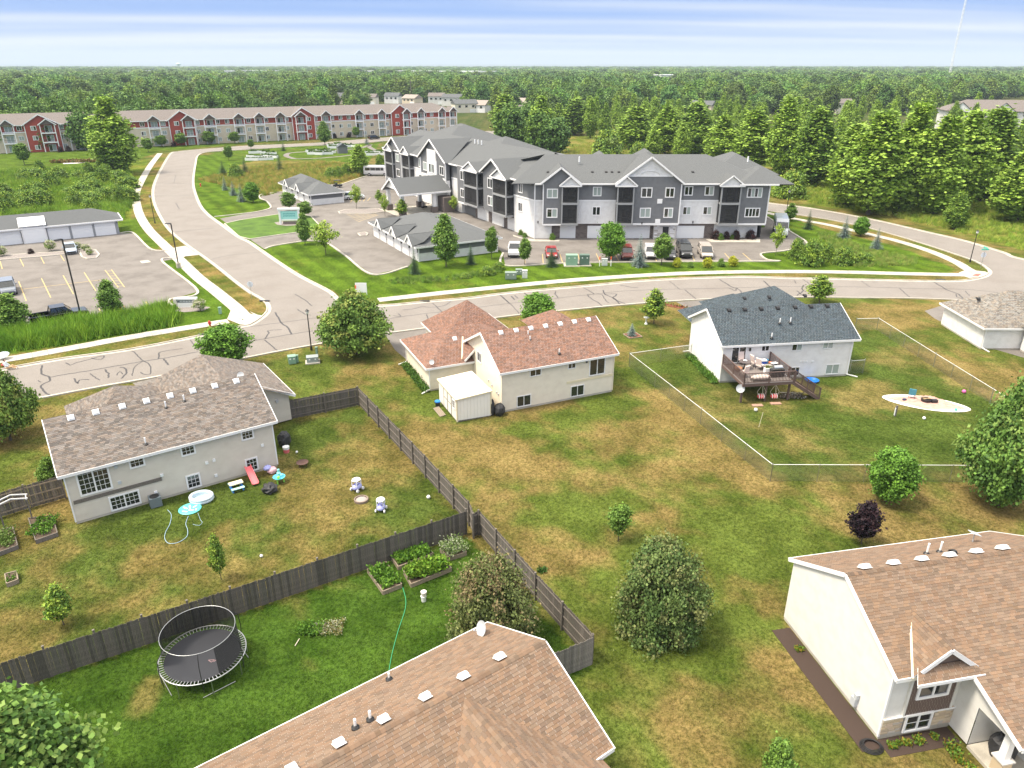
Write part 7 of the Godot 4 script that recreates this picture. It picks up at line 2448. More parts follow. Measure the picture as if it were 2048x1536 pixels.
func build_deck() -> void:
	var h := house_r.transform
	var o := thing("deck", "raised brown wooden deck with railing and stairs behind the white house", "deck", h.origin, 7.9)
	var w := 4.72
	var d := 4.85
	for i in 34:
		var z := 0.1 + 0.142 * i
		if z < d:
			blk(o, "deck_board", Vector3(w / 2, 1.94, z), Vector3(w, 0.03, 0.134), hue("deck_floor", 0.20, 0.175, 0.165, 0.8))
	for q in [[Vector3(0, 1.8, 0.05), Vector3(0, 1.8, d)], [Vector3(0, 1.8, d), Vector3(w, 1.8, d)], [Vector3(w, 1.8, 0.05), Vector3(w, 1.8, d)], [Vector3(w / 2, 1.78, 0.05), Vector3(w / 2, 1.78, d - 0.05)]]:
		var mb := MB.new()
		mb.bar(q[0], q[1], 0.05, 0.25)
		part(o, "joist", mb, M.deck_wood)
	for x in [0.12, 2.4, 4.6]:
		blk(o, "post", Vector3(x, 0.85, 4.5), Vector3(0.16, 1.75, 0.16), M.deck_wood)
	var rail := func(a: Vector3, b: Vector3) -> void:
		for y in [0.12, 1.0]:
			var mb := MB.new()
			mb.bar(a + Vector3.UP * y, b + Vector3.UP * y, 0.09 if y > 0.5 else 0.05, 0.05)
			part(o, "rail", mb, M.deck_wood)
		for p in [a, b, (a + b) / 2]:
			blk(o, "rail_post", p + Vector3.UP * 0.5, Vector3(0.09, 1.08, 0.09), M.deck_wood)
		var n := int(a.distance_to(b) / 0.135)
		for i in range(1, n):
			blk(o, "baluster", a.lerp(b, float(i) / n) + Vector3.UP * 0.56, Vector3(0.036, 0.86, 0.036), M.deck_wood)
	rail.call(Vector3(0.05, 1.95, 0.1), Vector3(0.05, 1.95, d))
	rail.call(Vector3(0.05, 1.95, d), Vector3(w, 1.95, d))
	rail.call(Vector3(w, 1.95, 0.1), Vector3(w, 1.95, 3.8))
	rail.call(Vector3(w + 0.1, 1.9, d), Vector3(7.5, 0.1, d))
	rail.call(Vector3(w + 0.1, 1.9, 3.85), Vector3(7.5, 0.1, 3.85))
	for z in [3.85, d]:
		var mb := MB.new()
		mb.bar(Vector3(w, 1.78, z), Vector3(7.5, 0.0, z), 0.05, 0.28)
		part(o, "stringer", mb, M.deck_wood)
	for i in 10:
		blk(o, "stair_tread", Vector3(w + 0.14 + i * 0.275, 1.76 - i * 0.18, 4.35), Vector3(0.28, 0.035, 0.96), M.deck_wood)
	var at := func(p: Vector3) -> Vector3: return h * p
	# furniture on the deck
	var pale := hue("chair_pale", 0.72, 0.60, 0.55, 0.7)
	for q in [[Vector3(1.8, 1.96, 0.35), 0.0, "by the open door"], [Vector3(2.75, 1.96, 1.0), 100.0, "right of the patio table"], [Vector3(2.95, 1.96, 1.75), 120.0, "on the middle of the deck boards"], [Vector3(0.75, 1.96, 3.2), 200.0, "near the deck corner"]]:
		var c := thing("patio_chair", "pale cushioned patio chair " + q[2], "chair", at.call(q[0]), q[1] + 7.9)
		blk(c, "seat", Vector3(0, 0.42, 0), Vector3(0.55, 0.12, 0.55), pale)
		blk(c, "backrest", Vector3(0, 0.8, -0.27), Vector3(0.55, 0.75, 0.1), pale, Basis(Vector3.RIGHT, -0.25))
		for x in [-0.26, 0.26]:
			for z in [-0.25, 0.25]:
				blk(c, "leg", Vector3(x, 0.2, z), Vector3(0.03, 0.4, 0.03), M.black_metal)
	var t := thing("patio_table", "dark round patio table with a white dish on it", "table", at.call(Vector3(1.6, 1.96, 1.4)))
	turn_of(t, "tabletop", Vector3(0, 0.7, 0), [Vector2(0.0, 0), Vector2(0.55, 0), Vector2(0.55, 0.04), Vector2(0, 0.04)], hue("table_dark", 0.12, 0.10, 0.1))
	turn_of(t, "leg", Vector3.ZERO, [Vector2(0.28, 0), Vector2(0.04, 0.06), Vector2(0.04, 0.7)], M.black_metal, 8)
	solo("serving_bowl", turn_mesh([Vector2(0.1, 0), Vector2(0.18, 0.08), Vector2(0.16, 0.08), Vector2(0.05, 0.02)]), M.white_metal, "white dish on the round patio table", "dish", Transform3D(Basis.IDENTITY, at.call(Vector3(1.6, 2.71, 1.4))))
	t = thing("fire_table", "round brown fire bowl beside the left deck railing", "fire bowl", at.call(Vector3(0.75, 1.96, 1.9)))
	turn_of(t, "bowl", Vector3.ZERO, [Vector2(0.2, 0), Vector2(0.42, 0.3), Vector2(0.4, 0.36), Vector2(0.15, 0.2)], hue("rusty", 0.3, 0.14, 0.07, 0.8))
	t = thing("cooler", "blue cooler with a white lid on the deck", "cooler", at.call(Vector3(3.65, 1.96, 0.75)), 7.9)
	blk(t, "box", Vector3(0, 0.2, 0), Vector3(0.75, 0.4, 0.42), hue("cooler_blue", 0.02, 0.09, 0.5))
	blk(t, "lid", Vector3(0, 0.46, 0), Vector3(0.78, 0.12, 0.45), M.white_metal)
	t = thing("bucket", "light blue bucket at the house end of the deck", "bucket", at.call(Vector3(4.25, 1.96, 0.4)))
	turn_of(t, "pail", Vector3.ZERO, [Vector2(0.16, 0), Vector2(0.2, 0.38), Vector2(0.19, 0.38), Vector2(0.14, 0.05)], hue("pail_blue", 0.1, 0.4, 0.65))
	t = thing("flower_pot", "terracotta flower pot beside the light blue bucket", "pot", at.call(Vector3(4.4, 1.96, 0.9)))
	turn_of(t, "pot", Vector3.ZERO, [Vector2(0.12, 0), Vector2(0.19, 0.3), Vector2(0.17, 0.3), Vector2(0.05, 0.2)], hue("terracotta", 0.5, 0.17, 0.09))
	t = thing("storage_bench", "low grey wicker bench along the right deck railing", "bench", at.call(Vector3(3.75, 1.96, 1.7)), 7.9)
	blk(t, "seat", Vector3(0, 0.3, 0), Vector3(1.1, 0.12, 0.5), hue("wicker", 0.3, 0.28, 0.26))
	blk(t, "base", Vector3(0, 0.13, 0), Vector3(1.0, 0.24, 0.44), hue("wicker_dark", 0.14, 0.13, 0.12))
	t = thing("serving_tray", "white tray on a small dark side table at the right deck railing", "tray", at.call(Vector3(4.35, 1.96, 1.75)), 20)
	blk(t, "tray", Vector3(0, 0.55, 0), Vector3(0.6, 0.04, 0.4), M.white_metal)
	blk(t, "stand", Vector3(0, 0.27, 0), Vector3(0.35, 0.52, 0.3), M.black_metal)
	t = thing("barbecue_grill", "silver lidded barbecue grill near the front deck railing", "grill", at.call(Vector3(3.7, 1.96, 3.6)), 7.9)
	blk(t, "cart", Vector3(0, 0.4, 0), Vector3(1.2, 0.7, 0.5), M.black_metal)
	var mb := MB.new(false, true)
	mb.lathe(Transform3D(Basis(Vector3.BACK, PI / 2), Vector3(0.4, 0.85, 0)), [Vector2(0.0, 0), Vector2(0.25, 0), Vector2(0.25, 0.8), Vector2(0, 0.8)], 14)
	part(t, "lid", mb, M.metal)
	t = thing("patio_lounge", "white cushioned lounge along the front deck railing", "lounge", at.call(Vector3(1.9, 1.96, 4.2)), 7.9)
	lump(t, "cushion", Vector3(0, 0.3, 0), Vector3(0.95, 0.22, 0.35), pale, 5, 0.1)
	blk(t, "base", Vector3(0, 0.1, 0), Vector3(1.7, 0.16, 0.55), hue("wicker_dark", 0.14, 0.13, 0.12))
	t = thing("planter_stand", "white box of plants beside the barbecue grill", "planter", at.call(Vector3(3.3, 1.96, 2.7)), 7.9)
	blk(t, "box", Vector3(0, 0.25, 0), Vector3(0.7, 0.5, 0.4), M.white_metal)
	plants(t, "plants", Vector3(0, 0.5, 0), 0.6, 0.3, 0.25, 30, 0.08, [Color(0.2, 0.2, 0.08), Color(0.1, 0.16, 0.03)], 3)
	# under the deck
	for q in [[Vector3(2.0, 0, 4.55), "nearest the dish"], [Vector3(3.2, 0, 4.65), "nearest the stairs"]]:
		var c := thing("hanging_chair", "red and white striped hanging chair below the deck " + q[1], "hanging chair", at.call(q[0]))
		for s in [[-0.4, 0.0], [0.4, 0.0], [0.0, 0.3]]:
			rod(c, "rope", [Vector3(0, 1.66, 0), Vector3(s[0], 0.95, s[1]), Vector3(s[0] * 0.6, 0.5, s[1] * 0.6)], 0.018, hue("rope", 0.62, 0.56, 0.45))
		lump(c, "sling", Vector3(0, 0.5, 0), Vector3(0.34, 0.22, 0.25), hue("sling_red", 0.62, 0.05, 0.06), 9)
		for k in 3:
			lump(c, "stripe", Vector3(-0.2 + 0.2 * k, 0.53, 0.03), Vector3(0.05, 0.23, 0.27), M.white_metal, 12 + k)
	var dish := thing("satellite_dish_stand", "grey satellite dish on the front deck post", "satellite dish", at.call(Vector3(-0.12, 1.1, 4.62)))
	satellite_dish(dish, Vector3.ZERO, Vector3(-0.2, 0.35, 0.9), 0.38)
	for q in [[Vector3(1.35, 0, 5.35), "dish"], [Vector3(3.15, 0, 5.2), "stairs"]]:
		var pv := thing("paver_stone", "reddish paver slab below the hanging chair nearest the %s" % q[1], "paver", at.call(q[0]), 5)
		blk(pv, "slab", Vector3(0, 0.03, 0), Vector3(0.95, 0.07, 0.42), hue("paver_red", 0.42, 0.25, 0.19, 0.9))
	t = thing("kiddie_pool", "bright blue plastic wading pool against the white house", "pool", at.call(Vector3(8.9, 0, 0.95)))
	turn_of(t, "pool_wall", Vector3.ZERO, [Vector2(0.5, 0.02), Vector2(0.62, 0.2), Vector2(0.66, 0.22), Vector2(0.6, 0.18), Vector2(0.5, 0.05), Vector2(0, 0.05)], hue("pool_blue", 0.01, 0.16, 0.62), 20)
	t = thing("junk_pile", "heap of branches and odds and ends beside the deck stairs", "pile", at.call(Vector3(5.3, 0, 4.1)))
	plants(t, "twigs", Vector3.ZERO, 2.2, 0.8, 0.5, 60, 0.16, [Color(0.3, 0.25, 0.2), Color(0.15, 0.12, 0.1), Color(0.4, 0.38, 0.35)], 8)
	rod(t, "pole", [Vector3(-1.2, 0.5, 0), Vector3(1.6, 0.45, 0.1)], 0.03, hue("rope", 0.62, 0.56, 0.45))

func turn_mesh(prof: Array, n := 14) -> ArrayMesh:
	var mb := MB.new(false, true)
	mb.lathe(Transform3D.IDENTITY, prof, n)
	return mb.mesh()

func toy_car(label: String, at: Vector3, turn: float) -> void:
	var t := thing("toy_car", label, "toy car", at, turn)
	var body := hue("toy_lilac", 0.36, 0.38, 0.72)
	lump(t, "body", Vector3(0, 0.3, 0), Vector3(0.42, 0.24, 0.3), body, 4, 0.05)
	blk(t, "seat", Vector3(-0.02, 0.46, 0), Vector3(0.34, 0.12, 0.34), hue("toy_navy", 0.05, 0.05, 0.28))
	for x in [-0.25, 0.2]:
		for z in [-0.22, 0.22]:
			blk(t, "roof_post", Vector3(x, 0.62, z), Vector3(0.05, 0.4, 0.05), M.white_metal)
	lump(t, "roof", Vector3(-0.02, 0.86, 0), Vector3(0.34, 0.1, 0.3), M.white_metal, 6, 0.05)
	for x in [-0.28, 0.28]:
		for z in [-0.3, 0.3]:
			var mb := MB.new(false, true)
			mb.lathe(Transform3D(Basis(Vector3.RIGHT, PI / 2), Vector3(x, 0.12, z)), [Vector2(0, -0.04), Vector2(0.12, -0.04), Vector2(0.12, 0.04), Vector2(0, 0.04)], 10)
			part(t, "wheel", mb, M.white_metal)

func build_yard_things() -> void:
	build_trampoline()
	build_deck()
	var leafy := [Color(0.10, 0.21, 0.025), Color(0.13, 0.25, 0.03), Color(0.07, 0.16, 0.025)]
	raised_bed("raised garden bed with low greens nearest the garden hose", pl([-8.67,-35.98,-7.68,-36.72,-6.43,-34.61,-7.41,-33.96]), 0.28, 0.4, 260, 0.13, leafy, M.bed_wood)
	raised_bed("raised garden bed with leafy rows against the plank fence", pl([-7.42,-37.24,-5.41,-38.34,-4.89,-37.56,-6.85,-36.23]), 0.28, 0.55, 330, 0.14, leafy, M.bed_wood)
	raised_bed("raised garden bed overgrown with a heap of climbing vine", pl([-6.47,-35.83,-4.32,-36.87,-3.64,-36.13,-5.88,-34.61]), 0.28, 0.85, 620, 0.16, [Color(0.15, 0.27, 0.03), Color(0.11, 0.23, 0.025), Color(0.19, 0.3, 0.04)], M.bed_wood)
	raised_bed("raised garden bed with tall pale flowering weeds", pl([-4.48,-37.99,-3.35,-38.88,-2.83,-37.69,-3.87,-37.12]), 0.28, 0.9, 330, 0.09, [Color(0.2, 0.27, 0.1), Color(0.34, 0.38, 0.26), Color(0.12, 0.2, 0.05)], M.bed_wood)
	raised_bed("weathered raised bed of weeds beside the white arbor", pl([-32.23,-41.36,-30.81,-41.66,-29.36,-39.7,-30.27,-38.88]), 0.3, 0.4, 200, 0.1, leafy, M.old_wood)
	raised_bed("weathered raised bed of tall grass left of the white arbor", pl([-34.08,-39.63,-32.63,-40.34,-31.09,-38.34,-32.2,-37.24]), 0.3, 0.6, 240, 0.1, [Color(0.15, 0.22, 0.06), Color(0.1, 0.17, 0.03)], M.old_wood)
	raised_bed("small square wooden planter box on the dry grass", pl([-30.11,-35.53,-29.58,-35.79,-29.02,-35.01,-29.44,-34.63]), 0.3, 0.15, 30, 0.07, leafy, M.bed_wood)
	var t := thing("garden_arbor", "white garden arbor between two raised beds", "arbor", Vector3(-32.75, 0, -41.07), 34.0)
	for x in [-0.8, 0.8]:
		for z in [-0.2, 0.2]:
			blk(t, "post", Vector3(x, 0.9, z), Vector3(0.06, 1.8, 0.06), M.old_wood)
		blk(t, "beam", Vector3(x, 1.82, 0), Vector3(0.05, 0.08, 0.7), M.white_trim)
	for z in [-0.3, 0.3]:
		for s in [-1.0, 1.0]:
			var mb := MB.new()
			mb.bar(Vector3(s * 0.9, 1.85, z), Vector3(0, 2.1, z), 0.05, 0.07)
			part(t, "top_bar", mb, M.white_trim)
	t = thing("bucket_stack", "two white plastic buckets stacked on the lush lawn", "bucket", Vector3(-5.02, 0, -33.44))
	turn_of(t, "bucket", Vector3.ZERO, [Vector2(0.13, 0), Vector2(0.15, 0.34), Vector2(0.165, 0.34), Vector2(0.165, 0.37), Vector2(0, 0.37)], M.white_metal)
	turn_of(t, "bucket", Vector3(0.02, 0.37, 0), [Vector2(0.14, 0), Vector2(0.17, 0.3), Vector2(0.15, 0.3), Vector2(0.0, 0.24)], hue("pail_pink", 0.75, 0.68, 0.67))
	hose("green garden hose across the lush lawn towards the tan roof", pl([-6.38,-34.61,-6.05,-33.5,-5.99,-32.54,-6.13,-31.04,-6.21,-29.27,-6.17,-27.73]), hue("hose_green", 0.04, 0.35, 0.16))
	hose("pale blue garden hose looped on the lawn by the splash mat", pl([-23.59,-42.73,-23.08,-42.14,-22.72,-41.09,-22.58,-40.08,-22.32,-39.38,-21.87,-38.9,-21.33,-38.97,-21.01,-39.59,-21.25,-40.36,-21.67,-41.09,-21.86,-41.99]), hue("hose_blue", 0.35, 0.5, 0.6))
	hose("thin pale hose curling right of the splash mat", pl([-21.37,-42.37,-20.87,-41.53,-20.63,-41.24,-20.69,-40.87,-21.17,-41.01]), hue("hose_blue", 0.35, 0.5, 0.6), 0.014)
	# overgrown fire pit
	t = thing("fire_pit", "old fire pit overgrown with weeds in the lush yard", "fire pit", Vector3(-10.53, 0, -31.28))
	lump(t, "ash_heap", Vector3(0, 0.02, 0), Vector3(0.45, 0.12, 0.4), hue("ash", 0.32, 0.29, 0.27, 1.0), 31)
	plants(t, "weeds", Vector3(-0.3, 0, 0.25), 1.3, 0.9, 0.5, 150, 0.1, leafy, 41)
	plants(t, "flowering_weeds", Vector3(0.75, 0, 0.1), 1.3, 1.1, 0.4, 150, 0.07, [Color(0.3, 0.33, 0.15), Color(0.4, 0.4, 0.3), Color(0.2, 0.15, 0.05)], 42)
	rod(t, "stick", [Vector3(-0.75, 0.06, 0.9), Vector3(-0.85, 0.04, 1.4)], 0.025, hue("rope", 0.62, 0.56, 0.45))
	# ---- toys behind the tan house
	t = thing("inflatable_pool", "white and blue inflatable ring pool beside the tan house", "pool", Vector3(-21.75, 0, -44.05))
	for y in [0.12, 0.3]:
		var mb := MB.new(false, true)
		var ring := []
		for i in 25:
			ring.append(Vector3(cos(TAU * i / 24.0) * 0.72, y, sin(TAU * i / 24.0) * 0.62))
		mb.tube(ring, 0.13, 0.13, 8)
		part(t, "ring", mb, hue("pool_pale", 0.62, 0.7, 0.76))
	turn_of(t, "water", Vector3(0, 0.1, 0), [Vector2(0.66, 0), Vector2(0.66, 0.02), Vector2(0, 0.02)], hue("pool_water", 0.42, 0.58, 0.62, 0.1), 24)
	var rg := RandomNumberGenerator.new()
	rg.seed = 4
	t = thing("splash_mat", "teal and white water splash mat on the grass", "splash mat", Vector3(-22.1, 0, -42.85), 20)
	turn_of(t, "mat", Vector3.ZERO, [Vector2(0.72, 0.0), Vector2(0.75, 0.05), Vector2(0.68, 0.09), Vector2(0.6, 0.05), Vector2(0, 0.05)], hue("mat_teal", 0.12, 0.55, 0.5), 20)
	for i in 9:
		blk(t, "print", Vector3(rg.randf_range(-0.4, 0.4), 0.06, rg.randf_range(-0.4, 0.4)), Vector3(rg.randf_range(0.12, 0.4), 0.012, 0.1), M.white_metal, Basis(Vector3.UP, rg.randf() * 3.0))
	t = thing("picnic_table", "small plastic picnic table with cream top and blue benches", "table", Vector3(-19.8, 0, -45.5), 34)
	blk(t, "tabletop", Vector3(0, 0.5, 0), Vector3(0.95, 0.06, 0.5), hue("plastic_cream", 0.78, 0.72, 0.5))
	for z in [-0.48, 0.48]:
		blk(t, "bench", Vector3(0, 0.28, z), Vector3(0.9, 0.05, 0.24), hue("plastic_mint", 0.42, 0.72, 0.66))
	for x in [-0.36, 0.36]:
		blk(t, "leg", Vector3(x, 0.25, 0), Vector3(0.08, 0.45, 0.3), hue("plastic_blue", 0.06, 0.24, 0.62))
		blk(t, "support", Vector3(x, 0.14, 0), Vector3(0.1, 0.26, 1.0), hue("plastic_blue", 0.06, 0.24, 0.62))
	t = thing("toy_slide", "coral pink plastic slide leaning on the tan house", "slide", Vector3(-19.0, 0, -46.55), 34.7)
	var tilt := Basis(Vector3.RIGHT, 0.4)
	blk(t, "chute", Vector3(0, 0.5, 0), Vector3(0.4, 0.04, 1.75), hue("coral", 0.8, 0.18, 0.2), tilt)
	for x in [-0.22, 0.22]:
		blk(t, "side_rail", Vector3(x, 0.55, 0), Vector3(0.05, 0.14, 1.8), hue("coral", 0.8, 0.18, 0.2), tilt)
	t = thing("covered_fire_pit", "crumpled black cover over a low fire pit near the toys", "cover", Vector3(-17.3, 0, -45.1))
	lump(t, "cover", Vector3(0, 0.28, 0), Vector3(0.55, 0.36, 0.5), M.black_cover, 17, 0.5)
	t = thing("water_table", "blue and lime plastic water play table", "water table", Vector3(-16.95, 0, -46.35), 20)
	for q in [0.0, 2.1, 4.2]:
		blk(t, "leg", Vector3(cos(q) * 0.3, 0.2, sin(q) * 0.3), Vector3(0.1, 0.4, 0.1), hue("lime", 0.3, 0.7, 0.1))
	turn_of(t, "basin", Vector3(0, 0.38, 0), [Vector2(0.3, 0), Vector2(0.45, 0.14), Vector2(0.42, 0.14), Vector2(0.28, 0.06), Vector2(0, 0.06)], hue("sky_blue", 0.1, 0.5, 0.75))
	turn_of(t, "tower", Vector3(0.02, 0.44, -0.1), [Vector2(0.1, 0), Vector2(0.09, 0.3), Vector2(0.16, 0.34), Vector2(0.08, 0.42), Vector2(0.08, 0.62), Vector2(0, 0.64)], hue("plastic_aqua", 0.25, 0.68, 0.7))
	turn_of(t, "cup", Vector3(-0.05, 0.44, 0.16), [Vector2(0.1, 0), Vector2(0.11, 0.16), Vector2(0, 0.16)], hue("lime", 0.3, 0.7, 0.1))
	t = thing("toy_playhouse", "pink and lilac toy heap at the corner of the tan house", "toy", Vector3(-18.05, 0, -47.6), 34)
	lump(t, "pink_body", Vector3(0.2, 0.25, 0), Vector3(0.35, 0.28, 0.3), hue("toy_pink", 0.8, 0.5, 0.55), 3, 0.3)
	lump(t, "lilac_top", Vector3(-0.1, 0.5, -0.1), Vector3(0.3, 0.2, 0.25), hue("toy_lilac", 0.36, 0.38, 0.72), 8, 0.3)
	toy_car("lilac and white toy car with a white roof above the stone fire ring", Vector3(-11.1, 0, -45.35), 60)
	toy_car("lilac and white toy car nearest the plank fence", Vector3(-8.95, 0, -42.7), -95)
	t = thing("fire_bowl", "rusty metal fire bowl on legs on the yellowed lawn", "fire bowl", Vector3(-15.9, 0, -48.75))
	turn_of(t, "bowl", Vector3(0, 0.2, 0), [Vector2(0.1, 0), Vector2(0.42, 0.14), Vector2(0.46, 0.16), Vector2(0.4, 0.12), Vector2(0, 0.06)], hue("rust_dark", 0.10, 0.055, 0.045, 0.9))
	for q in [0.0, 2.1, 4.2]:
		blk(t, "leg", Vector3(cos(q) * 0.3, 0.12, sin(q) * 0.3), Vector3(0.05, 0.26, 0.05), hue("rust_dark", 0.10, 0.055, 0.045, 0.9))
	t = thing("fire_ring", "low round stone fire ring between two toy cars", "fire ring", Vector3(-10.55, 0, -43.95))
	turn_of(t, "ring", Vector3.ZERO, [Vector2(0.5, 0), Vector2(0.5, 0.16), Vector2(0.42, 0.16), Vector2(0.42, 0.05), Vector2(0, 0.05)], hue("ring_stone", 0.22, 0.17, 0.14, 0.95), 20)
	lump(t, "ash_heap", Vector3(0, 0.06, 0), Vector3(0.4, 0.08, 0.4), hue("ash", 0.32, 0.29, 0.27, 1.0), 33)
	t = thing("covered_grill", "barbecue grill under a grey black cover beside the tan house", "grill", Vector3(-18.2, 0, -52.1), 20)
	lump(t, "cover", Vector3(0, 0.55, 0), Vector3(0.5, 0.66, 0.6), M.black_cover, 22, 0.3)
	t = thing("striped_bin", "red and white striped bin behind the covered grill", "bin", Vector3(-17.75, 0, -50.95))
	turn_of(t, "bin", Vector3.ZERO, [Vector2(0.22, 0), Vector2(0.25, 0.3)], hue("coral", 0.8, 0.18, 0.2))
	turn_of(t, "stripe", Vector3(0, 0.3, 0), [Vector2(0.25, 0), Vector2(0.27, 0.2), Vector2(0, 0.2)], M.white_metal)
	t = thing("air_conditioner", "grey box air conditioner beside the tan house wall", "air conditioner", house_l.transform * Vector3(4.8, 0, 0.55), 34.7)
	blk(t, "case", Vector3(0, 0.38, 0), Vector3(0.75, 0.7, 0.7), hue("ac_grey", 0.16, 0.19, 0.21))
	turn_of(t, "fan_grille", Vector3(0, 0.73, 0), [Vector2(0.3, 0), Vector2(0.3, 0.04), Vector2(0.24, 0.05), Vector2(0, 0.02)], M.black_metal)
	var balls := [[Vector3(-16.9, 0, -50.8), 0.1, "white"], [Vector3(-15.52, 0, -37.5), 0.1, "white"], [Vector3(-5.87, 0, -44.2), 0.14, "white"], [Vector3(35.4, 0, -56.75), 0.14, "white"], [Vector3(41.94, 0, -62.28), 0.18, "pink"], [Vector3(39.1, 0, -58.49), 0.13, "teal"], [Vector3(21.44, 0, -58.39), 0.16, "white"]]
	var where := ["beside the striped bin", "near the plank fence, close to a thin sapling", "on the dry grass near the fence corner", "in front of the paved oval", "beside the wire fence", "at the tip of the paved oval", "in front of the paver slabs"]
	for i in balls.size():
		var q = balls[i]
		var mb := MB.new(false, true)
		mb.ball(Vector3(0, q[1], 0), Vector3.ONE * q[1], 12, 8)
		solo("ball", mb, M.white_metal if q[2] == "white" else hue("ball_" + q[2], 0.75 if q[2] == "pink" else 0.1, 0.15 if q[2] == "pink" else 0.5, 0.4), "%s ball lying on the grass %s" % [q[2], where[i]], "ball", Transform3D(Basis.IDENTITY, q[0]))
	# ---- shed and things of the cream house
	var hm := house_m.transform
	t = thing("garden_shed", "cream garden shed with a flat lean-to roof and double doors", "shed", hm * Vector3(-4.25, 0, 0.2), 23.9)
	var wd := 3.1
	var dp := 4.65
	blk(t, "floor", Vector3(wd / 2, 0.06, -dp / 2), Vector3(wd, 0.12, dp), M.old_wood)
	var wall := hue("shed_white", 0.86, 0.83, 0.76, 0.6)
	for i in 10:
		blk(t, "wall_panel", Vector3(wd * (i + 0.5) / 10, 1.2, 0), Vector3(wd / 10 - 0.012, 2.1 + 0.02 * i, 0.04), wall)
	for i in 15:
		blk(t, "wall_panel", Vector3(0, 1.15, -dp * (i + 0.5) / 15), Vector3(0.04, 2.08, dp / 15 - 0.012), wall)
		blk(t, "wall_panel", Vector3(wd, 1.25, -dp * (i + 0.5) / 15), Vector3(0.04, 2.26, dp / 15 - 0.012), wall)
	blk(t, "wall_panel", Vector3(wd / 2, 1.2, -dp), Vector3(wd, 2.1, 0.04), wall)
	var mb := MB.new()
	mb.poly([Vector3(-0.12, 2.2, 0.15), Vector3(wd + 0.1, 2.42, 0.12), Vector3(wd + 0.1, 2.42, -dp - 0.1), Vector3(-0.12, 2.2, -dp - 0.1)])
	mb.poly([Vector3(-0.12, 2.12, -dp - 0.1), Vector3(wd + 0.1, 2.34, -dp - 0.1), Vector3(wd + 0.1, 2.34, 0.12), Vector3(-0.12, 2.12, 0.15)])
	part(t, "roof", mb, hue("shed_roof", 0.84, 0.76, 0.62, 0.7))
	for q in [[Vector3(-0.12, 2.15, 0.16), Vector3(wd + 0.1, 2.37, 0.13)], [Vector3(-0.14, 2.15, 0.15), Vector3(-0.14, 2.15, -dp - 0.1)]]:
		mb = MB.new()
		mb.bar(q[0], q[1], 0.05, 0.12)
		part(t, "fascia", mb, M.cream_trim)
	for q in [Vector3(0.0, 1.1, 0.03), Vector3(wd, 1.2, 0.03)]:
		blk(t, "corner_board", q, Vector3(0.12, 2.1, 0.07), M.cream_trim)
	for z in [-1.75, -2.75]:
		var dr := blk(t, "door", Vector3(-0.04, 1.05, z), Vector3(0.03, 1.85, 0.95), wall)
		for s in [-0.47, 0.47]:
			blk(dr, "frame_strip", Vector3(-0.065, 1.05, z + s), Vector3(0.02, 1.85, 0.04), M.old_wood)
		for y in [0.15, 1.15, 1.95]:
			blk(dr, "frame_strip", Vector3(-0.066, y, z), Vector3(0.02, 0.04, 0.9), M.old_wood)
	window(t, "window", Vector3(-0.02, 1.0, -0.65), Vector3.BACK, 0.6, 0.85, 1, Vector2i(2, 3), ["pane"], null, 0.07)
	t = thing("wooden_ramp", "short wooden ramp in front of the shed doors", "ramp", hm * Vector3(-4.7, 0, -2.3), 23.9)
	for i in 4:
		blk(t, "plank", Vector3(-0.1 - i * 0.14, 0.1 - i * 0.02, 0), Vector3(0.13, 0.03, 1.9), M.bed_wood)
	t = thing("bucket", "black bucket with a blue lid beside the shed doors", "bucket", hm * Vector3(-4.75, 0, -3.5))
	turn_of(t, "pail", Vector3.ZERO, [Vector2(0.2, 0), Vector2(0.24, 0.45), Vector2(0, 0.45)], M.black_plastic)
	turn_of(t, "lid", Vector3(0, 0.45, 0), [Vector2(0.26, 0), Vector2(0.26, 0.1), Vector2(0, 0.14)], hue("lid_blue", 0.02, 0.22, 0.7))
	t = thing("covered_grill", "barbecue grill under a black cover between shed and cream house", "grill", hm * Vector3(-0.55, 0, 0.35), 23.9)
	lump(t, "cover", Vector3(0.15, 0.5, 0), Vector3(0.5, 0.6, 0.45), M.black_cover, 51, 0.3)
	lump(t, "cover_folds", Vector3(-0.45, 0.7, -0.3), Vector3(0.25, 0.85, 0.35), M.black_cover, 52, 0.35)
	t = thing("hedge", "low green hedge along the cream garage wall", "hedge", hm * Vector3(-4.75, 0, -10.4), 23.9)
	plants(t, "foliage", Vector3.ZERO, 0.6, 7.0, 0.7, 500, 0.13, [Color(0.07, 0.15, 0.03), Color(0.1, 0.19, 0.03)], 61)
	t = thing("hedge", "weedy green strip along the white house wall", "hedge", house_r.transform * Vector3(-0.5, 0, -3.6), 7.9)
	plants(t, "foliage", Vector3.ZERO, 0.7, 7.4, 0.5, 520, 0.12, [Color(0.08, 0.18, 0.03), Color(0.12, 0.22, 0.03)], 62)
	t = thing("birdbath", "white pedestal birdbath beside the light green young tree", "birdbath", Vector3(15.77, 0, -82.14))
	turn_of(t, "pedestal", Vector3.ZERO, [Vector2(0.2, 0), Vector2(0.16, 0.08), Vector2(0.08, 0.2), Vector2(0.09, 0.6), Vector2(0.14, 0.7)], M.white_metal)
	turn_of(t, "bowl", Vector3(0, 0.7, 0), [Vector2(0.14, 0), Vector2(0.34, 0.08), Vector2(0.36, 0.13), Vector2(0.3, 0.1), Vector2(0, 0.07)], M.white_metal)
	t = thing("mulch_bed", "square red mulch bed edged in pale timber", "mulch bed", Vector3(13.58, 0, -78.04), 20)
	blk(t, "mulch", Vector3(0, 0.02, 0), Vector3(1.5, 0.06, 1.5), M.red_mulch)
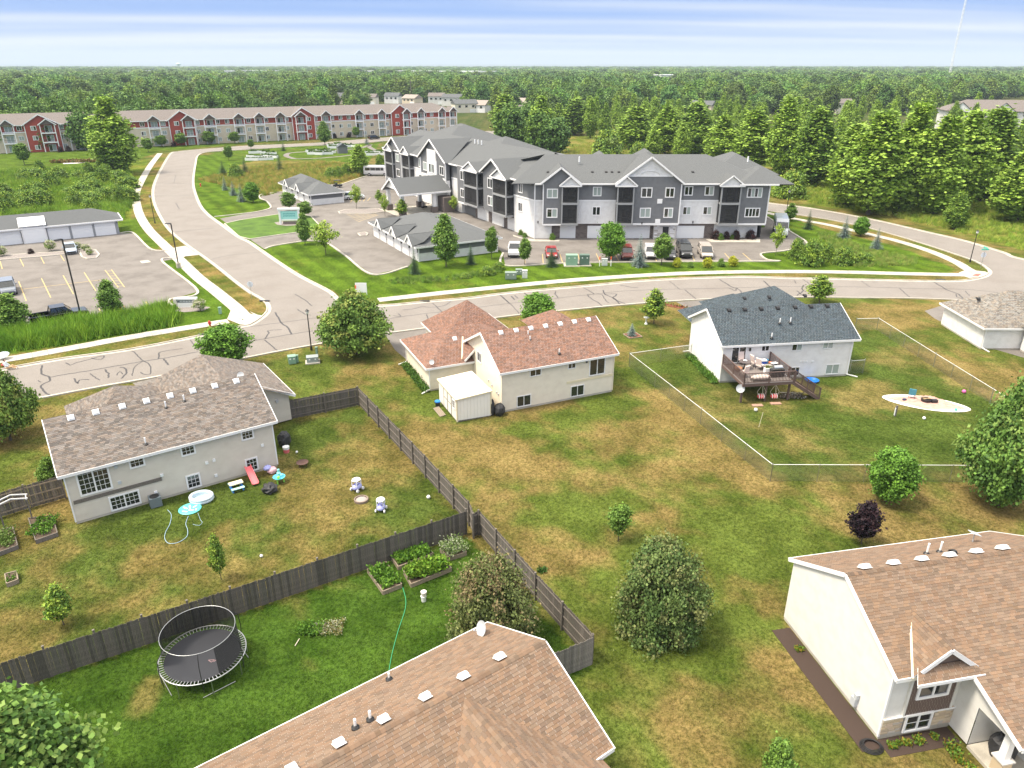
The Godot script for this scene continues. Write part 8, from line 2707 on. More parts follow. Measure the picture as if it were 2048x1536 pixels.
	for i in 4:
		var a := PI / 2 * i
		blk(t, "edging", Vector3(cos(a) * 0.78, 0.05, sin(a) * 0.78), Vector3(0.08, 0.1, 1.64), M.bed_wood, Basis(Vector3.UP, -a))
	t = thing("mulch_bed", "narrow red mulch bed along the driveway of the slate roofed house", "mulch bed", Vector3(21.67, 0, -88.03), -35)
	blk(t, "mulch", Vector3(0, 0.02, 0), Vector3(6.5, 0.06, 0.7), M.red_mulch)
	plants(t, "plants", Vector3(0, 0.05, 0), 6.2, 0.5, 0.45, 60, 0.12, [Color(0.08, 0.14, 0.04), Color(0.3, 0.08, 0.05)], 63)
	# ---- paved oval with a fire pit
	var oc := Vector3(37.31, 0, -60.31)
	t = thing("paved_oval", "pointed oval of pink pavers edged with white gravel", "patio", oc, 0)
	var tips := [Vector2(-3.35, -1.1), Vector2(3.3, 1.55)]
	var axis: Vector2 = (tips[1] - tips[0])
	var shape := func(k: float) -> Array:
		var out := []
		for i in 32:
			var a := TAU * i / 32.0
			out.append((tips[0] + tips[1]) / 2 + axis.normalized() * cos(a) * axis.length() * 0.5 * k + axis.orthogonal().normalized() * sin(a) * 1.55 * k * (0.75 + 0.25 * absf(sin(a))))
		return out
	mb = MB.new()
	flat(mb, shape.call(1.0), 0.02)
	part(t, "white_gravel", mb, hue("white_gravel", 0.78, 0.76, 0.74, 0.95))
	var inner := PackedVector2Array()
	for p in [tips[0] * 0.93, Vector2(1.2, -1.35), tips[1] * 0.95, Vector2(-0.6, 1.6)]:
		inner.append(p)
	mb = MB.new()
	flat(mb, Array(inner), 0.024)
	part(t, "sand_joint", mb, M.mortar)
	var pv := []
	for k in 3:
		pv.append(hue("paver_pink_%d" % k, [0.56, 0.5, 0.6][k], [0.32, 0.28, 0.36][k], [0.26, 0.23, 0.3][k], 0.9))
	var brick := MB.new()
	brick.box(Vector3.ZERO, Vector3(0.27, 0.03, 0.17))
	var bm := brick.mesh()
	var made := 0
	for j in range(-12, 13):
		for i in range(-14, 15):
			var p := Vector2(i * 0.29 + 0.145 * (absi(j) % 2), j * 0.185).rotated(axis.angle())
			if made < 300 and Geometry2D.is_point_in_polygon(p, inner):
				made += 1
				part(t, "paver", bm, pv[rng.randi() % 3], Transform3D(Basis(Vector3.UP, -axis.angle()), v3(p, 0.03)))
	t = thing("camping_chair", "blue folding chair on the paved oval", "chair", Vector3(36.53, 0, -61.17), 150)
	blk(t, "seat", Vector3(0, 0.4, 0), Vector3(0.55, 0.04, 0.5), hue("chair_blue", 0.03, 0.14, 0.22))
	blk(t, "backrest", Vector3(0, 0.72, -0.26), Vector3(0.58, 0.6, 0.05), hue("chair_teal", 0.05, 0.28, 0.38), Basis(Vector3.RIGHT, -0.2))
	for x in [-0.27, 0.27]:
		for z in [-0.25, 0.25]:
			rod(t, "leg", [Vector3(x, 0.0, z), Vector3(x * 0.8, 0.42, -z * 0.5)], 0.014, M.black_metal)
	t = thing("fire_pit", "open steel fire pit with charred logs on the paved oval", "fire pit", Vector3(37.46, 0, -60.41))
	turn_of(t, "ring", Vector3.ZERO, [Vector2(0.4, 0.0), Vector2(0.44, 0.3), Vector2(0.4, 0.3), Vector2(0.36, 0.08), Vector2(0, 0.08)], M.black_metal)
	for i in 3:
		rod(t, "log", [Vector3(-0.3, 0.3, i * 0.15 - 0.15), Vector3(0.3, 0.33, 0.12 - i * 0.1)], 0.05, hue("log", 0.3, 0.22, 0.12, 0.9))
	blk(t, "grate", Vector3(0.6, 0.18, 0.25), Vector3(0.5, 0.3, 0.35), M.black_metal)
	t = thing("toolbox", "small dark box beside the folding chair", "box", Vector3(35.62, 0, -60.63), 20)
	blk(t, "box", Vector3(0, 0.1, 0), Vector3(0.3, 0.2, 0.2), hue("box_blue", 0.03, 0.05, 0.1))
	t = thing("stump_post", "short split wooden post with a pale side on the lawn", "post", Vector3(33.24, 0, -57.43))
	blk(t, "post", Vector3(0, 0.5, 0), Vector3(0.16, 1.0, 0.12), M.old_wood)
	blk(t, "pale_board", Vector3(-0.09, 0.45, 0.03), Vector3(0.05, 0.7, 0.1), M.white_metal)
	t = thing("marker_stick", "thin leaning yellow stick in the grass of the deck yard", "stick", Vector3(20.77, 0, -55.29))
	rod(t, "stick", [Vector3.ZERO, Vector3(0.25, 1.3, -0.2)], 0.02, hue("rope", 0.62, 0.56, 0.45))
	# ---- near right house
	var hb := house_br.transform
	t = thing("hose_coil", "black garden hose coiled on the mulch at the house corner", "hose", hb * Vector3(-0.55, 0, 0.35))
	for i in 4:
		var ring := []
		for k in 21:
			var a := TAU * k / 20.0
			ring.append(Vector3(cos(a) * (0.5 - i * 0.05), 0.05 + i * 0.035, sin(a) * (0.42 - i * 0.04)))
		rod(t, "coil", ring, 0.025, M.black_plastic, 5)
	t = thing("covered_grill", "large black covered grill on the covered entry", "grill", hb * Vector3(4.5, 0.16, 2.0), 11.4)
	lump(t, "cover", Vector3(0, 0.6, 0), Vector3(0.5, 0.72, 0.55), M.black_cover, 71, 0.3)
	var spots_br := [[0.35, 0.5, 0.3], [0.75, 0.45, 0.2], [1.1, 0.5, 0.3], [1.7, 0.5, 0.35], [2.6, 0.45, 0.25], [2.9, 1.2, 0.55], [2.7, 1.75, 0.35], [2.9, 2.2, 0.4], [-0.45, -5.7, 0.3]]
	for i in spots_br.size():
		var s = spots_br[i]
		t = thing("perennial_plant", "small leafy plant in the mulch of the pale house", "plant", hb * Vector3(s[0], 0, s[1]), 0, "plants in the mulch of the pale house")
		plants(t, "foliage", Vector3.ZERO, s[2], s[2], s[2], 36, 0.09, [Color(0.14, 0.24, 0.03), Color(0.1, 0.19, 0.03), Color(0.25, 0.2, 0.03)], 80 + i)
	t = thing("lawn_weed", "dark green weed clump on the dry lawn beside the fence", "plant", Vector3(1.8, 0, -36.13))
	plants(t, "foliage", Vector3.ZERO, 0.5, 0.5, 0.3, 50, 0.09, [Color(0.06, 0.13, 0.03)], 95)

func lantern(label: String, at: Vector3, tall: float) -> void:
	var o := thing("street_lamp", label, "street lamp", at)
	turn_of(o, "pole", Vector3.ZERO, [Vector2(0.13, 0), Vector2(0.12, 0.35), Vector2(0.07, 0.5), Vector2(0.055, tall - 0.55)], M.black_metal, 10)
	turn_of(o, "globe", Vector3(0, tall - 0.55, 0), [Vector2(0.09, 0), Vector2(0.17, 0.1), Vector2(0.19, 0.3), Vector2(0.12, 0.36)], hue("globe", 0.7, 0.7, 0.68, 0.2), 10)
	turn_of(o, "cap", Vector3(0, tall - 0.2, 0), [Vector2(0.23, 0), Vector2(0.12, 0.1), Vector2(0.03, 0.16), Vector2(0, 0.24)], M.black_metal, 10)

func tall_lamp(label: String, at: Vector3, tall: float, turn: float) -> void:
	var o := thing("parking_lamp", label, "lamp post", at, turn)
	turn_of(o, "base", Vector3.ZERO, [Vector2(0.32, 0), Vector2(0.32, 0.75), Vector2(0, 0.75)], M.concrete)
	blk(o, "pole", Vector3(0, tall / 2 + 0.3, 0), Vector3(0.13, tall - 0.6, 0.13), M.black_metal)
	blk(o, "head", Vector3(-0.45, tall, 0), Vector3(0.8, 0.1, 0.35), M.black_metal)

func cabinet(label: String, at: Vector3, s: Vector3, m: Material, turn := 0.0, pad := 0.0) -> void:
	var o := thing("utility_cabinet", label, "utility box", at, turn)
	if pad > 0.0:
		blk(o, "pad", Vector3(0, 0.06, 0), Vector3(s.x + pad, 0.12, s.z + pad), M.concrete)
	blk(o, "case", Vector3(0, s.y / 2 + 0.05, 0), s, m)
	blk(o, "lid", Vector3(0, s.y + 0.07, 0), Vector3(s.x + 0.05, 0.05, s.z + 0.05), m)
	if s.x > 0.6:
		for k in [-0.25, 0.25]:
			blk(o, "door", Vector3(k * s.x, s.y / 2 + 0.05, s.z / 2 + 0.01), Vector3(s.x * 0.47, s.y * 0.8, 0.02), m)
			blk(o, "notice", Vector3(k * s.x, s.y * 0.8, s.z / 2 + 0.025), Vector3(0.16, 0.14, 0.01), M.white_metal)

func hydrant(label: String, at: Vector3) -> void:
	var o := thing("fire_hydrant", label, "fire hydrant", at)
	turn_of(o, "barrel", Vector3.ZERO, [Vector2(0.16, 0), Vector2(0.12, 0.06), Vector2(0.12, 0.55), Vector2(0.15, 0.58), Vector2(0.13, 0.7), Vector2(0.05, 0.8), Vector2(0, 0.84)], M.red_paint)
	blk(o, "outlet", Vector3(0, 0.5, 0), Vector3(0.42, 0.13, 0.13), M.red_paint)

func build_street_things() -> void:
	tall_lamp("tall black lamp post between the black pickup and the maroon car", Vector3(-50.92, 0, -82.84), 9.9, 60)
	tall_lamp("tall black lamp post on the lawn beside the sidewalk", Vector3(-50.03, 0, -108.25), 6.6, 0)
	lantern("black lantern lamp on the grass strip of the curved road", Vector3(-68.63, 0, -141.95), 5.4)
	lantern("black lantern lamp beside the wide leafy tree", Vector3(-21.42, 0, -73.47), 4.6)
	lantern("black lantern lamp behind the shuttle bus", Vector3(54.12, 0, -146.44), 5.6)
	lantern("black lantern lamp near the street name sign", Vector3(70.68, 0, -111.57), 5.0)
	hydrant("red fire hydrant on the dry grass strip beside the sidewalk", Vector3(-35.07, 0, -81))
	hydrant("red fire hydrant on the striped lawn beside the curved road", Vector3(-77.89, 0, -188.43))
	var o := thing("stop_sign", "stop sign seen from behind with teal street name blades on top", "sign", Vector3(70.18, 0, -107.91))
	rod(o, "post", [Vector3.ZERO, Vector3(0, 3.1, 0)], 0.035, M.metal)
	var mb := MB.new(false, true)
	mb.lathe(Transform3D(Basis(Vector3.RIGHT, PI / 2), Vector3(0, 2.0, -0.06)), [Vector2(0.0, -0.01), Vector2(0.42, -0.01), Vector2(0.42, 0.01), Vector2(0, 0.01)], 8)
	part(o, "plate", mb, hue("sign_back", 0.6, 0.65, 0.72, 0.4))
	blk(o, "name_blade", Vector3(0, 2.85, 0), Vector3(1.1, 0.22, 0.02), hue("sign_teal", 0.1, 0.55, 0.42))
	blk(o, "name_blade", Vector3(0, 3.1, 0), Vector3(0.02, 0.22, 1.1), hue("sign_teal", 0.1, 0.55, 0.42))
	o = thing("stop_sign", "stop sign seen from behind on the dry grass strip by the junction", "sign", Vector3(-33.86, 0, -92.21))
	rod(o, "post", [Vector3.ZERO, Vector3(0, 2.3, 0)], 0.03, M.metal)
	mb = MB.new(false, true)
	mb.lathe(Transform3D(Basis(Vector3.RIGHT, PI / 2), Vector3(0, 1.95, -0.06)), [Vector2(0.0, -0.01), Vector2(0.4, -0.01), Vector2(0.4, 0.01), Vector2(0, 0.01)], 8)
	part(o, "plate", mb, hue("sign_back", 0.6, 0.65, 0.72, 0.4))
	cabinet("green utility box on the lawn near the wide leafy tree", Vector3(-22.43, 0, -69.72), Vector3(0.75, 0.75, 0.7), M.utility_green, 20)
	cabinet("slim green utility post beside the green box", Vector3(-21.95, 0, -69.9), Vector3(0.22, 0.75, 0.22), M.utility_green)
	cabinet("grey green transformer box with a yellow notice near the wide leafy tree", Vector3(-20.41, 0, -69.97), Vector3(1.15, 0.6, 0.8), hue("utility_grey", 0.3, 0.34, 0.34), 15, 0.3)
	cabinet("slim tall green utility post behind the transformer box", Vector3(-20.37, 0, -71.68), Vector3(0.22, 0.95, 0.22), M.utility_green)
	cabinet("dark green low transformer on the lawn beside the white pickup", Vector3(-0.17, 0, -101.97), Vector3(1.6, 0.9, 1.0), hue("utility_moss", 0.2, 0.26, 0.22))
	cabinet("small grey transformer behind a low dark green one", Vector3(1.02, 0, -104.39), Vector3(0.95, 0.7, 0.8), hue("utility_moss", 0.2, 0.26, 0.22))
	cabinet("pale grey utility pedestal next to the low transformers", Vector3(1.82, 0, -102.31), Vector3(0.75, 1.1, 0.5), hue("utility_pale", 0.55, 0.58, 0.55))
	cabinet("large pale green electric cabinet on a concrete pad", Vector3(9.03, 0, -109.54), Vector3(1.75, 1.6, 1.1), M.utility_green, 0, 0.6)
	cabinet("large dark green electric cabinet on a concrete pad", Vector3(10.98, 0, -109.77), Vector3(1.45, 1.55, 1.0), M.utility_dark, 0, 0.6)
	cabinet("pale green utility pedestal between two orange marker posts", Vector3(14, 0, -109.31), Vector3(0.85, 1.05, 0.4), hue("utility_pale", 0.55, 0.58, 0.55))
	cabinet("small pale green pedestal on the corner lawn", Vector3(-35.63, 0, -85.84), Vector3(0.3, 0.8, 0.3), M.utility_green)
	for a in [[Vector3(13.25, 0, -109.16), "left of the pale green pedestal, orange top"], [Vector3(14.96, 0, -109.16), "right of the pale green pedestal, orange top"], [Vector3(-20.52, 0, -93.52), "beside the blank white yard sign"]]:
		o = thing("marker_post", "orange and white utility marker post " + a[1], "marker post", a[0])
		rod(o, "post", [Vector3.ZERO, Vector3(0, 1.0, 0)], 0.07, M.white_metal)
		rod(o, "orange_top", [Vector3(0, 1.0, 0), Vector3(0, 1.45, 0)], 0.085, hue("orange", 0.8, 0.16, 0.05))
	o = thing("yard_sign", "blank white yard sign at the street corner", "sign", Vector3(-19.87, 0, -93.81))
	blk(o, "board", Vector3(0, 1.05, 0), Vector3(1.5, 1.3, 0.06), M.white_metal)
	for x in [-0.7, 0.7]:
		blk(o, "post", Vector3(x, 0.3, 0), Vector3(0.08, 0.6, 0.08), M.white_metal)
	o = thing("monument_sign", "low grey and white monument sign in a shrub bed", "sign", Vector3(-40.81, 0, -88.82), 3)
	blk(o, "base", Vector3(0, 0.3, 0), Vector3(2.3, 0.6, 0.5), hue("sign_white", 0.75, 0.78, 0.8))
	blk(o, "panel", Vector3(0, 0.78, 0.02), Vector3(2.1, 0.4, 0.4), hue("sign_slate", 0.12, 0.15, 0.18))
	blk(o, "cap", Vector3(0, 1.08, 0), Vector3(2.5, 0.22, 0.6), hue("sign_white", 0.75, 0.78, 0.8))
	blk(o, "pier", Vector3(-1.4, 0.55, 0), Vector3(0.4, 1.1, 0.5), M.stone)
	for i in 9:
		blk(o, "lettering", Vector3(-0.75 + i * 0.19, 0.78, 0.23), Vector3(0.1, 0.14, 0.012), hue("sign_white", 0.75, 0.78, 0.8))
	o = thing("monument_sign", "white framed sign with a teal panel on the lawn island", "sign", Vector3(-42.18, 0, -140.37), 5)
	for x in [-1.75, 1.75]:
		blk(o, "post", Vector3(x, 1.5, 0), Vector3(0.35, 3.0, 0.35), M.white_trim)
	blk(o, "top_beam", Vector3(0, 3.0, 0), Vector3(4.1, 0.35, 0.5), M.white_trim)
	blk(o, "panel", Vector3(0, 1.85, 0), Vector3(3.1, 1.5, 0.15), hue("teal_panel", 0.35, 0.68, 0.66))
	blk(o, "bottom_beam", Vector3(0, 0.95, 0), Vector3(3.2, 0.2, 0.25), M.white_trim)
	for y in [2.1, 1.7]:
		for i in 9:
			blk(o, "lettering", Vector3(-1.0 + i * 0.25, y + 0.04 * (i % 2), 0.085), Vector3(0.15, 0.2, 0.015), hue("teal_dark", 0.08, 0.35, 0.38))
	blk(o, "stone_base", Vector3(0, 0.35, -0.1), Vector3(2.6, 0.6, 0.5), M.brick)
	mb = MB.new()
	flat(mb, pl([-45.7,-142,-44.5,-143.4,-40.6,-142,-40,-139.5,-42.4,-138.8,-44.5,-139.8]), 0.135)
	struct("gravel_bed", mb, M.gravel)
	mb = MB.new()
	flat(mb, pl([-42.7,-87.5,-41.9,-89.1,-39.9,-89.6,-37.9,-88.6,-38.3,-87.2,-40.4,-86.6]), 0.012)
	struct("gravel_bed", mb, M.gravel)
	mb = MB.new()
	flat(mb, pl([0.1,-131.6,1.9,-128.7,4.3,-127.6,8.3,-127.1,8.1,-126.1,3.4,-126.1,0.3,-130.2]), 0.02)
	flat(mb, pl([33.8,-127.8,43.4,-128.1,42.6,-125.4,34.2,-125.6]), 0.02)
	struct("gravel_bed", mb, M.concrete)
	mb = MB.new()
	flat(mb, pl([-140.3,-237.9,-138.8,-244.5,-134.8,-246.3,-131.1,-239.5,-134.2,-234.7,-137.6,-233.7]), 0.02)
	struct("gravel_bed", mb, M.stone)
	o = thing("flower_bed", "stone edged bed of rusty flowers on the lawn before the red apartments", "flower bed", Vector3(-135.39, 0, -237.88), 8)
	plants(o, "plants", Vector3.ZERO, 15, 3, 1.2, 400, 0.35, [Color(0.2, 0.1, 0.05), Color(0.12, 0.17, 0.04), Color(0.25, 0.18, 0.06)], 21)
	o = thing("mobility_scooter", "dark parked scooter under the covered apartment entrance", "scooter", Vector3(-18.6, 0, -157.53), 40)
	blk(o, "body", Vector3(0, 0.4, 0), Vector3(1.2, 0.4, 0.6), M.black_plastic)
	blk(o, "seat", Vector3(-0.2, 0.95, 0), Vector3(0.5, 0.7, 0.55), hue("seat_grey", 0.25, 0.22, 0.22))
	rod(o, "tiller", [Vector3(0.45, 0.4, 0), Vector3(0.35, 1.2, 0)], 0.05, M.black_metal)
	# community garden of white boxes, shed and path
	var boxes := pl([-88.6,-262.9,-87,-264,-84.3,-261.7,-81.6,-259,-85,-250.5,-82.5,-249.1,-81.2,-251.6,-78.4,-249.8,-82.6,-242.8,-79.9,-243.5,-77.8,-244.5,-70,-266.8,-68.5,-268.1,-66,-264.8,-64.7,-266.8,-62.7,-264,-67.9,-260.1,-65.2,-259,-62.9,-260.1,-66.8,-286.3,-65.5,-288.6,-63,-287.2,-60.2,-284,-58.6,-284,-65.1,-279.5,-49,-262.9,-47.2,-264,-45,-262.9,-43.2,-260.9,-47.5,-257.1,-45.1,-257.9])
	for p in boxes:
		o = thing("planter_box", "white raised planter box in the community garden", "planter", v3(p), rng.randf_range(-20, 20), "white planter boxes of the community garden")
		var long := rng.randf_range(2.4, 4.4)
		for z in [-0.55, 0.55]:
			blk(o, "side", Vector3(0, 0.4, z), Vector3(long, 0.8, 0.08), M.white_metal)
		for x in [-long / 2, long / 2]:
			blk(o, "end", Vector3(x, 0.4, 0), Vector3(0.08, 0.8, 1.1), M.white_metal)
		blk(o, "soil", Vector3(0, 0.38, 0), Vector3(long - 0.1, 0.66, 1.02), M.soil)
		plants(o, "plants", Vector3(0, 0.7, 0), long * 0.8, 0.8, rng.randf_range(0.3, 1.0), 26, 0.3, [Color(0.08, 0.16, 0.03), Color(0.12, 0.2, 0.04)], int(p.x * 50))
	o = thing("garden_shed", "small grey garden shed with peaked roof among white planter boxes", "shed", Vector3(-58.44, 0, -264.04), 25)
	blk(o, "wall", Vector3(0, 1.1, 0), Vector3(3.2, 2.2, 2.6), M.grey_siding)
	mb = MB.new()
	mb.prism(Transform3D(Basis.IDENTITY, Vector3(0, 2.2, -1.5)), [Vector2(-1.8, 0), Vector2(1.8, 0), Vector2(0, 1.1)], 3.0)
	part(o, "roof", mb, hue("shed_dark", 0.07, 0.08, 0.09))
	mb = MB.new()
	ribbon(mb, smooth_line(pl([-70.3,-247,-75.3,-255.2,-76.7,-264,-72.9,-267.7,-67.9,-273,-61.6,-273,-55.1,-281.7,-53.9,-293.4,-53.4,-286.3,-48.5,-273,-43.8,-268.9]), 4.0), -0.9, 0.9, 0.02)
	ribbon(mb, smooth_line(pl([-70.3,-247,-62.2,-249.1,-52.9,-258.6]), 4.0), -0.8, 0.8, 0.02)
	struct("garden_path", mb, M.lot_asphalt)
	build_person()
	build_tall_grass()

func build_person() -> void:
	# someone sitting on the kerb beside a bag, an open umbrella behind
	var a := Vector3(-50.5, 0, -68.12)
	var o := thing("person", "person in a pale shirt and tan trousers sitting on the kerb, legs stretched out", "person", a, 10)
	var j := {"hip": Vector3(0, 0.24, 0), "chest": Vector3(-0.12, 0.62, 0), "neck": Vector3(-0.12, 0.78, 0)}
	var mb := body_mesh([[j.hip, j.chest, 0.17, 0.18], [j.chest, j.neck, 0.17, 0.07], [Vector3(-0.12, 0.72, -0.17), Vector3(0.02, 0.48, -0.24), 0.065, 0.05], [Vector3(-0.12, 0.72, 0.17), Vector3(0.02, 0.48, 0.24), 0.065, 0.05], [Vector3(0.02, 0.48, -0.24), Vector3(0.22, 0.36, -0.16), 0.05, 0.04], [Vector3(0.02, 0.48, 0.24), Vector3(0.22, 0.36, 0.16), 0.05, 0.04]], 0.03)
	part(o, "shirt", mb, hue("shirt_pale", 0.62, 0.68, 0.72, 0.8))
	mb = body_mesh([[Vector3(0, 0.2, -0.09), Vector3(0.45, 0.34, -0.12), 0.12, 0.08], [Vector3(0, 0.2, 0.09), Vector3(0.45, 0.3, 0.14), 0.12, 0.08], [Vector3(0.45, 0.34, -0.12), Vector3(0.86, 0.1, -0.13), 0.08, 0.05], [Vector3(0.45, 0.3, 0.14), Vector3(0.88, 0.1, 0.15), 0.08, 0.05]], 0.03)
	part(o, "trousers", mb, hue("trousers_tan", 0.55, 0.36, 0.2, 0.85))
	var sk := hue("skin", 0.5, 0.3, 0.22, 0.6)
	mb = body_mesh([[Vector3(-0.12, 0.74, 0), Vector3(-0.1, 0.86, 0), 0.05, 0.05], [Vector3(-0.1, 0.92, 0), Vector3(-0.09, 0.99, 0), 0.085, 0.095], [Vector3(0.01, 0.93, 0), Vector3(0.03, 0.92, 0), 0.018, 0.015]], 0.012)
	part(o, "head", mb, sk)
	mb = body_mesh([[Vector3(-0.13, 0.96, 0), Vector3(-0.12, 1.03, 0), 0.1, 0.095]], 0.02)
	part(o, "hair", mb, hue("hair", 0.03, 0.022, 0.02, 0.8))
	for z in [-0.16, 0.16]:
		var limbs_of := [[Vector3(0.22, 0.36, z), Vector3(0.29, 0.33, z * 0.95), 0.035, 0.032]]
		for k in 4:
			limbs_of.append([Vector3(0.29, 0.33, z * 0.95 + (k - 1.5) * 0.019), Vector3(0.36 - absf(k - 1.5) * 0.012, 0.3, z * 0.95 + (k - 1.5) * 0.022), 0.01, 0.008])
		limbs_of.append([Vector3(0.25, 0.35, z * 0.8), Vector3(0.31, 0.35, z * 0.6), 0.011, 0.009])
		part(o, "hand", body_mesh(limbs_of, 0.006), sk)
		mb = body_mesh([[Vector3(0.87, 0.06, z * 0.9), Vector3(0.93, 0.16, z), 0.05, 0.04]], 0.02)
		part(o, "shoe", mb, M.white_metal)
	var t := thing("bag", "red bag on the grass beside the sitting person", "bag", Vector3(-51.15, 0, -68.69))
	lump(t, "bag", Vector3(0, 0.2, 0), Vector3(0.3, 0.24, 0.22), hue("bag_red", 0.55, 0.04, 0.07), 91)
	t = thing("umbrella", "open pale grey umbrella lying behind the sitting person", "umbrella", Vector3(-52.53, 0, -70.78))
	var prof := []
	for i in 6:
		prof.append(Vector2(0.6 * (1.0 - i / 5.0), 0.3 * sin(i / 5.0 * PI / 2)))
	mb = MB.new()
	mb.lathe(Transform3D(Basis(Vector3.RIGHT, 0.3), Vector3(0, 0.5, 0)), prof, 10)
	part(t, "canopy", mb, hue("umbrella_grey", 0.5, 0.56, 0.62, 0.5))
	rod(t, "shaft", [Vector3(0, 0.95, 0.1), Vector3(0, 0.05, -0.1)], 0.015, M.metal)

func body_mesh(bones: Array, cell: float) -> MB:
	# one skin round tapered bones: a blended distance field meshed as surface nets
	var lo := Vector3.ONE * 1e9
	var hi := -lo
	for b in bones:
		var r := Vector3.ONE * (maxf(b[2], b[3]) + cell * 2)
		lo = lo.min(b[0] - r).min(b[1] - r)
		hi = hi.max(b[0] + r).max(b[1] + r)
	var n := Vector3i(((hi - lo) / cell).ceil()) + Vector3i.ONE
	var f := PackedFloat32Array()
	f.resize(n.x * n.y * n.z)
	for z in n.z:
		for y in n.y:
			for x in n.x:
				var p := lo + Vector3(x, y, z) * cell
				var s := 0.0
				for b in bones:
					var d: Vector3 = b[1] - b[0]
					var t := clampf((p - b[0]).dot(d) / d.length_squared(), 0.0, 1.0)
					s += exp(-((p - b[0] - d * t).length() - lerpf(b[2], b[3], t)) / (cell * 0.7))
				f[(z * n.y + y) * n.x + x] = -log(maxf(s, 1e-30))
	var at := {}
	var mb := MB.new()
	var corner := func(c: Vector3i) -> Vector3:
		if at.has(c):
			return at[c]
		var sum := Vector3.ZERO
		var k := 0
		for e in 12:
			var ax := e / 4
			var u := Vector3i.ZERO
			u[(ax + 1) % 3] = e & 1
			u[(ax + 2) % 3] = (e >> 1) & 1
			var w := u
			w[ax] = 1
			var a := c + u
			var b := c + w
			var fa := f[(a.z * n.y + a.y) * n.x + a.x]
			var fb := f[(b.z * n.y + b.y) * n.x + b.x]
			if (fa < 0.0) != (fb < 0.0):
				sum += Vector3(a).lerp(Vector3(b), fa / (fa - fb))
				k += 1
		at[c] = lo + sum / maxf(k, 1) * cell
		return at[c]
	for z in range(1, n.z - 1):
		for y in range(1, n.y - 1):
			for x in range(1, n.x - 1):
				var fa := f[(z * n.y + y) * n.x + x]
				for ax in 3:
					var q := Vector3i(x, y, z)
					q[ax] += 1
					var fb := f[(q.z * n.y + q.y) * n.x + q.x]
					if (fa < 0.0) == (fb < 0.0):
						continue
					var u := Vector3i.ZERO
					var w := Vector3i.ZERO
					u[(ax + 1) % 3] = 1
					w[(ax + 2) % 3] = 1
					var c := Vector3i(x, y, z)
					var p: Array = [corner.call(c - u - w), corner.call(c - w), corner.call(c), corner.call(c - u)]
					if fa > 0.0:
						p.reverse()
					mb.quad(p[0], p[1], p[2], p[3])
	return mb

func scatter(called: String, label: String, category: String, mesh: ArrayMesh, m: Material, where: Array, cols: PackedColorArray) -> void:
	var mm := MultiMesh.new()
	mm.transform_format = MultiMesh.TRANSFORM_3D
	mm.use_colors = true
	mm.mesh = mesh
	mm.instance_count = where.size()
	for i in where.size():
		mm.set_instance_transform(i, where[i])
		mm.set_instance_color(i, cols[i])
	var o := MultiMeshInstance3D.new()
	o.name = numbered(called)
	o.multimesh = mm
	o.material_override = m
	tag(o, label, category)
	o.set_meta("kind", "stuff")
	add_child(o)

func tuft_mesh(blades: int, tall: float, spread: float, wide: float, sd: int) -> ArrayMesh:
	var r := RandomNumberGenerator.new()
	r.seed = sd
	var mb := MB.new(true)
	for i in blades:
		var p := Vector3(r.randfn() * spread, 0, r.randfn() * spread)
		var lean := Vector3(r.randfn() * 0.35, 1, r.randfn() * 0.35)
		var x := Vector3(r.randfn(), 0, r.randfn()).normalized() * wide
		var b := r.randf_range(0.75, 1.3)
		mb.col = Color(b, b, b)
		mb.tri(p - x, p + x, p + lean * tall * r.randf_range(0.5, 1.0))
	return mb.mesh()

func fill(outline: Array, step: float, lo: float, hi: float, where: Array, cols: PackedColorArray, tints: Array, r: RandomNumberGenerator) -> void:
	var p := PackedVector2Array(outline)
	var b := Rect2(p[0], Vector2.ZERO)
	for q in p:
		b = b.expand(q)
	for i in int(b.get_area() / (step * step)):
		var q := b.position + Vector2(r.randf(), r.randf()) * b.size
		if Geometry2D.is_point_in_polygon(q, p):
			var s := r.randf_range(lo, hi)
			where.append(Transform3D(Basis(Vector3.UP, r.randf() * TAU) * Basis.from_scale(Vector3(s, s * r.randf_range(0.7, 1.3), s)), v3(q)))
			cols.append(tints[r.randi() % tints.size()] * r.randf_range(0.75, 1.25))

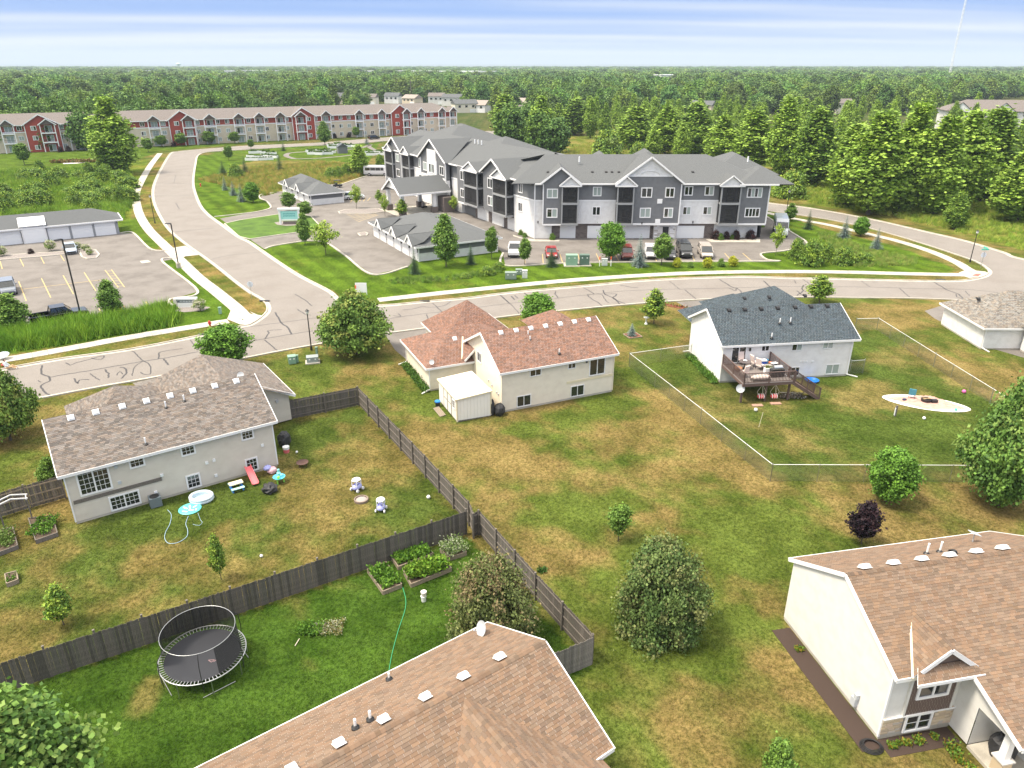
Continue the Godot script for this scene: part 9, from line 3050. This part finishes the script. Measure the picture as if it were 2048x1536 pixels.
func build_tall_grass() -> void:
	var r := RandomNumberGenerator.new()
	r.seed = 19
	var tall := tuft_mesh(46, 1.0, 0.2, 0.03, 2)
	var where := []
	var cols := PackedColorArray()
	fill(pl([-57.81,-72.05,-54.52,-73.17,-50.68,-74.7,-47.1,-77.1,-42.7,-79.7,-39.8,-81.9,-41,-84.8,-43,-87.3,-44.1,-85.5,-46.1,-83.8,-49.8,-82.1,-53.5,-79.6,-57,-77.1,-60,-75.3]), 0.33, 1.3, 2.0, where, cols, [Color(0.189, 0.348, 0.0362), Color(0.145, 0.29, 0.0362), Color(0.246, 0.392, 0.0435)], r)
	scatter("tall_grass", "tall bright green reed grass along the edge of the left parking lot", "grass", tall, M.blade, where, cols)
	where = []
	cols = PackedColorArray()
	fill(pl([-175.8,-207.3,-126.5,-219.8,-107.7,-214.4,-85.2,-168.4,-76.5,-145.2,-87.1,-153.2,-100.5,-145.2,-115,-131.3]), 0.85, 0.9, 1.7, where, cols, [Color(0.217, 0.362, 0.0435), Color(0.29, 0.406, 0.058), Color(0.16, 0.275, 0.0435)], r)
	fill(pl([-82.5,-199.7,-76.9,-225.4,-59.8,-237.5,-43.5,-228.9,-40.3,-211.3,-44.3,-194.3,-54.8,-182,-57.7,-173.2]), 0.8, 0.7, 1.2, where, cols, [Color(0.348, 0.348, 0.087), Color(0.246, 0.319, 0.058), Color(0.435, 0.348, 0.102)], r)
	fill(pl([59.2,-171.8,67.4,-163.2,77.2,-147.2,82.4,-128.9,85.7,-109.9,110.5,-145.2,102.5,-175.3,79.6,-209.3,71.3,-209.3]), 0.8, 0.6, 1.0, where, cols, [Color(0.29, 0.392, 0.058), Color(0.377, 0.42, 0.087), Color(0.232, 0.348, 0.0508)], r)
	fill(pl([14.5,-258.2,30.5,-301.5,51.1,-255.2,46.5,-231.3,13.4,-237.5]), 0.9, 0.6, 1.0, where, cols, [Color(0.435, 0.406, 0.116), Color(0.319, 0.377, 0.0725)], r)
	fill(pl([55.3,-133.2,59.2,-132.1,58.9,-119.6,63.9,-114.1,61.3,-109.9,54.1,-108.7,48.5,-109.9,51.4,-119.6]), 0.45, 0.35, 0.7, where, cols, [Color(0.203, 0.319, 0.058), Color(0.29, 0.348, 0.087)], r)
	fill(pl([-17.6,-100.6,-15.7,-102.7,-10.3,-102.7,-5.8,-104.7,-3.1,-107.6,-1.2,-109.2,-1.4,-104.7,-5.7,-102,-11.8,-99.7,-16.1,-99]), 0.45, 0.35, 0.65, where, cols, [Color(0.145, 0.261, 0.0435), Color(0.203, 0.29, 0.0725)], r)
	scatter("meadow_grass", "tall wild grass of the meadows round the apartments", "grass", tall, M.blade, where, cols)

func small_house(label: String, at: Vector3, turn: float, w: float, d: float, h: float, wall: Material, roof: Material) -> void:
	var o := thing("house", label, "house", at, turn, "far houses among the trees")
	blk(o, "wall", Vector3(0, h / 2, 0), Vector3(w, h, d), wall)
	var y := h
	var rise := d * 0.28
	var mb := MB.new()
	mb.prism(Transform3D(Basis(Vector3.UP, PI / 2), Vector3(-w / 2 - 0.4, y - 0.1, 0)), [Vector2(-d / 2 - 0.5, 0), Vector2(d / 2 + 0.5, 0), Vector2(0, rise)], w + 0.8)
	part(o, "roof", mb, roof)
	for x in [-0.3, 0.0, 0.3]:
		blk(o, "window", Vector3(w * x, h * 0.7, d / 2 + 0.03), Vector3(1.5, 1.3, 0.06), M.pane)
	blk(o, "garage_door", Vector3(w * 0.3, 1.1, d / 2 + 0.02), Vector3(4.2, 2.2, 0.05), M.white_trim)

func build_far() -> void:
	var r := RandomNumberGenerator.new()
	r.seed = 31
	var walls := [M.cream_siding, M.white_siding, M.beige_siding, M.pale_siding]
	var roofs := [M.taupe_roof, M.grey_roof, hue("far_roof", 0.3, 0.26, 0.23, 0.95)]
	var spots_far := [Vector3(-334.44, 0, -553.4), Vector3(-293.22, 0, -514.75), Vector3(-271.6, 0, -500.73), Vector3(-241.47, 0, -514.75), Vector3(-293.84, 0, -618.14), Vector3(-222.45, 0, -553.4), Vector3(-237.87, 0, -537.28), Vector3(-210.97, 0, -618.14), Vector3(-217.27, 0, -662.25), Vector3(-138.36, 0, -588.66), Vector3(-131.03, 0, -608), Vector3(-124.15, 0, -608), Vector3(-109.61, 0, -598.18), Vector3(-93.23, 0, -618.14), Vector3(-76.26, 0, -602.07), Vector3(-57.29, 0, -602.07), Vector3(-30.21, 0, -498.01), Vector3(-21.43, 0, -500.73), Vector3(-169.86, 0, -545.22), Vector3(-43.46, 0, -579.44), Vector3(8.19, 0, -529.56), Vector3(3.8, 0, -420.19), Vector3(117.23, 0, -481.04), Vector3(182.87, 0, -537.22), Vector3(206.03, 0, -491.8), Vector3(247.34, 0, -506.08)]
	var heads := ["cream", "white", "beige", "pale"]
	for i in spots_far.size():
		var p: Vector3 = spots_far[i]
		small_house("%s two storey house among the trees beyond the apartments" % heads[i % 4], p, r.randf_range(-50, 50), r.randf_range(11, 15), r.randf_range(8, 10), r.randf_range(4.5, 6.0), walls[i % 4], roofs[i % 3])
	# long pale building behind the wood on the right
	var b := thing("apartment_building", "white apartment building with brown grey roof behind the poplar wood", "building", Vector3(197.85, 0, -351.5), -16)
	blk(b, "wall", Vector3(28, 4.6, -9), Vector3(60, 9.2, 18), M.white_siding)
	plain_roof(b, "roof", hip_faces(-3, 59, 0.8, -18.8, 9.0, 0.45), M.taupe_roof)
	for x in [3.0, 20.0, 40.0]:
		var mb := MB.new()
		mb.prism(Transform3D(Basis.IDENTITY, Vector3(x, 9.0, -6.0)), [Vector2(-4.4, 0), Vector2(4.4, 0), Vector2(0, 3.4)], 7.6)
		part(b, "gable", mb, M.white_trim)
		plain_roof(b, "gable_roof", [[Vector3(x - 4.7, 8.95, 1.9), Vector3(x, 12.65, 1.9), Vector3(x, 12.65, -8), Vector3(x - 4.7, 8.95, -1)], [Vector3(x, 12.65, 1.9), Vector3(x + 4.7, 8.95, 1.9), Vector3(x + 4.7, 8.95, -1), Vector3(x, 12.65, -8)]], M.taupe_roof)
		blk(b, "bay", Vector3(x, 4.5, 0.8), Vector3(8.4, 9.0, 1.6), M.white_siding)
	for x in 14:
		for y in [1.0, 4.0, 7.0]:
			blk(b, "window", Vector3(1.0 + x * 4.0, y + 0.8, 1.65 if absf(x * 4.0 - 2) < 5 or absf(x * 4 - 19) < 4.5 or absf(x * 4 - 39) < 4.5 else 0.05), Vector3(1.6, 1.6, 0.06), M.pane)
	# pale warehouses on the plain
	for a in [[Vector3(-1614.44, 0, -2710.72), 60.0], [Vector3(-805.54, 0, -1727.59), 34.0], [Vector3(-561.65, 0, -1727.59), 110.0], [Vector3(-557.72, 0, -1727.59), 90.0], [Vector3(-242.04, 0, -1624.19), 110.0], [Vector3(-142.5, 0, -1583.55), 160.0], [Vector3(-103.59, 0, -1461.54), 70.0], [Vector3(-71.3, 0, -1520.12), 90.0], [Vector3(0.23, 0, -3009.54), 70.0], [Vector3(33.73, 0, -3009.54), 130.0], [Vector3(351.6, 0, -2110.86), 60.0], [Vector3(194.83, 0, -998.07), 26.0], [Vector3(465.79, 0, -2373.66), 22.0]]:
		var o := thing("warehouse", "pale flat roofed building far out among the trees", "building", a[0], r.randf_range(-10, 10), "pale buildings on the plain")
		blk(o, "wall", Vector3(0, 8, 0), Vector3(a[1], 16, 30), M.white_siding)
		blk(o, "roof", Vector3(0, 16.2, 0), Vector3(a[1] + 1, 0.5, 31), M.white_metal)
	# mast, water tower, poles
	var base := Vector3(919.09, 0, -1675.33)
	var tall := 205.0 * (-base.z) / 1650.0
	var o := thing("radio_mast", "tall pale lattice radio mast rising above the woods", "mast", base)
	for i in 3:
		var a := TAU * i / 3.0
		var k := Vector3(cos(a), 0, sin(a)) * 2.2
		rod(o, "mast_leg", [k, k * 0.7 + Vector3.UP * tall], 0.45, M.white_metal, 4)
	for i in 26:
		var y := tall * (i + 0.5) / 26.0
		for q in 3:
			var a := TAU * q / 3.0
			var c := TAU * (q + 1) / 3.0
			rod(o, "brace", [Vector3(cos(a) * 2, y - tall / 56, sin(a) * 2), Vector3(cos(c) * 2, y + tall / 56, sin(c) * 2)], 0.25, M.white_metal, 3)
	for y in [tall * 0.83, tall * 0.99]:
		turn_of(o, "antenna_ring", Vector3(0, y, 0), [Vector2(3, 0), Vector2(5.5, 1), Vector2(5.5, 5), Vector2(3, 6)], M.white_metal, 8)
	o = thing("water_tower", "pale water tower on the horizon above the trees", "water tower", Vector3(-1561.78, 0, -3752.25)).get_node(".")
	o.scale = Vector3.ONE * 0.6
	turn_of(o, "stem", Vector3.ZERO, [Vector2(6, 0), Vector2(4, 4), Vector2(4, 38)], M.white_metal)
	turn_of(o, "tank", Vector3(0, 38, 0), [Vector2(4, 0), Vector2(18, 6), Vector2(20, 12), Vector2(16, 18), Vector2(0, 21)], hue("tank_blue", 0.55, 0.68, 0.75))
	for a in [[Vector3(-213.32, 0, -542.02), 12.79, 0.87], [Vector3(-80.37, 0, -628.61), 16.42, 1.01], [Vector3(28.65, 0, -674.26), 15.78, 1.08], [Vector3(832.28, 0, -1539.09), 16.68, 2.58]]:
		o = thing("utility_pole", "wooden utility pole standing above the far trees", "pole", a[0], 20, "utility poles along the far road")
		rod(o, "pole", [Vector3.ZERO, Vector3(0, a[1], 0)], 0.28, M.old_wood)
		blk(o, "crossarm", Vector3(0, a[1] * 0.93, 0), Vector3(3.4, 0.25, 0.25), M.old_wood)
	var py := [Vector3(107.56, 0, -756.37), 15.74, 1.45]
	o = thing("power_pylon", "grey steel lattice power pylon among the far trees", "pylon", py[0])
	for x in [-1.0, 1.0]:
		for z in [-1.0, 1.0]:
			rod(o, "pylon_leg", [Vector3(x * 2.4, 0, z * 2.4), Vector3(x * 0.5, py[1], z * 0.5)], 0.22, M.metal, 4)
	for y in [0.62, 0.76, 0.9]:
		blk(o, "crossarm", Vector3(0, py[1] * y, 0), Vector3(11, 0.5, 0.8), M.metal)
	var p0 := Vector3(-409.26, 0, -598.18)
	var p1 := [Vector3(-213.32, 0, -542.02), 12.79, 0.87]
	var p2 := [Vector3(-80.37, 0, -628.61), 16.42, 1.01]
	var p3 := [Vector3(28.65, 0, -674.26), 15.78, 1.08]
	for k in 3:
		var off := Vector3(0, -1.6 * k, 0)
		var mb := MB.new()
		for q in [[p0 + Vector3(0, p1[1], 0), p1[0] + Vector3(0, p1[1], 0)], [p1[0] + Vector3(0, p1[1], 0), p2[0] + Vector3(0, p2[1], 0)], [p2[0] + Vector3(0, p2[1], 0), p3[0] + Vector3(0, p3[1], 0)]]:
			var line := []
			for i in 13:
				var t := i / 12.0
				line.append(q[0].lerp(q[1], t) + off + Vector3(0, -5.0 * sin(t * PI), 0))
			mb.tube(line, 0.04, 0.04, 3)
		solo("power_line", mb, M.metal, "thin power line strung above the houses, cable %s" % ["top", "middle", "lowest"][k], "power line")
	build_forest(r, spots_far)

func build_forest(r: RandomNumberGenerator, keep: Array) -> void:
	# the trees between the houses that can be told apart, then the far woods as one mass
	var rows := [[], [], []]
	var cols := [PackedColorArray(), PackedColorArray(), PackedColorArray()]
	var nz := FastNoiseLite.new()
	nz.seed = 6
	nz.frequency = 0.0035
	var clear := [PackedVector2Array(pl([-292.2,-231.3,-150.7,-274,-122.1,-409.7,-45.6,-577.4,-7.1,-463,-2.5,-274,13.7,-244,24.8,-449.5,146.8,-482.1,250,-445.2,315.9,-355.8,54.49,-51.3,-76.19,-51.3])), PackedVector2Array(pl([303.4,-563.1,571.5,-827.2,201.5,-283.8,179.3,-327.8]))]
	var singles := 0
	var z := -215.0
	var a := 0.0
	while z > -5200.0:
		var step := clampf(-z * 0.028, 9.5, 75.0)
		var half := -z * 0.80
		var x := -half - r.randf() * step
		while x < half:
			x += step * r.randf_range(0.55, 1.35)
			var p := Vector2(x, z + r.randf_range(-0.5, 0.5) * step)
			if Geometry2D.is_point_in_polygon(p, clear[0]) or Geometry2D.is_point_in_polygon(p, clear[1]):
				continue
			var dense := nz.get_noise_2dv(p)
			if p.y > -560.0 and p.x < 60.0 and r.randf() < 0.42:
				continue
			if p.y < -700.0 and dense < -0.32 and r.randf() < 0.8:
				continue
			var bad := false
			if p.y > -900.0:
				for h in keep:
					var d := Vector2(p.x - h.x, p.y - h.z)
					# open ground round each house and on its street side
					if d.length() < 15.0 or (absf(d.x + d.y * h.x / h.z) < 11.0 and d.y > 0.0 and d.y < 75.0):
						bad = true
						break
			if bad:
				continue
			var grow := maxf(1.0, step / 11.5)
			var tall := r.randf_range(8.5, 15.5)
			var s := Vector3(grow * r.randf_range(0.8, 1.15), tall / 12.0 * lerpf(1.0, minf(grow, 1.5), 0.35), 1.0)
			s.z = s.x
			var k := r.randi() % 3
			if singles < 130 and p.y > -430.0:
				singles += 1
				tree("broadleaf_%d" % k, "broadleaf_tree", "rounded green tree among the houses beyond the apartments", "tree", [v3(p), tall, kinds["broadleaf_%d" % k][3] * s.x], "trees among the far houses")
				continue
			rows[k].append(Transform3D(Basis(Vector3.UP, r.randf() * TAU) * Basis.from_scale(s), v3(p)))
			var t := r.randf_range(0.75, 1.5)
			cols[k].append(Color(t * r.randf_range(0.9, 1.25), t, t * r.randf_range(0.85, 1.15)))
		z -= step * 0.8
	for k in 3:
		scatter("far_wood", ["dark rounded trees of the wood", "mid green oval trees of the wood", "broad mixed trees of the wood"][k] + " that reaches to the horizon", "woods", kinds["broadleaf_%d" % k][1], M.leaf, rows[k], cols[k])
	print("far trees ", rows[0].size() + rows[1].size() + rows[2].size(), " singles ", singles)
